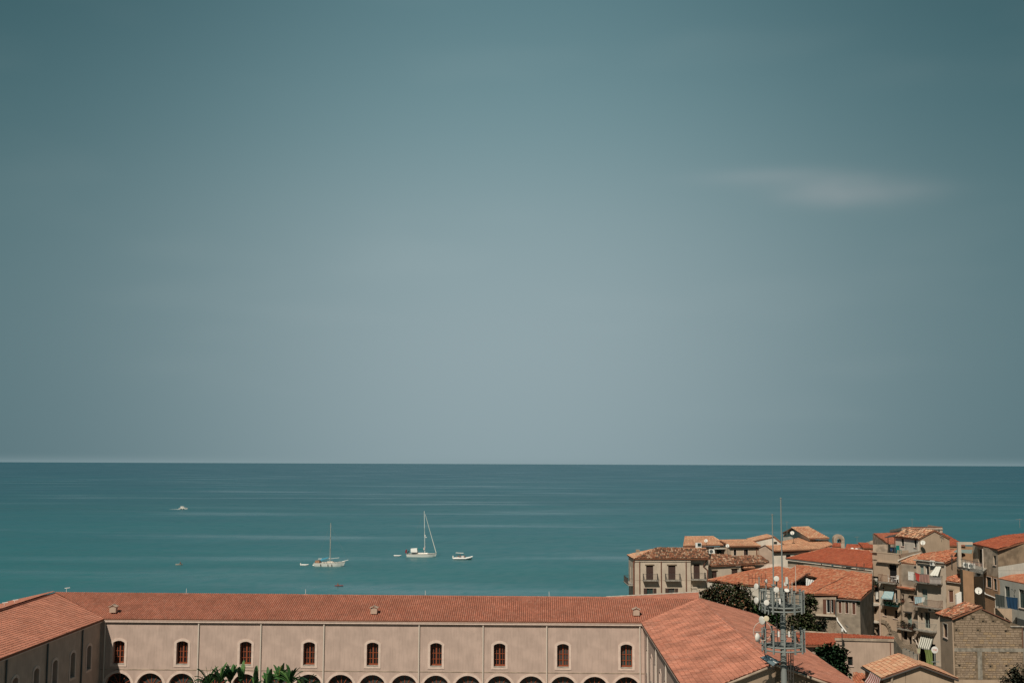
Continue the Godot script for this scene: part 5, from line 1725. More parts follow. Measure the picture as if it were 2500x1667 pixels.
# ---- the houses nearest the camera on the right ----
func town_front():
	var g0 := 13.0
	var h := thing("stained_corner_house", "tall house with red roof, stained brown side wall and terrace balcony at the right edge", "house", Vector3(57, 13, -150))
	var t := wall(h, M.render_stained, Vector3(55.833, 29.694, -152), Vector3(56.112, 29.694, -148.062), 26.374, [], [[2.714, 27.748, 3.44, 28.896, "glass", {"frame": M.green_dark, "glass": M.glass_grey, "sill": true}]], 0.2)
	wall(h, M.plaster_ochre, Vector3(55.833, 29.694, -152), Vector3(56.112, 29.694, -148.062), g0, [Vector2(0, 26.374), Vector2(3.947, 26.374)], [[0.618, 24.87, 1.988, 26.155, "shut", {"leaf": M.green_dark, "surround": 0.07}], [2.587, 24.751, 3.479, 26.121, "half", {"leaf": M.green_dark, "surround": 0.07}]], 0.2)
	t = wall(h, M.render_brown, Vector3(56.112, 29.694, -148.062), Vector3(62.596, 29.694, -148.521), 27.21, [Vector2(-0.002, 29.649), Vector2(4.312, 30.864)])
	wall(h, M.plaster_cool, Vector3(56.112, 29.694, -148.062), Vector3(62.596, 29.694, -148.521), g0, [Vector2(0, 27.21), Vector2(6.5, 27.21)], [], 0.1)
	var b := mb(t)
	b.slab([Vector3(0, 27.186, 0.02), Vector3(6.5, 27.186, 0.02), Vector3(6.5, 28.589, 0.02), Vector3(0, 27.604, 0.02)], Vector3(0, 0, -0.06))
	obj("pale_plaster", b, M.plaster_cool, h)
	roof(h, [Vector3(55.85, 29.862, -155.93), Vector3(55.915, 29.804, -151.879), Vector3(55.926, 29.728, -147.573), Vector3(60.97, 31.057, -148.495), Vector3(62.793, 31.611, -152.855), Vector3(60.13, 30.978, -156.11)], Vector3(0.965, 0.252, -0.068), {"du": 0.24, "dv": 0.4, "pal": RED_TILES, "jit": 0.1, "lip": 0.05})
	wall(h, M.plaster_beige, Vector3(56.485, 29.576, -157.5), Vector3(56.332, 29.694, -152.035), g0, [], [[2.034, 27.071, 3.421, 29.254, "glass", {"frame": M.green_dark, "door": true}]], 0.3)
	wall(h, M.plaster_beige, Vector3(56.332, 29.694, -152.035), Vector3(55.833, 29.694, -152), g0)
	pipe(h, [Vector3(55.739, 29.497, -151.916), Vector3(55.736, 26.863, -151.958), Vector3(55.738, 24.345, -151.934)], M.pipe_white, 0.07)
	pipe(h, [Vector3(55.737, 24.243, -151.942), Vector3(55.76, 23.976, -151.62), Vector3(55.942, 23.811, -149.05)], M.white, 0.07)
	# terrace balcony on its slab, with post, beam and glass balustrade
	b = mb()
	var tq := [Vector3(53.693, 27.088, -155.409), Vector3(54.076, 27.088, -147.65), Vector3(56.332, 27.088, -152.035), Vector3(55.723, 27.088, -159.356)]
	b.slab(tq, Vector3(0, -0.32, 0))
	b.slab([tq[0] + Vector3(-0.1, 0.06, 0.1), tq[1] + Vector3(0.05, 0.06, 0.1), tq[2] + Vector3(0, 0.06, 0), tq[3] + Vector3(-0.1, 0.06, 0)], Vector3(0, -0.08, 0))
	var terr := obj("terrace", b, M.concrete_pale, h)
	b = mb()
	for k in 4:
		var q: Vector3 = tq[0].lerp(tq[1], k / 3.0)
		b.tube([q, q + Vector3(0, 1.0, 0)], 0.03, 5)
	b.tube([tq[0] + Vector3(0, 1.0, 0), tq[1] + Vector3(0, 1.0, 0)], 0.03, 5)
	b.tube([tq[3], tq[3] + Vector3(0, 1.0, 0), tq[0] + Vector3(0, 1.0, 0)], 0.03, 5)
	obj("railing", b, M.steel_dark, terr)
	b = mb()
	b.slab([tq[0] + Vector3(0, 0.12, 0.02), tq[1] + Vector3(0, 0.12, 0.02), tq[1] + Vector3(0, 0.95, 0.02), tq[0] + Vector3(0, 0.95, 0.02)], Vector3(0, 0, -0.015))
	var pane := StandardMaterial3D.new()
	pane.resource_name = "rail_glass"
	pane.transparency = BaseMaterial3D.TRANSPARENCY_ALPHA
	pane.albedo_color = Color(0.75, 0.8, 0.78, 0.22)
	pane.roughness = 0.1
	obj("pane", b, pane, terr)
	b = mb()
	var pq := Vector3(53.632, 27.088, -153.901)
	b.span(pq + Vector3(-0.2, 0, -0.6), pq + Vector3(0.2, 2.75, -0.2))
	b.span(pq + Vector3(-0.2, 2.75, -0.7), pq + Vector3(1.7, 3.1, -0.25))
	obj("frame", b, M.plaster_pale, h)
	b = mb()
	b.slab([Vector3(54.201, 28.712, -158), Vector3(55.834, 28.686, -156), Vector3(57.335, 28.823, -160), Vector3(55.699, 28.796, -161)], Vector3(0, -0.08, 0))
	obj("lean_to", b, M.green_pale, h)
	cooler(Transform3D(Basis(Vector3.UP, -0.2), Vector3(54.041, 27.088, -152.454) + Vector3(0, 0, -0.5)), "left white air conditioner behind the glass rail of the corner terrace")
	cooler(Transform3D(Basis(Vector3.UP, -0.2), Vector3(54.132, 27.088, -151.014) + Vector3(0, 0, -0.5)), "right white air conditioner behind the glass rail of the corner terrace")
	# storeys below the terrace
	wall(h, M.plaster_ochre, Vector3(52.443, 26.577, -151), Vector3(54.054, 26.577, -151), g0)
	wall(h, M.plaster_beige, Vector3(53.661, 26.317, -154.5), Vector3(52.443, 26.577, -151), g0)
	t = wall(h, M.plaster_ochre, Vector3(54.412, 26.346, -152), Vector3(55.733, 26.354, -152), g0, [], [[-0.025, 24.13, 0.646, 26.298, "void", {"door": true}]], 0.6)
	balcony(h, t, -1.042, 1.038, 24.075, 1.5, {"gap": 0.15})
	b = mb()
	b.tube([Vector3(54.391, 26.771, -151.2), Vector3(54.319, 24.013, -151.2)], 0.035, 5)
	obj("clothes_prop", b, M.white, h)
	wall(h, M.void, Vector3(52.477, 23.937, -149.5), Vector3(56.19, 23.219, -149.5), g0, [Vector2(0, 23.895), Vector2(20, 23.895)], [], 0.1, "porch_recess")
	b = mb()
	for q in [[Vector3(54.182, 23.702, -148.6), Vector3(54.475, 22.231, -148.6)], [Vector3(52.152, 24.094, -148.5), Vector3(52.245, 23.21, -148.5)]]:
		b.span(q[0], Vector3(q[1].x, q[1].y, q[0].z - 0.08))
	obj("porch_door", b, M.glass_grey, h)
	b = mb()
	b.slab([Vector3(51.78, 24.323, -147.5), Vector3(53.1, 24.063, -147.5), Vector3(54.413, 24.143, -150), Vector3(52.818, 24.331, -150)], Vector3(0, -0.12, 0))
	obj("porch_slab", b, M.concrete_pale, h)
	roof(h, [Vector3(52.872, 24.141, -147), Vector3(54.87, 23.813, -147), Vector3(56.148, 23.752, -149.6), Vector3(54.217, 24.16, -149.6)], Vector3(0, 0.3, -1), {"du": 0.22, "pal": RED_TILES, "lip": 0.05})
	cooler(Transform3D(Basis(Vector3(1, 0, 0), Vector3.UP, Vector3(0, 0, 1)), Vector3(55.007, 26.094, -151.5)), "air conditioner under the corner terrace slab")
	dish(Vector3(53.177, 24.845, -146.8), Vector3(-0.25, 0.32, 0.9), 0.41, Vector3(53.439, 24.249, -147.6), "large white dish standing on the small porch roof below the corner terrace")
	b = mb()
	b.span(Vector3(60.568, 31.242, -152), Vector3(60.479, 32.267, -149))
	b.span(Vector3(60.567, 32.038, -152.3), Vector3(60.61, 32.383, -148.7))
	b.span(Vector3(60.523, 32.228, -151.6), Vector3(60.653, 32.521, -149.4))
	obj("chimney", b, M.plaster_white, h)
	aerial(Vector3(59.706, 32.259, -150), 1.1, Vector3(-0.75, 0, 0.25), "white aerial by the chimney at the right edge of the photo")

	h = thing("white_annex", "white-walled annex with red lean-to roof and dark windows at the right edge", "house", Vector3(58, 13, -143))
	t = wall(h, M.plaster_cool, Vector3(55.128, 26.393, -145.5), Vector3(55.808, 26.393, -138.009), g0, [], [[1.474, 24.521, 2.684, 25.742, "glass", {"frame": M.green_dark, "glass": M.glass_teal}], [4.88, 23.643, 6.08, 25.745, "glass", {"frame": M.green_dark, "glass": M.glass_teal, "sill": true}], [-1.081, 22.653, -0.557, 23.824, "glass"]], 0.2)
	roof(h, [Vector3(55.222, 26.428, -145.744), Vector3(55.774, 26.426, -139.406), Vector3(58.434, 26.656, -143.715), Vector3(60.617, 26.856, -149.015), Vector3(58.192, 26.671, -148.559)], Vector3(0.993, 0.075, -0.09), {"du": 0.24, "dv": 0.36, "pal": MOTTLED_TILES, "vary": 0.1})
	wall(h, M.plaster_cool, Vector3(55.808, 26.393, -138.009), Vector3(61.784, 26.393, -138.552), g0)
	pipe(h, [Vector3(55.055, 26.302, -145.193), Vector3(55.046, 23.694, -145.296)], M.plaster_ochre, 0.08)
	b = mb()
	b.span(Vector3(55.469, 21.649, -143), Vector3(56.697, 22.387, -139))
	obj("yard_coping", b, M.steel_dark, h)
	wall(h, M.plaster_tan, Vector3(53.345, 23.345, -142.5), Vector3(58.172, 23.094, -142.5), g0)
	dish(Vector3(54.995, 25.702, -140.327), Vector3(-1.041, 0, -0.407) + Vector3(0, 0.3, 0), 0.3, Vector3(55.422, 25.092, -141.704), "dish on the white annex wall above the blue laundry", M.plaster_cool)
	cloth("grey_sheet", "dark grey-green sheet on the line before the white annex", "laundry", [Vector3(52.936, 25.106, -141), Vector3(53.649, 25.01, -140), Vector3(53.669, 23.691, -140), Vector3(53.027, 23.754, -141)], tinted(.055, .065, .06), "sheets on the line before the white annex", 0.05)
	cloth("blue_sheet", "deep blue sheet on the line before the white annex", "laundry", [Vector3(53.81, 24.941, -140), Vector3(54.764, 24.919, -139), Vector3(54.756, 23.542, -139), Vector3(53.995, 23.67, -140)], tinted(.012, .045, .095), "sheets on the line before the white annex", 0.06)

	# --- the stone-block house ---
	h = thing("stone_block_house", "house at lower right with bare gable of tan stone blocks and mossy tiled roof", "house", Vector3(45.456, 13, -125))
	t = wall(h, M.mortar, Vector3(42.454, 24.317, -125), Vector3(49.592, 23.555, -125), g0, [Vector2(0, 24.317), Vector2(3.124, 25.506), Vector2(3.136, 25.155), Vector2(5.933, 23.958), Vector2(5.933, 23.629), Vector2(7.139, 23.555)])
	# blocks laid in courses, each with its own size and tone; putlog holes left open between them
	var top := [Vector2(0, 24.317), Vector2(3.124, 25.506), Vector2(3.136, 25.155), Vector2(5.933, 23.958), Vector2(5.933, 23.629), Vector2(7.139, 23.555)]
	var bars := [21.349, 21.001]
	var putlogs := [Vector2(1.124, 24.304), Vector2(2.156, 24.291), Vector2(3.167, 24.034), Vector2(4.195, 24.057), Vector2(0.432, 23.159), Vector2(2.628, 23.153), Vector2(5.459, 23.07), Vector2(0.621, 19.57), Vector2(3.783, 19.513), Vector2(5.368, 19.586), Vector2(6.253, 21.045), Vector2(5.133, 21.037)]
	var shapes := []
	for k in 4:
		b = mb()
		org = Vector3.ZERO
		var jx := [rng.randf_range(-1, 1), rng.randf_range(-1, 1), rng.randf_range(-1, 1), rng.randf_range(-1, 1)]
		var f := [Vector3(-0.44 + jx[0] * 0.03, -0.41 + jx[1] * 0.04, 1), Vector3(0.44 + jx[2] * 0.03, -0.42 + jx[3] * 0.03, 1), Vector3(0.45 + jx[1] * 0.03, 0.42 + jx[0] * 0.04, 1), Vector3(-0.45 + jx[3] * 0.03, 0.41 + jx[2] * 0.04, 1)]
		var r := [Vector3(-0.5, -0.5, 0), Vector3(0.5, -0.5, 0), Vector3(0.5, 0.5, 0), Vector3(-0.5, 0.5, 0)]
		b.quad(f[0], f[1], f[2], f[3])
		for i in 4:
			b.quad(r[i], r[(i + 1) % 4], f[(i + 1) % 4], f[i])
		shapes.append(b.mesh(Vector3.ZERO))
	org = h.position
	var y := 18.363
	var row := 0
	var count := 0
	var rest := mb()
	var wall_node: Node = h.get_child(0)
	while y < 25.547:
		var low: bool = y < bars[0]
		var bh := rng.randf_range(0.215, 0.25) if not low else rng.randf_range(0.19, 0.26)
		if y + bh > bars[0] - 0.02 and y < bars[1] - 0.02:
			if y + bh < bars[1]:
				y = bars[1] + 0.01
				continue
		var x := 0.12 + rng.randf_range(0, 0.3)
		while x < 7.039:
			var bw := rng.randf_range(0.38, 0.52) if not low else rng.randf_range(0.22, 0.5)
			var mid := Vector2(x + bw / 2, y + bh / 2)
			var ok: bool = x + bw < 7.119 and y + bh < minf(along(top, x + 0.02), along(top, x + bw)) - 0.22
			if low and absf(mid.x - 2.703) < 0.28 + bw / 2:
				ok = false
			for q in putlogs:
				if absf(q.x - mid.x) < bw / 2 + 0.09 and absf(q.y - mid.y) < bh / 2 + 0.08:
					ok = false
			if ok:
				var sz := Vector3(bw - rng.randf_range(0.015, 0.045), bh - rng.randf_range(0.015, 0.04), rng.randf_range(0.02, 0.05))
				var bt := t * Transform3D(Basis.from_scale(sz), Vector3(mid.x, mid.y, 0.001))
				if count < 300:
					var o := MeshInstance3D.new()
					o.name = "brick"
					o.mesh = shapes[rng.randi() % 4]
					o.material_override = null
					o.set_surface_override_material(0, M["brick%d" % [0, 0, 1, 1, 2, 3, 4][rng.randi() % 7]])
					o.transform = Transform3D(bt.basis, bt.origin - org)
					wall_node.add_child(o, true)
				else:
					rest.t = bt
					rest.box(Vector3(0, 0, 0.5), Vector3(0.94, 0.92, 1.0))
				count += 1
			x += bw
		y += bh
		row += 1
	rest.t = t
	if rest.v.size():
		var ro := obj("bricks", rest, M.brick1, wall_node, "", "stuff")
		ro.name = "brick_courses"
	b = mb(t)
	b.span(Vector3(0.05, bars[0], 0.003), Vector3(7.139, bars[1], 0.05))
	b.span(Vector3(2.475, 18.197, 0.002), Vector3(2.931, bars[0], 0.045))
	obj("concrete_frame", b, M.concrete, h)
	b = mb(t)
	b.span(Vector3(0.0, g0, 0.002), Vector3(0.13, 24.267, 0.06))
	b.span(Vector3(0.13, g0, 0.002), Vector3(7.139, 18.179, 0.09))
	obj("plaster_edge", b, M.plaster_tan, h)
	for q in putlogs:
		b = mb(t)
		b.span(Vector3(q.x - 0.085, q.y - 0.07, 0.001), Vector3(q.x + 0.085, q.y + 0.07, 0.006))
		obj("putlog_hole", b, M.void, h)
	b = mb(t)
	b.span(Vector3(5.907, 23.509, 0.02), Vector3(7.278, 23.612, 0.15))
	obj("ledge", b, M.concrete_pale, h)
	b = mb()
	b.tube([Vector3(45.552, 25.268, -124.92), Vector3(48.357, 24.01, -124.92)], 0.07, 5)
	obj("verge", b, M.rust, h)
	b = mb()
	b.tube([Vector3(49.567, 23.522, -124.94), Vector3(49.566, 21.388, -124.94)], 0.05, 5)
	obj("downpipe", b, M.rust, h)
	t = wall(h, M.plaster_tan, Vector3(42.454, 24.317, -128.7), Vector3(42.454, 24.317, -125), g0, [], [[1.046, 22.096, 2.312, 23.495, "half", {"frame": M.glass_dark, "surround": 0.09, "smat": M.concrete_pale, "sill": true}]], 0.25)
	roof(h, [Vector3(42.355, 24.353, -124.649), Vector3(42.134, 24.272, -129.11), Vector3(45.413, 25.486, -129.315), Vector3(45.585, 25.549, -124.982)], Vector3(0.938, 0.347, 0), {"du": 0.22, "pal": MOTTLED_TILES + OLD_TILES, "jit": 0.7, "vary": 0.3, "sag": 0.1})
	roof(h, [Vector3(45.579, 25.247, -125), Vector3(48.387, 23.908, -125.05), Vector3(48.387, 23.908, -128.7), Vector3(45.579, 25.247, -128.7)], Vector3(-1, 0.3, 0), {"du": 0.24, "pal": MOTTLED_TILES})
	wall(h, M.plaster_tan, Vector3(49.592, 23.555, -125), Vector3(49.592, 23.555, -130), g0)
	wall(h, M.plaster_tan, Vector3(49.592, 23.055, -129), Vector3(42.454, 24.317, -128.7), g0)

	# --- low beige building with one long red roof ---
	h = thing("beige_workshop", "low beige building with a long red roof behind the dark tree and mast", "building", Vector3(31.418, 13, -117.747))
	t = wall(h, M.plaster_rose, Vector3(28.847, 23.145, -118), Vector3(34.262, 23.145, -117.466), g0, [], [[1.109, 20.656, 1.571, 21.507, "glass", {"frame": M.iron, "sill": true}]], 0.25)
	b = mb(t)
	b.span(Vector3(-0.1, 23.025, -0.1), Vector3(5.471, 23.245, 0.12))
	obj("parapet", b, M.render_stained, h)
	b = mb(t)
	b.tube([Vector3(5.121, 22.945, 0.06), Vector3(5.141, g0, 0.06)], 0.045, 5)
	obj("downpipe", b, M.rust, h)
	wall(h, M.render_grey, Vector3(34.262, 23.145, -117.466), Vector3(36.397, 21.415, -121.5), g0, [Vector2(0, 23.145), Vector2(0.15, 23.265), Vector2(4.564, 21.415)])
	roof(h, [Vector3(25.259, 22.663, -117.155), Vector3(28.735, 22.621, -117.6), Vector3(30.448, 22.734, -124.5), Vector3(26.541, 22.818, -125.895)], Vector3(-0.587, 0.025, -0.809), {"du": 0.24, "dv": 0.36, "amp": 0.07, "pal": RED_TILES, "lip": 0.06})
	roof(h, [Vector3(29.704, 22.685, -121.502), Vector3(35.585, 22.606, -121.786), Vector3(35.941, 22.625, -122.987), Vector3(30.448, 22.734, -124.5)], Vector3(-0.587, 0.025, -0.809), {"du": 0.24, "dv": 0.36, "amp": 0.07, "pal": RED_TILES, "lip": 0.06})
	wall(h, M.plaster_rose, Vector3(25.396, 22.49, -117.8), Vector3(28.782, 22.514, -117.8), g0)
	wall(h, M.plaster_rose, Vector3(36.323, 22.37, -124.3), Vector3(26.203, 22.953, -124.3), g0)
	b = mb()
	b.tube([Vector3(26.288, 23.008, -124.5), Vector3(30.448, 22.75, -124.5), Vector3(36.384, 22.423, -124.5)], 0.1, 6)
	obj("ridge_coping", b, M.render_stained, h)
	var lampq := Vector3(29.108, 22.789, -116.5)
	h = thing("lamp_post", "thin post carrying a small white box lamp in front of the beige workshop", "lamp post", lampq)
	b = mb()
	b.tube([lampq - Vector3(0, 0.9, 0), Vector3(29.101, 24.093, -116.5)], 0.04, 6)
	obj("pole", b, M.iron, h)
	b = mb()
	b.span(Vector3(29.009, 24.098, -116.6), Vector3(29.186, 24.364, -116.35))
	obj("lamp_head", b, M.white, h)
	aerial(Vector3(31.562, 22.745, -124.3), 0.85, Vector3(-0.3, 0.25, 0.1), "small Y-shaped aerial on the roof ridge of the beige workshop")

	# --- small gabled house at the bottom ---
	h = thing("small_gable_house", "small pale house with salmon tiled gable roof at the bottom right", "house", Vector3(31.416, 13, -101.017))
	t = wall(h, M.plaster_tan, Vector3(28.55, 22.486, -101), Vector3(34.364, 22.486, -101.034), g0, [Vector2(0, 22.386), Vector2(2.936, 23.46), Vector2(5.814, 22.386)])
	wall(h, M.plaster_tan, Vector3(28.55, 22.486, -106.6), Vector3(28.55, 22.486, -101), g0)
	wall(h, M.plaster_tan, Vector3(34.364, 22.486, -101.034), Vector3(34.364, 22.486, -106.634), g0)
	wall(h, M.plaster_tan, Vector3(34.364, 22.486, -106.634), Vector3(28.55, 22.486, -106.6), g0, [Vector2(0, 22.486), Vector2(2.907, 23.48), Vector2(5.814, 22.486)])
	roof(h, [Vector3(28.3, 22.466, -106.6), Vector3(28.3, 22.466, -100.75), Vector3(31.485, 23.58, -100.767), Vector3(31.485, 23.58, -106.617)], Vector3(1, 0.4, 0), {"du": 0.2, "dv": 0.36, "pal": SAND_TILES, "vary": 0.12, "amp": 0.045, "lip": 0.045, "jit": 0.05})
	roof(h, [Vector3(34.614, 22.466, -100.784), Vector3(34.614, 22.466, -106.634), Vector3(31.485, 23.58, -106.617), Vector3(31.485, 23.58, -100.767)], Vector3(-1, 0.4, 0), {"du": 0.2, "dv": 0.36, "pal": SAND_TILES, "vary": 0.12, "amp": 0.045, "lip": 0.045, "jit": 0.05})
	b = mb()
	for q in [[Vector3(28.3, 22.466, -100.75), Vector3(31.485, 23.58, -100.767)], [Vector3(31.485, 23.58, -100.767), Vector3(34.614, 22.466, -100.784)]]:
		b.tube([q[0] + Vector3(0, -0.14, 0.02), q[1] + Vector3(0, -0.14, 0.02)], 0.085, 5)
	b.tube([Vector3(28.24, 22.346, -100.75), Vector3(28.24, 22.346, -106.6)], 0.09, 5)
	obj("gutter", b, M.iron, h)
	b = mb()
	b.tube([Vector3(29.211, 22.71, -100.884), Vector3(29.192, 22.05, -100.884), Vector3(29.162, 20.997, -100.884)], 0.1, 8)
	b.tube([Vector3(29.212, 22.743, -100.884), Vector3(29.204, 22.479, -100.884)], 0.14, 8)
	obj("downpipe", b, M.render_stained, h)
	b = mb()
	b.tube([Vector3(30.369, 23.203, -100.951), Vector3(30.32, 20.993, -100.95)], 0.012, 4)
	obj("cable", b, M.iron, h)
	cloth("red_awning", "red and white striped awning tucked under the left eave of the small gable house", "awning", [Vector3(28.195, 22.502, -103.6), Vector3(28.145, 22.523, -100.4), Vector3(27.62, 21.712, -99.8), Vector3(27.531, 21.79, -103)], M.painted, "", 0.05, [Color(.62, .50, .46), Color(.34, .09, .08), 13])
	for k in 4:
		cooler(Transform3D(Basis(Vector3.UP, 1.1), [Vector3(32.15, 23.283, -107), Vector3(32.267, 23.257, -106.4), Vector3(32.397, 23.197, -105.8), Vector3(32.54, 23.105, -105.2)][k]).scaled_local(Vector3(0.62, 1.0, 0.9)), ["farthest", "second farthest", "second nearest", "nearest"][k] + " of the four air conditioners in a row behind the small gable house", "air conditioners in a row behind the small gable house", M.concrete)
	h = thing("low_shed", "low shed with an orange mottled roof left of the small gable house", "shed", Vector3(28.149, 20.171, -107))
	roof(h, [Vector3(27.071, 20.922, -105.521), Vector3(28.545, 20.934, -105.521), Vector3(29.283, 21.347, -109.354), Vector3(28.33, 21.381, -109.741)], Vector3(0.074, 0.106, -0.992), {"du": 0.22, "pal": MOTTLED_TILES, "jit": 0.5, "vary": 0.3})
	wall(h, M.plaster_tan, Vector3(27.071, 20.722, -105.821), Vector3(28.545, 20.734, -105.821), g0)
	# round sign and its clutter in the alley
	var sq := Vector3(46.147, 18.563, -142)
	h = thing("round_sign", "round white sign with red lettering between the awning and the stone-block house", "sign", sq - Vector3(0, 2.4, 0))
	b = mb(Transform3D(Basis(Vector3.RIGHT, PI / 2), sq))
	b.lathe([Vector2(0, -0.04), Vector2(0.38, -0.04), Vector2(0.40, 0.0), Vector2(0.38, 0.04), Vector2(0, 0.04)], 24)
	obj("sign_board", b, M.white, h)
	var tm := TextMesh.new()
	tm.text = "700"
	var fnt := SystemFont.new()
	fnt.font_names = PackedStringArray(["Droid Sans"])
	tm.font = fnt
	tm.font_size = 32
	tm.pixel_size = 0.0098
	tm.depth = 0.012
	tm.material = tinted(.50, .10, .06)
	var ti := MeshInstance3D.new()
	ti.name = "lettering"
	ti.mesh = tm
	h.add_child(ti)
	ti.position = Vector3(0, 2.4, 0.047)
	b = mb()
	b.tube([sq - Vector3(0, 3.6, 0.03), sq - Vector3(0, 0, 0.05)], 0.06, 6)
	b.box(sq - Vector3(0, 1.35, 0), Vector3(0.9, 0.06, 0.3))
	obj("pole", b, M.steel, h)


# ---- the telecom mast before the right wing ----
func mast():
	var mo := Vector3(16.132, 14, -80)
	var h := thing("telecom_mast", "grey telecom mast with two ring platforms hung with antenna dishes", "mast", mo)
	var b := mb()
	b.tube([mo, mo + Vector3(0, 27.81 - 14, 0), mo + Vector3(0, 27.863 - 14, 0), mo + Vector3(0, 31.727 - 14, 0)], 0.215, 18, 0.17)
	for y in [26.759, 28.548, 29.605]:
		b.tube([Vector3(mo.x, y - 0.04, mo.z), Vector3(mo.x, y + 0.04, mo.z)], 0.235, 18)
	obj("pole", b, M.steel, h)
	for lv in [[30.559, 31.701], [28.021, 29.209]]:
		var y: float = lv[0]
		var yt: float = lv[1]
		var R := 1.33
		b = mb(Transform3D(Basis(), Vector3(mo.x, y, mo.z)))
		# two stacked ring channels and a grating floor
		for z in [-0.12, 0.12]:
			var rows := []
			for q in [Vector2(R - 0.1, -0.06), Vector2(R, -0.06), Vector2(R, 0.04), Vector2(R - 0.1, 0.04), Vector2(R - 0.1, -0.06)]:
				var ring := PackedVector3Array()
				for k in 36:
					var a := -TAU * k / 36
					ring.append(Vector3(cos(a) * q.x, q.y + z, sin(a) * q.x))
				rows.append(ring)
			b.surf(rows, true)
		var pf := obj("platform_ring", b, M.steel, h)
		b = mb(Transform3D(Basis(), Vector3(mo.x, y, mo.z)))
		for k in 12:
			var a := TAU * k / 12.0
			b.box(Vector3(cos(a) * 0.72, 0.1, sin(a) * 0.72), Vector3(1.08, 0.08, 0.06), Basis(Vector3.UP, -a))
		for k in 4:
			for i in 24:
				var a := TAU * i / 24.0
				b.box(Vector3(cos(a) * (0.42 + k * 0.22), 0.12, sin(a) * (0.42 + k * 0.22)), Vector3(0.03, 0.03, (0.42 + k * 0.22) * 0.27), Basis(Vector3.UP, -a))
		obj("grating", b, M.steel_dark, pf)
		for k in 12:
			var a := TAU * (k + 0.27) / 12.0
			var q := Vector3(mo.x + cos(a) * (R + 0.03), 0, mo.z + sin(a) * (R + 0.03))
			b = mb()
			b.box(Vector3(q.x, (y - 0.3 + yt) / 2, q.z), Vector3(0.1, yt - y + 0.3, 0.1), Basis(Vector3.UP, -a))
			b.box(Vector3(q.x, yt, q.z), Vector3(0.15, 0.05, 0.15), Basis(Vector3.UP, -a))
			obj("post", b, M.steel, pf)
		b = mb(Transform3D(Basis(), Vector3(mo.x, 0, mo.z)))
		for f in [0.42, 0.86]:
			var path := []
			for k in 37:
				var a := TAU * k / 36.0
				path.append(Vector3(cos(a) * R, lerpf(y, yt, f), sin(a) * R))
			b.tube(path, 0.025, 5)
		obj("handrail", b, M.steel_dark, pf)
	# ladder down the right side
	b = mb()
	for x in [16.377, 16.683]:
		b.tube([Vector3(x, 27.81, -79.7), Vector3(x, 16, -79.7)], 0.03, 5)
	for k in 26:
		var y := 27.758 - k * 0.24
		b.tube([Vector3(16.377, y, -79.7), Vector3(16.683, y, -79.7)], 0.016, 4)
	obj("ladder", b, M.iron, h)
	b = mb()
	b.tube([Vector3(16.488, 27.906, -79.4), Vector3(16.451, 26.029, -79.4)], 0.04, 5)
	b.tube([Vector3(15.09, 30.514, -79), Vector3(15.627, 30.181, -79.6), Vector3(15.741, 28.064, -79.7)], 0.03, 5)
	b.tube([Vector3(14.664, 28.036, -78.8), Vector3(14.685, 27.751, -78.8), Vector3(14.862, 27.481, -79.2)], 0.03, 5)
	b.tube([Vector3(16.126, 31.232, -79.2), Vector3(16.34, 31.286, -79.2), Vector3(16.279, 30.917, -79.2), Vector3(16.148, 30.969, -79.2)], 0.05, 5)
	obj("cable", b, M.iron, h)
	# whip aerials
	for q in [[Vector3(15.558, 32.042, -80), Vector3(15.586, 36.649, -80), 0.05, 0.038], [Vector3(15.977, 30.81, -79.2), Vector3(16.059, 37.754, -79.2), 0.062, 0.038], [Vector3(16.895, 31.61, -79.4), Vector3(16.894, 33.302, -79.4), 0.022, 0.018], [Vector3(16.902, 31.267, -80.6), Vector3(16.912, 32.151, -80.6), 0.025, 0.02]]:
		b = mb()
		b.tube([Vector3(q[0].x, q[0].y, q[0].z), Vector3(q[0].x, q[1].y, q[0].z)], q[2], 7, q[3])
		b.tube([Vector3(q[0].x, q[1].y - 0.05, q[0].z), Vector3(q[0].x, q[1].y + 0.03, q[0].z)], q[3] * 1.7, 7)
		obj("whip_aerial", b, M.pipe_white if q[2] < 0.03 else M.steel, h)
	b = mb()
	b.tube([Vector3(15.528, 30.395, -80), Vector3(15.559, 32.096, -80)], 0.09, 8)
	b.tube([Vector3(15.557, 31.989, -80), Vector3(15.559, 32.082, -80)], 0.16, 10)
	obj("aerial_base", b, M.steel, h)
	# standpipes that carry the dishes
	b = mb()
	for q in [[Vector3(14.5, 30.488, -79.4), Vector3(14.537, 32.626, -79.4)], [Vector3(14.874, 31.036, -79), Vector3(14.925, 32.429, -79)], [Vector3(15.51, 30.657, -78.7), Vector3(15.52, 32.592, -78.7)], [Vector3(16.361, 31.023, -79.2), Vector3(16.39, 32.497, -79.2)], [Vector3(14.968, 30.276, -78.8), Vector3(14.954, 31.007, -78.8)], [Vector3(14.774, 28.698, -78.9), Vector3(14.797, 30.001, -78.9)], [Vector3(14.365, 28.446, -79), Vector3(14.372, 28.889, -79)]]:
		b.tube([q[0], Vector3(q[0].x, q[1].y, q[0].z)], 0.045, 6)
	for q in [[Vector3(14.495, 31.726, -79.4), Vector3(14.869, 31.729, -79.4)], [Vector3(14.481, 30.909, -79.4), Vector3(14.828, 30.911, -79.4)], [Vector3(14.121, 29.107, -79.2), Vector3(14.731, 29.098, -79.2)], [Vector3(14.364, 28.42, -79), Vector3(14.682, 28.422, -79)]]:
		b.tube(q, 0.035, 5)
	obj("standpipe", b, M.steel, h)
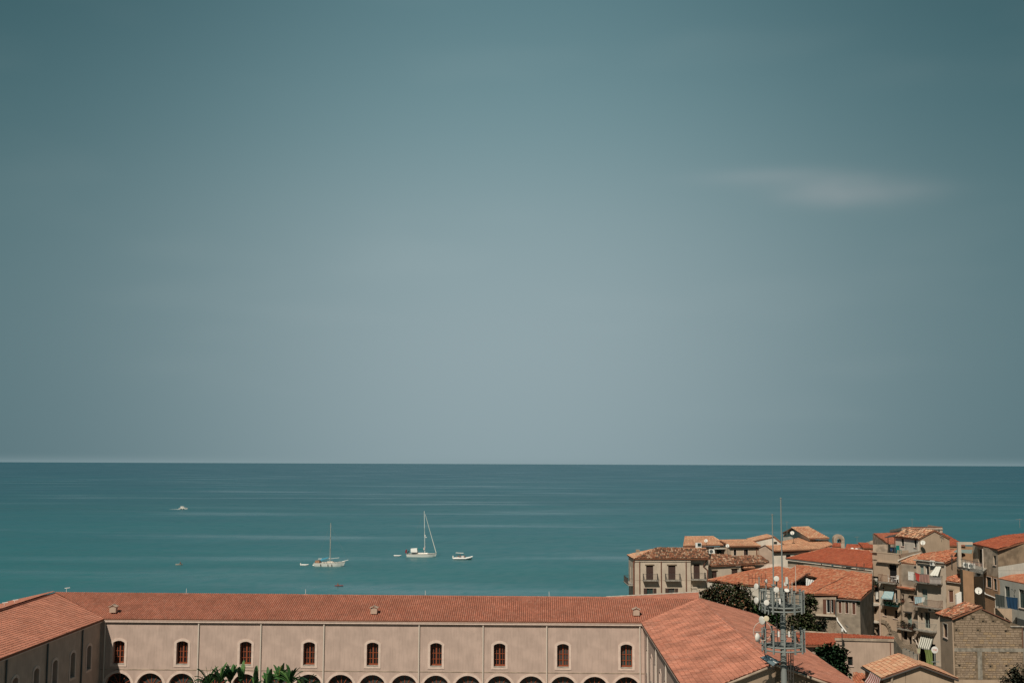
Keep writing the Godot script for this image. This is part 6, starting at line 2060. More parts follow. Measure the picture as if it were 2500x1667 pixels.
	for q in [
		[Vector3(15.442, 32.605, -78.4), Vector3(-0.05, 0.02, 1), 0.178, 0], [Vector3(15.429, 31.895, -78.4), Vector3(0.02, 0.0, 1), 0.182, 0], [Vector3(14.797, 31.059, -78.5), Vector3(-0.05, 0.02, 1), 0.178, 0],
		[Vector3(14.284, 32.01, -79.2), Vector3(-1, 0.12, 0.55), 0.21, 0], [Vector3(14.277, 31.128, -79.2), Vector3(-1, 0.05, 0.6), 0.21, 0], [Vector3(14.878, 32.395, -78.8), Vector3(0.9, 0.1, 0.5), 0.14, 0],
		[Vector3(14.907, 31.417, -79), Vector3(0.9, 0.0, 0.5), 0.11, 0], [Vector3(16.184, 32.18, -79.2), Vector3(-0.9, 0.25, 0.5), 0.14, 0], [Vector3(16.218, 31.793, -79), Vector3(0.1, 0.75, 0.6), 0.17, 0],
		[Vector3(14.533, 29.908, -78.7), Vector3(-0.9, -0.1, 0.6), 0.27, 0], [Vector3(14.766, 30.052, -78.5), Vector3(0.05, 0.05, 1), 0.18, 1], [Vector3(14.241, 28.798, -78.9), Vector3(-0.9, 0.0, -0.5), 0.29, 0]]:
		var z: Vector3 = q[1].normalized()
		var x := Vector3.UP.cross(z).normalized()
		var r: float = q[2]
		b = mb(Transform3D(Basis(x, z, x.cross(z)), q[0]))
		b.lathe([Vector2(0.001, -r * 0.55), Vector2(r * 0.35, -r * 0.52), Vector2(r * 0.75, -r * 0.35), Vector2(r, -r * 0.02), Vector2(r, r * 0.16), Vector2(r * 0.9, r * 0.21), Vector2(r * 0.5, r * 0.25), Vector2(0.001, r * 0.27)], 20)
		var dd := obj("antenna_dish", b, M.radome_cream if q[3] else M.radome, h)
		b = mb(Transform3D(Basis(x, z, x.cross(z)), q[0]))
		b.box(Vector3(0, -r * 0.75, 0), Vector3(0.1, r * 0.5, 0.1))
		b.tube([Vector3(0, -r * 0.8, 0), Vector3(0.1, -r * 0.95, 0.05)], 0.03, 5)
		obj("bracket", b, M.steel_dark, dd)
	b = mb(Transform3D(Basis(Vector3.UP, 0.3), Vector3(16.235, 32.427, -79.1)))
	b.span(Vector3(-0.07, -0.22, -0.05), Vector3(0.07, 0.22, 0.05))
	obj("panel_antenna", b, M.radome, h)
	for q in [Vector3(15.574, 29.122, -78.7), Vector3(16.246, 29.127, -78.7), Vector3(15.692, 31.207, -78.7)]:
		b = mb(Transform3D(Basis(), q))
		b.span(Vector3(-0.05, -0.25, -0.04), Vector3(0.05, 0.1, 0.05))
		obj("panel_antenna", b, M.white, h)
	# the open hoop at the left of the lower platform
	b = mb()
	var path := []
	var hc := Vector3(14.645, 29.136, -79.3)
	for k in 33:
		var a := TAU * k / 32.0
		path.append(hc + Vector3(cos(a) * 0.58, sin(a) * 0.62, sin(a) * 0.1))
	b.tube(path, 0.022, 6)
	obj("hoop", b, M.pipe_white, h)
	# yagi array at the upper left
	b = mb()
	var y0 := Vector3(13.829, 32.552, -79.4)
	var y1 := Vector3(14.989, 32.496, -79.4)
	b.tube([y0, y1], 0.022, 5)
	for k in 6:
		var c := y0.lerp(y1, [0.0, 0.2, 0.38, 0.57, 0.72, 0.95][k])
		b.tube([c - Vector3(0, 0.3 - k * 0.005, 0), c + Vector3(0, 0.3 + k * 0.01, 0)], 0.013, 4)
	obj("yagi_antenna", b, M.rust, h)

	# glazed canopy over the gable door beside the mast
	h = thing("glass_canopy", "small blue-grey glazed canopy on brackets under the gable beside the mast", "canopy", Vector3(15.279, 26.666, -80.2))
	b = mb()
	b.slab([Vector3(14.837, 27.16, -81.3), Vector3(15.173, 27.011, -78.6), Vector3(15.452, 27.154, -79), Vector3(15.311, 27.205, -81.8)], Vector3(0, -0.025, 0))
	b.slab([Vector3(15.311, 27.205, -81.8), Vector3(15.452, 27.154, -79), Vector3(15.796, 27.143, -79.4), Vector3(15.47, 27.191, -82.2)], Vector3(0, -0.025, 0))
	obj("glazing", b, M.clear_sheet, h)
	b = mb()
	b.tube([Vector3(15.311, 27.205, -81.8), Vector3(15.452, 27.154, -79)], 0.05, 6)
	obj("ridge_bar", b, M.white, h)
	b = mb()
	for q in [[Vector3(14.837, 27.16, -81.3), Vector3(15.173, 27.011, -78.6)], [Vector3(15.47, 27.191, -82.2), Vector3(15.796, 27.143, -79.4)], [Vector3(15.173, 27.011, -78.6), Vector3(15.452, 27.154, -79)], [Vector3(15.452, 27.154, -79), Vector3(15.796, 27.143, -79.4)]]:
		b.tube(q, 0.03, 5)
	b.tube([Vector3(15.173, 27.011, -78.6), Vector3(15.462, 26.521, -80.6), Vector3(15.458, 26.393, -82)], 0.03, 5)
	b.tube([Vector3(15.452, 27.154, -79), Vector3(15.48, 26.596, -80), Vector3(15.739, 26.542, -81.6)], 0.03, 5)
	obj("bracket", b, M.iron, h)


# ---- trees, climbers and the banana plants in the court ----
const DARK_LEAF := [Color(.016, .045, .022), Color(.024, .06, .026), Color(.034, .075, .03)]
const OLIVE_LEAF := [Color(.08, .11, .045), Color(.05, .08, .03), Color(.11, .135, .06), Color(.12, .10, .055)]
const RUSTY_LEAF := [Color(.075, .095, .045), Color(.05, .075, .036), Color(.11, .105, .06), Color(.30, .15, .085), Color(.095, .115, .05)]


func tree(called: String, label: String, foot: Vector3, blobs: Array, count: int, size: float, pal: Array, group := "", trunk := 0.14, category := "tree"):
	var d := thing(called, label, category, foot, group)
	limbs(d, foot, blobs, trunk)
	crown_of(d, blobs, count, size, pal)


func greenery():
	# climbers and bushes that spill over the right wing's outer eave
	tree("climbing_shrub", "straggly rust-flowered climber at the head of the right wing's roof", Vector3(18.743, 14, -134), [[Vector3(18.499, 25.554, -134), Vector3(0.75, 0.55, 0.675)], [Vector3(19.295, 25.639, -134.5), Vector3(0.8, 0.8, 0.7200000000000001)], [Vector3(19.904, 26.211, -135.5), Vector3(0.5, 0.75, 0.45)], [Vector3(18.94, 25.4, -133), Vector3(0.9, 0.6, 0.81)]], 2600, 0.24, RUSTY_LEAF, "climbers behind the right wing", 0.1, "shrub")
	tree("climbing_shrub", "leafy climber with orange blooms against the white wall of the broken roof house", Vector3(20.715, 14, -136), [[Vector3(20.616, 25.893, -136), Vector3(0.8, 1.0, 0.7200000000000001)], [Vector3(21.128, 25.588, -135.5), Vector3(1.1, 1.1, 0.9900000000000001)], [Vector3(20.118, 25.119, -134), Vector3(1.1, 0.8, 0.9900000000000001)], [Vector3(21.107, 24.858, -134), Vector3(1.2, 0.9, 1.08)], [Vector3(20.544, 26.335, -137), Vector3(0.45, 0.5, 0.405)]], 4200, 0.24, RUSTY_LEAF, "climbers behind the right wing", 0.12, "shrub")
	tree("climbing_shrub", "widest climber, arching over the wall left of the mast's upper dishes", Vector3(22.315, 14, -136), [[Vector3(22.218, 25.812, -136), Vector3(0.95, 0.9, 0.855)], [Vector3(22.9, 25.545, -136), Vector3(1.1, 1.0, 0.9900000000000001)], [Vector3(22.095, 25.075, -134.5), Vector3(1.3, 1.0, 1.1700000000000002)], [Vector3(23.089, 24.992, -134.5), Vector3(1.1, 1.1, 0.9900000000000001)], [Vector3(22.284, 24.45, -133), Vector3(1.4, 0.8, 1.26)], [Vector3(23.175, 24.279, -133), Vector3(1.0, 0.8, 0.9)]], 5600, 0.24, RUSTY_LEAF, "climbers behind the right wing", 0.14, "shrub")
	tree("green_tree", "glossy green tree behind the mast between its two platforms", Vector3(24.95, 14, -133), [[Vector3(24.066, 24.109, -133), Vector3(1.1, 1.2, 0.9900000000000001)], [Vector3(24.674, 23.709, -132), Vector3(1.5, 1.3, 1.35)], [Vector3(25.225, 23.317, -131), Vector3(1.3, 1.4, 1.1700000000000002)], [Vector3(26.16, 23.814, -133), Vector3(1.1, 1.3, 0.9900000000000001)], [Vector3(25.87, 22.541, -131), Vector3(0.9, 1.0, 0.81)], [Vector3(24.256, 24.523, -134), Vector3(0.8, 0.7, 0.7200000000000001)], [Vector3(25.214, 24.149, -132), Vector3(1.2, 1.0, 1.08)]], 7500, 0.25, [Color(.025, .06, .022), Color(.05, .11, .03), Color(.075, .145, .04), Color(.025, .055, .022)], "", 0.16)
	tree("feathery_tree", "slim tree with drooping feathery leaves right of the mast's upper platform", Vector3(31.195, 14, -140), [[Vector3(31.373, 24.519, -140), Vector3(0.6, 0.7, 0.54)], [Vector3(31.694, 24.15, -140), Vector3(0.65, 0.6, 0.5850000000000001)], [Vector3(30.964, 23.832, -139.5), Vector3(0.7, 0.9, 0.63)], [Vector3(30.557, 23.105, -139), Vector3(0.8, 0.9, 0.7200000000000001)], [Vector3(32.007, 23.456, -140), Vector3(0.45, 0.35, 0.405)]], 2300, 0.26, OLIVE_LEAF, "", 0.1)
	tree("wall_bush", "olive bush massed against the rubble wall right of the mast", Vector3(29.47, 14, -137), [[Vector3(28.905, 22.434, -137), Vector3(1.0, 1.1, 0.9)], [Vector3(29.479, 22.187, -136.5), Vector3(1.2, 1.0, 1.08)], [Vector3(30.377, 22.58, -137), Vector3(1.1, 1.0, 0.9900000000000001)], [Vector3(30.961, 21.995, -137), Vector3(0.9, 0.9, 0.81)], [Vector3(30.147, 22.997, -138), Vector3(0.9, 0.8, 0.81)], [Vector3(28.905, 21.754, -136), Vector3(1.2, 0.7, 1.08)], [Vector3(30.381, 21.607, -136.5), Vector3(1.2, 0.6, 1.08)]], 5200, 0.24, OLIVE_LEAF, "", 0.12, "shrub")
	tree("wall_bush", "small dark bush at the foot of the rubble wall, right of the olive one", Vector3(32.743, 14, -140), [[Vector3(32.524, 21.376, -140), Vector3(0.7, 0.9, 0.63)], [Vector3(32.909, 21.841, -140), Vector3(0.45, 0.8, 0.405)], [Vector3(32.049, 21.048, -139), Vector3(0.8, 0.5, 0.7200000000000001)]], 1500, 0.22, [Color(.02, .03, .03), Color(.035, .05, .03)], "", 0.08, "shrub")
	tree("dark_tree", "dense dark green tree before the beige workshop", Vector3(26.644, 13, -112), [[Vector3(26.556, 22.338, -112), Vector3(1.25, 1.0, 1.125)], [Vector3(27.308, 22.528, -112), Vector3(1.1, 0.85, 0.9900000000000001)], [Vector3(25.875, 21.965, -112), Vector3(1.0, 0.9, 0.9)], [Vector3(27.666, 21.869, -112), Vector3(0.95, 0.9, 0.855)], [Vector3(26.792, 21.688, -111.5), Vector3(1.2, 1.0, 1.08)], [Vector3(25.931, 22.812, -112), Vector3(0.65, 0.5, 0.5850000000000001)], [Vector3(26.652, 23.259, -112), Vector3(0.5, 0.45, 0.45)], [Vector3(27.362, 23.228, -112), Vector3(0.45, 0.45, 0.405)], [Vector3(28.251, 22.903, -112), Vector3(0.45, 0.25, 0.405)], [Vector3(27.833, 21.062, -112), Vector3(0.8, 0.8, 0.7200000000000001)], [Vector3(26.115, 21.317, -111.5), Vector3(1.1, 0.9, 0.9900000000000001)], [Vector3(27.143, 20.777, -111.5), Vector3(1.2, 0.9, 1.08)]], 12000, 0.26, DARK_LEAF, "", 0.18)
	tree("grey_bush", "grey-green bush in the bottom right corner before the stone blocks", Vector3(42.457, 13, -108), [[Vector3(42.14, 21.434, -108), Vector3(1.0, 0.75, 0.9)], [Vector3(42.722, 21.685, -108), Vector3(0.9, 0.9, 0.81)], [Vector3(41.412, 21.076, -108), Vector3(0.8, 0.45, 0.7200000000000001)], [Vector3(42.208, 20.961, -107.5), Vector3(1.2, 0.7, 1.08)], [Vector3(42.951, 21.159, -108), Vector3(1.0, 1.0, 0.9)]], 4200, 0.2, [Color(.05, .06, .04), Color(.075, .085, .055), Color(.03, .045, .03), Color(.10, .09, .06)], "", 0.1, "shrub")
	tree("eave_weed", "tuft of weed rooted under the eave of the broken roof house", Vector3(38.466, 23.486, -146.099), [[Vector3(38.475, 23.538, -146.026), Vector3(0.22, 0.22, 0.15)], [Vector3(38.589, 23.308, -145.928), Vector3(0.12, 0.2, 0.12)]], 160, 0.12, DARK_LEAF, "", 0.02, "weed")
	# banana plants before the far wing
	var k := 0
	for q in [
		[Vector3(-29.559, 14, -105), 20.08, "leftmost banana plant in the court, low, beside the first court downpipe"],
		[Vector3(-28.469, 14, -104.3), 20.978, "broad-leaved banana plant before the half-hidden arch right of the first court downpipe"],
		[Vector3(-27.284, 14, -103.6), 21.319, "banana plant with one upright broad leaf, third from the left in the court"],
		[Vector3(-26.718, 14, -105), 21.143, "tallest banana plant, its spear leaf pointing up left of a court window"],
		[Vector3(-25.612, 14, -104.3), 21.138, "banana plant whose leaves lean right under the second court window from its left"],
		[Vector3(-24.164, 14, -103.6), 21.001, "banana plant at the foot of the court downpipe between the two clumps"],
		[Vector3(-23.342, 14, -105), 20.615, "low banana plant at the left of the right clump in the court"],
		[Vector3(-22.188, 14, -104.3), 21.165, "banana plant with a yellowed top leaf in the middle of the right clump"],
		[Vector3(-21.19, 14, -103.6), 21.23, "banana plant of the right clump with a long leaf slanting up to the right"],
		[Vector3(-20.293, 14, -105), 20.362, "rightmost low banana plant in the court"]
		]:
		var d := thing("banana_plant", q[2], "banana plant", q[0], "banana plants in the court")
		var top := Vector3(q[0].x, q[1], q[0].z)
		var b := mb()
		b.tube([q[0], q[0].lerp(top, 0.5) + Vector3(0.06, 0, 0), top], 0.16, 8, 0.07)
		obj("stem", b, tinted(.10, .13, .05), d)
		for i in 13:
			# young leaves stand up in the middle, old ones arch over
			var age := i / 12.0
			banana_leaf(d, top + Vector3(0, -0.25 * age, 0), i * 2.4 + k * 0.7, 0.12 + age * 1.25 + rng.randf_range(-0.1, 0.15), rng.randf_range(1.3, 1.85) * (0.8 if i < 2 else 1.0), k)
			k += 1


func banana_leaf(d: Node3D, at: Vector3, heading: float, lean: float, len: float, k: int):
	# a long blade on a bending midrib, its halves folded up and torn at the edge; heading turns about the view axis of the court
	var dir := Vector3(cos(heading), 0, sin(heading))
	var b := mb()
	var mid := []
	var p := at
	var ang := PI / 2 - lean * 0.55
	var n := 12
	for i in n + 1:
		mid.append(p)
		p += (dir * cos(ang) + Vector3.UP * sin(ang)) * (len / n)
		ang -= lean * 1.15 / n * (0.4 + 1.4 * i / n)
	var side := dir.cross(Vector3.UP).normalized()
	var face := side.rotated(dir, 0.35 * sin(k * 2.1))
	var tone: Color = [Color(.04, .11, .03), Color(.03, .085, .028), Color(.07, .15, .04), Color(.022, .06, .026)][k % 4]
	if k == 91:
		tone = Color(.26, .26, .07)
	for s in [-1.0, 1.0]:
		for i in range(1, n):
			var f := float(i) / n
			var g := float(i + 1) / n
			var w0: float = 0.2 * pow(sin(PI * clampf(f * 0.93 + 0.05, 0, 1)), 0.6)
			var w1: float = 0.2 * pow(sin(PI * clampf(g * 0.93 + 0.05, 0, 1)), 0.6) * (0.86 if (i * 7 + k) % 3 == 0 else 1.0)
			b.col = tone * rng.randf_range(0.85, 1.2)
			var up := (side.cross(dir)) * 0.0 + Vector3.UP * 0.05
			var a0: Vector3 = mid[i] + face * s * w0 + up
			var a1: Vector3 = mid[i + 1] + face * s * w1 + up
			if s > 0:
				b.quad(mid[i], a0, a1, mid[i + 1])
			else:
				b.quad(mid[i + 1], a1, a0, mid[i])
	b.col = tone * 1.6
	b.tube(mid, 0.022, 5, 0.006)
	obj("leaf", b, M.leaf, d)


# ---- boats and people on the water ----
func hull_of(t: Transform3D, len: float, beam: float, free: float, draft: float, bow_rise: float, rake: float, paint: Color, band: Color, stern := 0.72) -> MB:
	# +x is the bow; rings of points from one gunwale under the keel to the other
	var b := mb(t)
	var st := 17
	var shell := []
	for i in st:
		var s := float(i) / (st - 1)
		var w := beam / 2 * (stern + (1 - stern) * sin(PI * minf(s / 0.55, 1.0) / 2)) * (1.0 if s < 0.55 else pow(maxf(0.0, 1.0 - pow((s - 0.55) / 0.45, 2.0)), 0.8)) + 0.012
		var top := free + bow_rise * pow(s, 2.2) + free * 0.12 * pow(1 - s, 2.0)
		var bot := -draft * (0.55 + 0.45 * sin(PI * s)) * (1.0 if s < 0.86 else lerpf(1.0, -0.5, (s - 0.86) / 0.14))
		var x := (s - 0.5) * len
		var ring := PackedVector3Array()
		for k in 9:
			var a := (k - 4) / 4.0
			var f := absf(a)
			var yy := lerpf(bot, top, pow(f, 1.5))
			var zz := signf(a) * w * pow(f, 0.5 if s < 0.8 else 0.75)
			ring.append(Vector3(x + rake * s * s * (yy / free) * 0.5 - rake * 0.2 * (1 - s) * (yy / free), yy, zz))
		shell.append(ring)
	b.col = paint
	b.surf(shell)
	for k in 8:
		b.tri(shell[0][4], shell[0][k + 1], shell[0][k])
	# deck, a little below the rail, and the painted band under it
	for i in st - 1:
		var a: PackedVector3Array = shell[i]
		var e: PackedVector3Array = shell[i + 1]
		b.col = Color(.62, .58, .50)
		var d := Vector3(0, -0.05, 0)
		b.quad(a[8] + d, e[8] + d, e[0] + d, a[0] + d)
		b.col = band
		for s in [0, 8]:
			var o := Vector3(0, 0, -0.02 if s == 0 else 0.02)
			var m := 1 if s == 0 else 7
			var p := a[s].lerp(a[m], 0.12) + o
			var q := e[s].lerp(e[m], 0.12) + o
			var p2 := a[s].lerp(a[m], 0.3) + o
			var q2 := e[s].lerp(e[m], 0.3) + o
			if s == 8:
				b.quad(p2, q2, q, p)
			else:
				b.quad(p, q, q2, p2)
	return b


func boats():
	var white := Color(.72, .71, .67)
	# sailing boat with a blue awning
	var t: Transform3D = Transform3D(Basis(Vector3.UP, -0.12), Vector3(-80.611, 0, -462.622))
	var d := thing("sailing_boat", "white sailing boat with a blue awning, bare mast and bowsprit, left of two at anchor", "sailboat", t.origin)
	obj("hull", hull_of(t, 11.2, 3.5, 1.25, 1.2, 0.75, 1.1, white, Color(.55, .52, .46), 0.8), M.gloss, d)
	var b := mb(t, Color(.66, .60, .52))
	b.span(Vector3(-2.6, 1.1, -1.0), Vector3(2.2, 1.65, 1.0))
	b.span(Vector3(-0.6, 1.65, -0.8), Vector3(1.6, 1.95, 0.8))
	obj("cabin", b, M.gloss, d)
	b = mb(t, Color(.03, .035, .04))
	for x in [-2.0, -0.9, 0.6, 1.6]:
		b.span(Vector3(x, 1.3, 0.99), Vector3(x + 0.55, 1.52, 1.02))
	obj("porthole", b, M.gloss, d)
	b = mb(t)
	b.tube([Vector3(0.3, 1.2, 0), Vector3(0.35, 16.6, 0)], 0.15, 8, 0.11)
	var mst := obj("mast", b, M.concrete_pale, d)
	b = mb(t)
	for y in [6.5, 11.0]:
		b.tube([Vector3(0.33, y, -0.9), Vector3(0.33, y, 0.9)], 0.05, 5)
	obj("spreader", b, M.concrete_pale, mst)
	b = mb(t)
	b.tube([Vector3(0.3, 3.0, 0), Vector3(-4.4, 2.75, 0)], 0.13, 6)
	b.tube([Vector3(0.6, 2.9, 0), Vector3(4.0, 3.35, 0)], 0.08, 6)
	obj("boom", b, M.white, d)
	b = mb(t)
	for s in [-1, 1]:
		b.slab([Vector3(-3.2, 2.1, 1.25 * s), Vector3(-0.3, 3.2, 0.3 * s), Vector3(-0.3, 3.5, 0.0), Vector3(-3.2, 2.9, 0.0)], Vector3(0, -0.03, 0))
	obj("awning", b, M.blue_canvas, d)
	b = mb(t)
	b.tube([Vector3(5.2, 1.9, 0), Vector3(7.6, 2.55, 0)], 0.16, 6, 0.1)
	obj("bowsprit", b, M.white, d)
	b = mb(t)
	for q in [[Vector3(7.5, 2.5, 0), Vector3(0.35, 15.5, 0)], [Vector3(0.33, 11, 0.9), Vector3(0.2, 1.4, 1.6)], [Vector3(0.33, 11, -0.9), Vector3(0.2, 1.4, -1.6)], [Vector3(-5.2, 1.4, 0), Vector3(0.35, 16.4, 0)]]:
		b.tube(q, 0.02, 4)
	for k in 12:
		b.tube([Vector3(-5.2 + k * 0.9, 1.3, 1.55), Vector3(-5.2 + k * 0.9, 2.0, 1.55)], 0.025, 4)
	b.tube([Vector3(-5.2, 1.95, 1.55), Vector3(4.8, 2.2, 1.3)], 0.02, 4)
	obj("rigging", b, M.steel, d)
	b = mb(t, Color(.36, .19, .11))
	b.span(Vector3(-5.3, 1.3, -1.3), Vector3(-3.6, 2.15, 1.3))
	obj("stern_rail", b, M.painted, d)
	b = mb(t, Color(.10, .08, .06))
	for x in [-2.9, 0.0, 1.5]:
		b.tube([Vector3(x, 0.1, 1.78), Vector3(x, 0.95, 1.78)], 0.13, 7)
	obj("fender", b, M.painted, d)
	b = mb(t)
	b.ball(Vector3(-6.1, 0.35, 0.4), Vector3(0.42, 0.35, 0.35))
	obj("buoy", b, M.white_plastic, d)
	dinghy(Transform3D(Basis(Vector3.UP, -0.1), Vector3(-90.709, 0, -465.599)), 3.0, "grey inflatable dinghy towed astern of the blue-awninged sailing boat", true)

	# sloop with a furled foresail
	t = Transform3D(Basis(Vector3.UP, -0.05), Vector3(-49.775, 0, -510.986))
	d = thing("sailing_sloop", "white sloop with dark stripe, furled foresail and white spray hood, right of two at anchor", "sailboat", t.origin)
	obj("hull", hull_of(t, 12.2, 3.6, 1.2, 1.3, 0.45, 0.9, white, Color(.06, .055, .06), 0.62), M.gloss, d)
	b = mb(t, Color(.72, .68, .62))
	b.slab([Vector3(-2.2, 1.15, 1.1), Vector3(3.2, 1.25, 0.9), Vector3(2.6, 1.75, 0.7), Vector3(-2.2, 1.75, 0.95)], Vector3(0, 0, -1.9))
	obj("cabin", b, M.gloss, d)
	b = mb(t)
	b.slab([Vector3(-4.3, 2.0, 1.35), Vector3(-1.5, 2.0, 1.3), Vector3(-1.7, 3.7, 1.1), Vector3(-4.4, 3.5, 1.15)], Vector3(0, 0, -2.4))
	obj("spray_hood", b, M.white, d)
	b = mb(t, Color(.05, .045, .045))
	b.span(Vector3(-4.0, 1.55, -1.2), Vector3(-1.4, 1.95, 1.25))
	obj("cockpit", b, M.painted, d)
	b = mb(t)
	b.tube([Vector3(1.6, 1.2, 0), Vector3(1.1, 19.4, 0)], 0.14, 8, 0.1)
	mst = obj("mast", b, M.white, d)
	b = mb(t)
	b.ball(Vector3(2.0, 8.2, 0), Vector3(0.4, 0.2, 0.35))
	b.span(Vector3(1.5, 8.6, -0.15), Vector3(1.75, 9.3, 0.15))
	obj("radar_dome", b, M.white_plastic, mst)
	b = mb(t)
	b.tube([Vector3(1.5, 3.3, 0), Vector3(-1.6, 3.15, 0)], 0.28, 7, 0.22)
	obj("mainsail_cover", b, M.teal_canvas, d)
	b = mb(t, Color(.62, .50, .47))
	b.tube([Vector3(1.3, 3.0, 0.1), Vector3(1.2, 3.7, 0.1), Vector3(1.7, 4.2, 0.05)], 0.4, 7, 0.15)
	obj("mast_boot", b, M.painted, d)
	b = mb(t)
	b.tube([Vector3(6.4, 1.75, 0), Vector3(1.5, 18.0, 0)], 0.15, 7, 0.07)
	obj("furled_foresail", b, M.canvas, d)
	b = mb(t)
	for q in [[Vector3(-6.0, 1.5, 0), Vector3(1.1, 19.2, 0)], [Vector3(1.3, 13, 0), Vector3(1.2, 1.3, 1.7)], [Vector3(1.3, 13, 0), Vector3(1.2, 1.3, -1.7)]]:
		b.tube(q, 0.02, 4)
	for k in 13:
		b.tube([Vector3(-6.0 + k, 1.25, 1.6), Vector3(-6.0 + k, 1.9, 1.6)], 0.022, 4)
	obj("rigging", b, M.steel, d)
	b = mb(t, Color(.20, .02, .025))
	b.slab([Vector3(-6.9, 1.6, 0.3), Vector3(-6.2, 1.4, 0.3), Vector3(-6.0, 3.2, 0.35), Vector3(-6.7, 2.9, 0.3)], Vector3(0, 0, -0.03))
	obj("ensign", b, M.painted, d)
	b = mb(t, Color(.02, .02, .02))
	b.tube([Vector3(-5.8, 1.3, 0.2), Vector3(-5.6, 2.2, 0.3), Vector3(-5.2, 2.4, 0.2)], 0.22, 6)
	obj("outboard", b, M.painted, d)
	dinghy(Transform3D(Basis(Vector3.UP, -0.02), Vector3(-60.209, 0, -513.559)), 3.0, "white inflatable dinghy behind the sloop with the furled foresail", false)

	# rigid inflatable with a sun canopy
	t = Transform3D(Basis(Vector3.UP, -0.05), Vector3(-31.267, 0, -498.33))
	d = thing("rigid_inflatable", "white rigid inflatable boat with a pale sun canopy and people aboard", "motorboat", t.origin)
	b = mb(t, Color(.76, .76, .74))
	for s in [-1, 1]:
		b.tube([Vector3(-3.9, 0.55, 1.1 * s), Vector3(-3.6, 0.5, 1.15 * s), Vector3(1.4, 0.58, 1.15 * s), Vector3(3.0, 0.92, 0.75 * s), Vector3(4.05, 1.28, 0.08 * s)], 0.36, 9, 0.3)
	obj("tubes", b, M.gloss, d)
	b = hull_of(t, 7.0, 2.1, 0.4, 0.4, 0.3, 0.6, Color(.30, .31, .30), Color(.2, .2, .2), 0.85)
	obj("hull", b, M.gloss, d)
	b = mb(t, Color(.66, .60, .58))
	b.span(Vector3(-0.5, 0.5, -0.45), Vector3(0.6, 1.55, 0.45))
	b.span(Vector3(-2.6, 0.5, -0.7), Vector3(-1.3, 1.05, 0.7))
	obj("console", b, M.gloss, d)
	b = mb(t)
	b.slab([Vector3(-2.9, 2.85, 0.95), Vector3(0.4, 2.7, 0.95), Vector3(0.4, 2.7, -0.95), Vector3(-2.9, 2.85, -0.95)], Vector3(0, -0.1, 0))
	var cn := obj("sun_canopy", b, M.white_plastic, d)
	b = mb(t)
	for q in [[-2.6, 0.85], [0.2, 0.85], [-2.6, -0.85], [0.2, -0.85]]:
		b.tube([Vector3(q[0], 0.9, q[1]), Vector3(q[0], 2.75, q[1])], 0.035, 5)
	obj("canopy_frame", b, M.steel, cn)
	b = mb(t, Color(.60, .60, .56))
	b.span(Vector3(-4.3, 0.5, -0.3), Vector3(-3.8, 1.5, 0.3))
	obj("outboard", b, M.gloss, d)
	person(t * Transform3D(Basis(Vector3.UP, 0.3), Vector3(-1.0, 0.55, 0.35)), true, "person in dark clothes standing at the console of the rigid inflatable", tinted(.03, .035, .04))
	person(t * Transform3D(Basis(Vector3.UP, 0.1), Vector3(-1.9, 1.05, 0.3)), false, "person in dark clothes sitting under the canopy of the rigid inflatable", tinted(.05, .04, .045))
	person(t * Transform3D(Basis(Vector3.UP, 2.6), Vector3(0.9, 0.85, -0.3)), false, "person sitting forward of the console of the rigid inflatable", tinted(.14, .12, .13))

	# cabin cruiser under way
	t = Transform3D(Basis(Vector3.UP, -0.05), Vector3(-297.94, 0, -998.552))
	var sea_at := t
	t = t.scaled_local(Vector3.ONE * 0.4)
	d = thing("cabin_cruiser", "white cabin cruiser under way far out at the left, trailing a wake", "motorboat", t.origin)
	obj("hull", hull_of(t, 17.5, 5.0, 2.3, 1.0, 1.2, 1.8, white, Color(.10, .09, .09), 0.9), M.gloss, d)
	b = mb(t, white)
	b.span(Vector3(-6.0, 2.2, -2.0), Vector3(4.5, 3.9, 2.0))
	b.span(Vector3(-5.0, 3.9, -1.8), Vector3(1.6, 6.2, 1.8))
	b.span(Vector3(-5.4, 6.2, -1.9), Vector3(2.0, 6.5, 1.9))
	obj("cabin", b, M.gloss, d)
	b = mb(t, Color(.03, .025, .035))
	for q in [[-4.6, -3.3], [-2.3, -0.7], [-0.3, 1.3]]:
		b.span(Vector3(q[0], 4.6, 1.78), Vector3(q[1], 5.7, 1.83))
	for q in [[-5.0, -1.6], [0.0, 3.4]]:
		b.span(Vector3(q[0], 0.9, 2.3), Vector3(q[1], 1.9, 2.52))
	obj("window", b, M.gloss, d)
	b = mb(t)
	for k in 9:
		b.tube([Vector3(2.0 + k * 0.75, 3.0, 1.6 - k * 0.12), Vector3(2.0 + k * 0.75, 4.3, 1.6 - k * 0.12)], 0.05, 4)
	b.tube([Vector3(2.0, 4.3, 1.6), Vector3(8.2, 4.4, 0.6)], 0.05, 4)
	b.tube([Vector3(-4.0, 6.4, 0), Vector3(-4.3, 8.4, 0)], 0.06, 4)
	obj("rail", b, M.steel, d)
	t = sea_at
	b = mb(t)
	var foam := []
	for i in 12:
		var x := -3.3 - i * 0.85
		var w := (0.7 + i * 0.05) * (1.0 - i / 14.0)
		var r := PackedVector3Array()
		for k in 5:
			r.append(Vector3(x, 0.04 + (0.22 * (1.0 - i / 11.0) * (1.0 - absf(k - 2) / 2.0)), (k - 2) * w * 0.5 + 0.15 * sin(i * 1.3)))
		foam.append(r)
	b.surf(foam, false, true)
	struct("wake", b, tinted(.62, .66, .64))
	# the long trough of its wake, smoother and darker water
	b = mb(t)
	foam = []
	for i in 40:
		var x := -16.0 - i * 5.0
		var w := 0.9 + i * 0.03 + 0.35 * sin(i * 1.9)
		var r := PackedVector3Array()
		for k in 3:
			r.append(Vector3(x, 0.02 - 0.0 * absf(k - 1), (k - 1) * w + i * 0.05 + 0.5 * sin(i * 0.7)))
		foam.append(r)
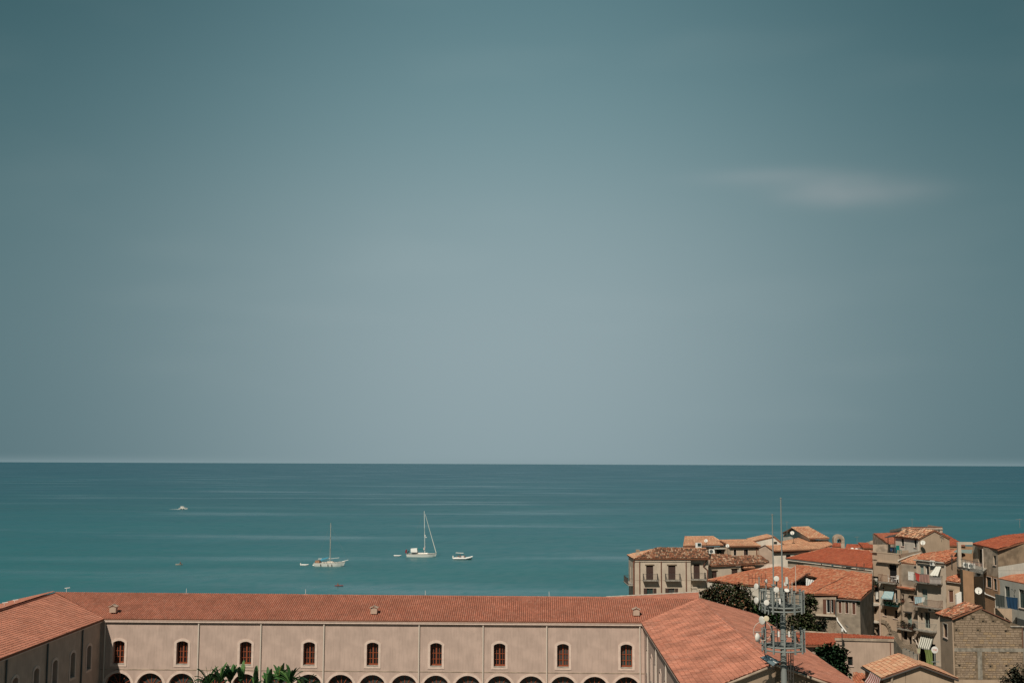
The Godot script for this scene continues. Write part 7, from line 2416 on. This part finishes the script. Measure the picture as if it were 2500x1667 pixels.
	b.surf(foam, false, true)
	var dark := mat("wake_water", .012, .05, .06, 0.25)
	dark.metallic_specular = 0.25
	struct("wake", b, dark)

	# rowing boat with its rower, and a kayak
	t = Transform3D(Basis(Vector3.UP, 0.15), Vector3(-139.378, 0, -464.093))
	d = thing("rowing_boat", "small tan and white rowing boat with one rower in the left part of the sea", "rowing boat", t.origin)
	obj("hull", hull_of(t, 2.6, 1.1, 0.42, 0.15, 0.15, 0.25, Color(.52, .50, .45), Color(.16, .10, .07), 0.7), M.gloss, d)
	b = mb(t, Color(.20, .10, .06))
	for x in [-0.7, 0.1, 0.7]:
		b.span(Vector3(x - 0.12, 0.36, -0.5), Vector3(x + 0.12, 0.42, 0.5))
	obj("thwart", b, M.painted, d)
	b = mb(t, Color(.28, .20, .12))
	for s in [-1, 1]:
		b.tube([Vector3(0.25, 0.6, 0.2 * s), Vector3(0.1, 0.45, 0.6 * s), Vector3(-0.3, 0.05, 1.7 * s)], 0.03, 5)
		b.box(Vector3(-0.34, 0.04, 1.8 * s), Vector3(0.14, 0.02, 0.4))
	obj("oar", b, M.painted, d)
	person(t * Transform3D(Basis(Vector3.UP, PI), Vector3(0.65, 0.42, 0)), false, "rower in dark clothes sitting in the small rowing boat", tinted(.03, .03, .035))
	t = Transform3D(Basis(Vector3.UP, -0.1), Vector3(-64.65, 0, -390.099))
	d = thing("kayak", "crimson kayak with a paddler in the water just above the convent roof", "kayak", t.origin)
	obj("hull", hull_of(t, 2.7, 0.75, 0.2, 0.1, 0.1, 0.2, Color(.34, .03, .05), Color(.28, .03, .045), 0.25), M.gloss, d)
	b = mb(t, Color(.40, .06, .07))
	b.tube([Vector3(-0.3, 0.45, -0.7), Vector3(0.1, 0.5, 0), Vector3(0.2, 0.45, 0.8)], 0.02, 5)
	obj("paddle", b, M.painted, d)
	person(t * Transform3D(Basis(Vector3.UP, 0), Vector3(-0.45, 0.16, 0)), false, "paddler sitting in the crimson kayak", tinted(.10, .04, .04))


func dinghy(t: Transform3D, len: float, label: String, motor: bool):
	var d := thing("dinghy", label, "dinghy", t.origin, "dinghies lying astern of the sailboats")
	var b := mb(t, Color(.70, .70, .68))
	for s in [-1, 1]:
		b.tube([Vector3(-len / 2, 0.28, 0.55 * s), Vector3(len * 0.2, 0.28, 0.55 * s), Vector3(len * 0.42, 0.36, 0.3 * s), Vector3(len * 0.5, 0.42, 0.03 * s)], 0.24, 8, 0.2)
	obj("tubes", b, M.gloss, d)
	b = mb(t, Color(.20, .21, .21))
	b.span(Vector3(-len / 2 + 0.1, 0.02, -0.5), Vector3(len * 0.3, 0.16, 0.5))
	obj("floor", b, M.painted, d)
	if motor:
		b = mb(t, Color(.66, .66, .62))
		b.span(Vector3(-len / 2 - 0.25, 0.1, -0.2), Vector3(-len / 2 + 0.15, 0.9, 0.2))
		obj("outboard", b, M.gloss, d)


func person(t: Transform3D, standing: bool, label: String, cloth_mat: Material):
	# origin at the seat (or the feet when standing); +x is ahead
	var d := thing("person", label, "person", t.origin)
	var y := 0.88 if standing else 0.08
	var bones := [
		[Vector3(0, y, 0), Vector3(0.02, y + 0.3, 0), 0.15, 0.14], [Vector3(0.02, y + 0.3, 0), Vector3(0.05, y + 0.48, 0), 0.15, 0.13],
		[Vector3(0.06, y + 0.5, 0), Vector3(0.08, y + 0.62, 0), 0.06, 0.06], [Vector3(0.1, y + 0.66, 0), Vector3(0.11, y + 0.74, 0), 0.09, 0.1]]
	for s in [-1, 1]:
		var sh := Vector3(0.04, y + 0.46, 0.19 * s)
		var el := sh + Vector3(0.12, -0.26, 0.06 * s)
		bones.append([Vector3(0.04, y + 0.45, 0.08 * s), sh, 0.08, 0.07])
		bones.append([sh, el, 0.06, 0.05])
		bones.append([el, el + Vector3(0.24, -0.06, -0.06 * s), 0.045, 0.035])
		bones.append([el + Vector3(0.25, -0.06, -0.06 * s), el + Vector3(0.33, -0.06, -0.08 * s), 0.04, 0.025])
		if standing:
			bones.append([Vector3(0, y, 0.09 * s), Vector3(0.03, y - 0.42, 0.1 * s), 0.1, 0.07])
			bones.append([Vector3(0.03, y - 0.42, 0.1 * s), Vector3(0, y - 0.82, 0.1 * s), 0.065, 0.045])
			bones.append([Vector3(0, y - 0.84, 0.1 * s), Vector3(0.16, y - 0.86, 0.11 * s), 0.045, 0.035])
		else:
			bones.append([Vector3(0, y, 0.09 * s), Vector3(0.42, y + 0.08, 0.12 * s), 0.1, 0.075])
			bones.append([Vector3(0.42, y + 0.08, 0.12 * s), Vector3(0.62, y - 0.22, 0.12 * s), 0.065, 0.045])
			bones.append([Vector3(0.62, y - 0.24, 0.12 * s), Vector3(0.76, y - 0.25, 0.13 * s), 0.045, 0.035])
	var world := []
	for q in bones:
		world.append([t * q[0], t * q[1], q[2], q[3]])
	obj("body", body(world, 0.035), tinted(.34, .20, .14), d)
	var top := []
	for q in bones.slice(0, 2):
		top.append([t * q[0], t * q[1], q[2] + 0.012, q[3] + 0.012])
	for i in [5, 9 + (2 if standing else 2)]:
		top.append([world[i][0], world[i][1], world[i][2] + 0.012, world[i][3] + 0.012])
	obj("shirt", body(top, 0.035), cloth_mat, d)
	obj("hair", body([[t * Vector3(0.085, y + 0.74, 0), t * Vector3(0.09, y + 0.77, 0), 0.1, 0.09]], 0.03), tinted(.02, .015, .012), d)
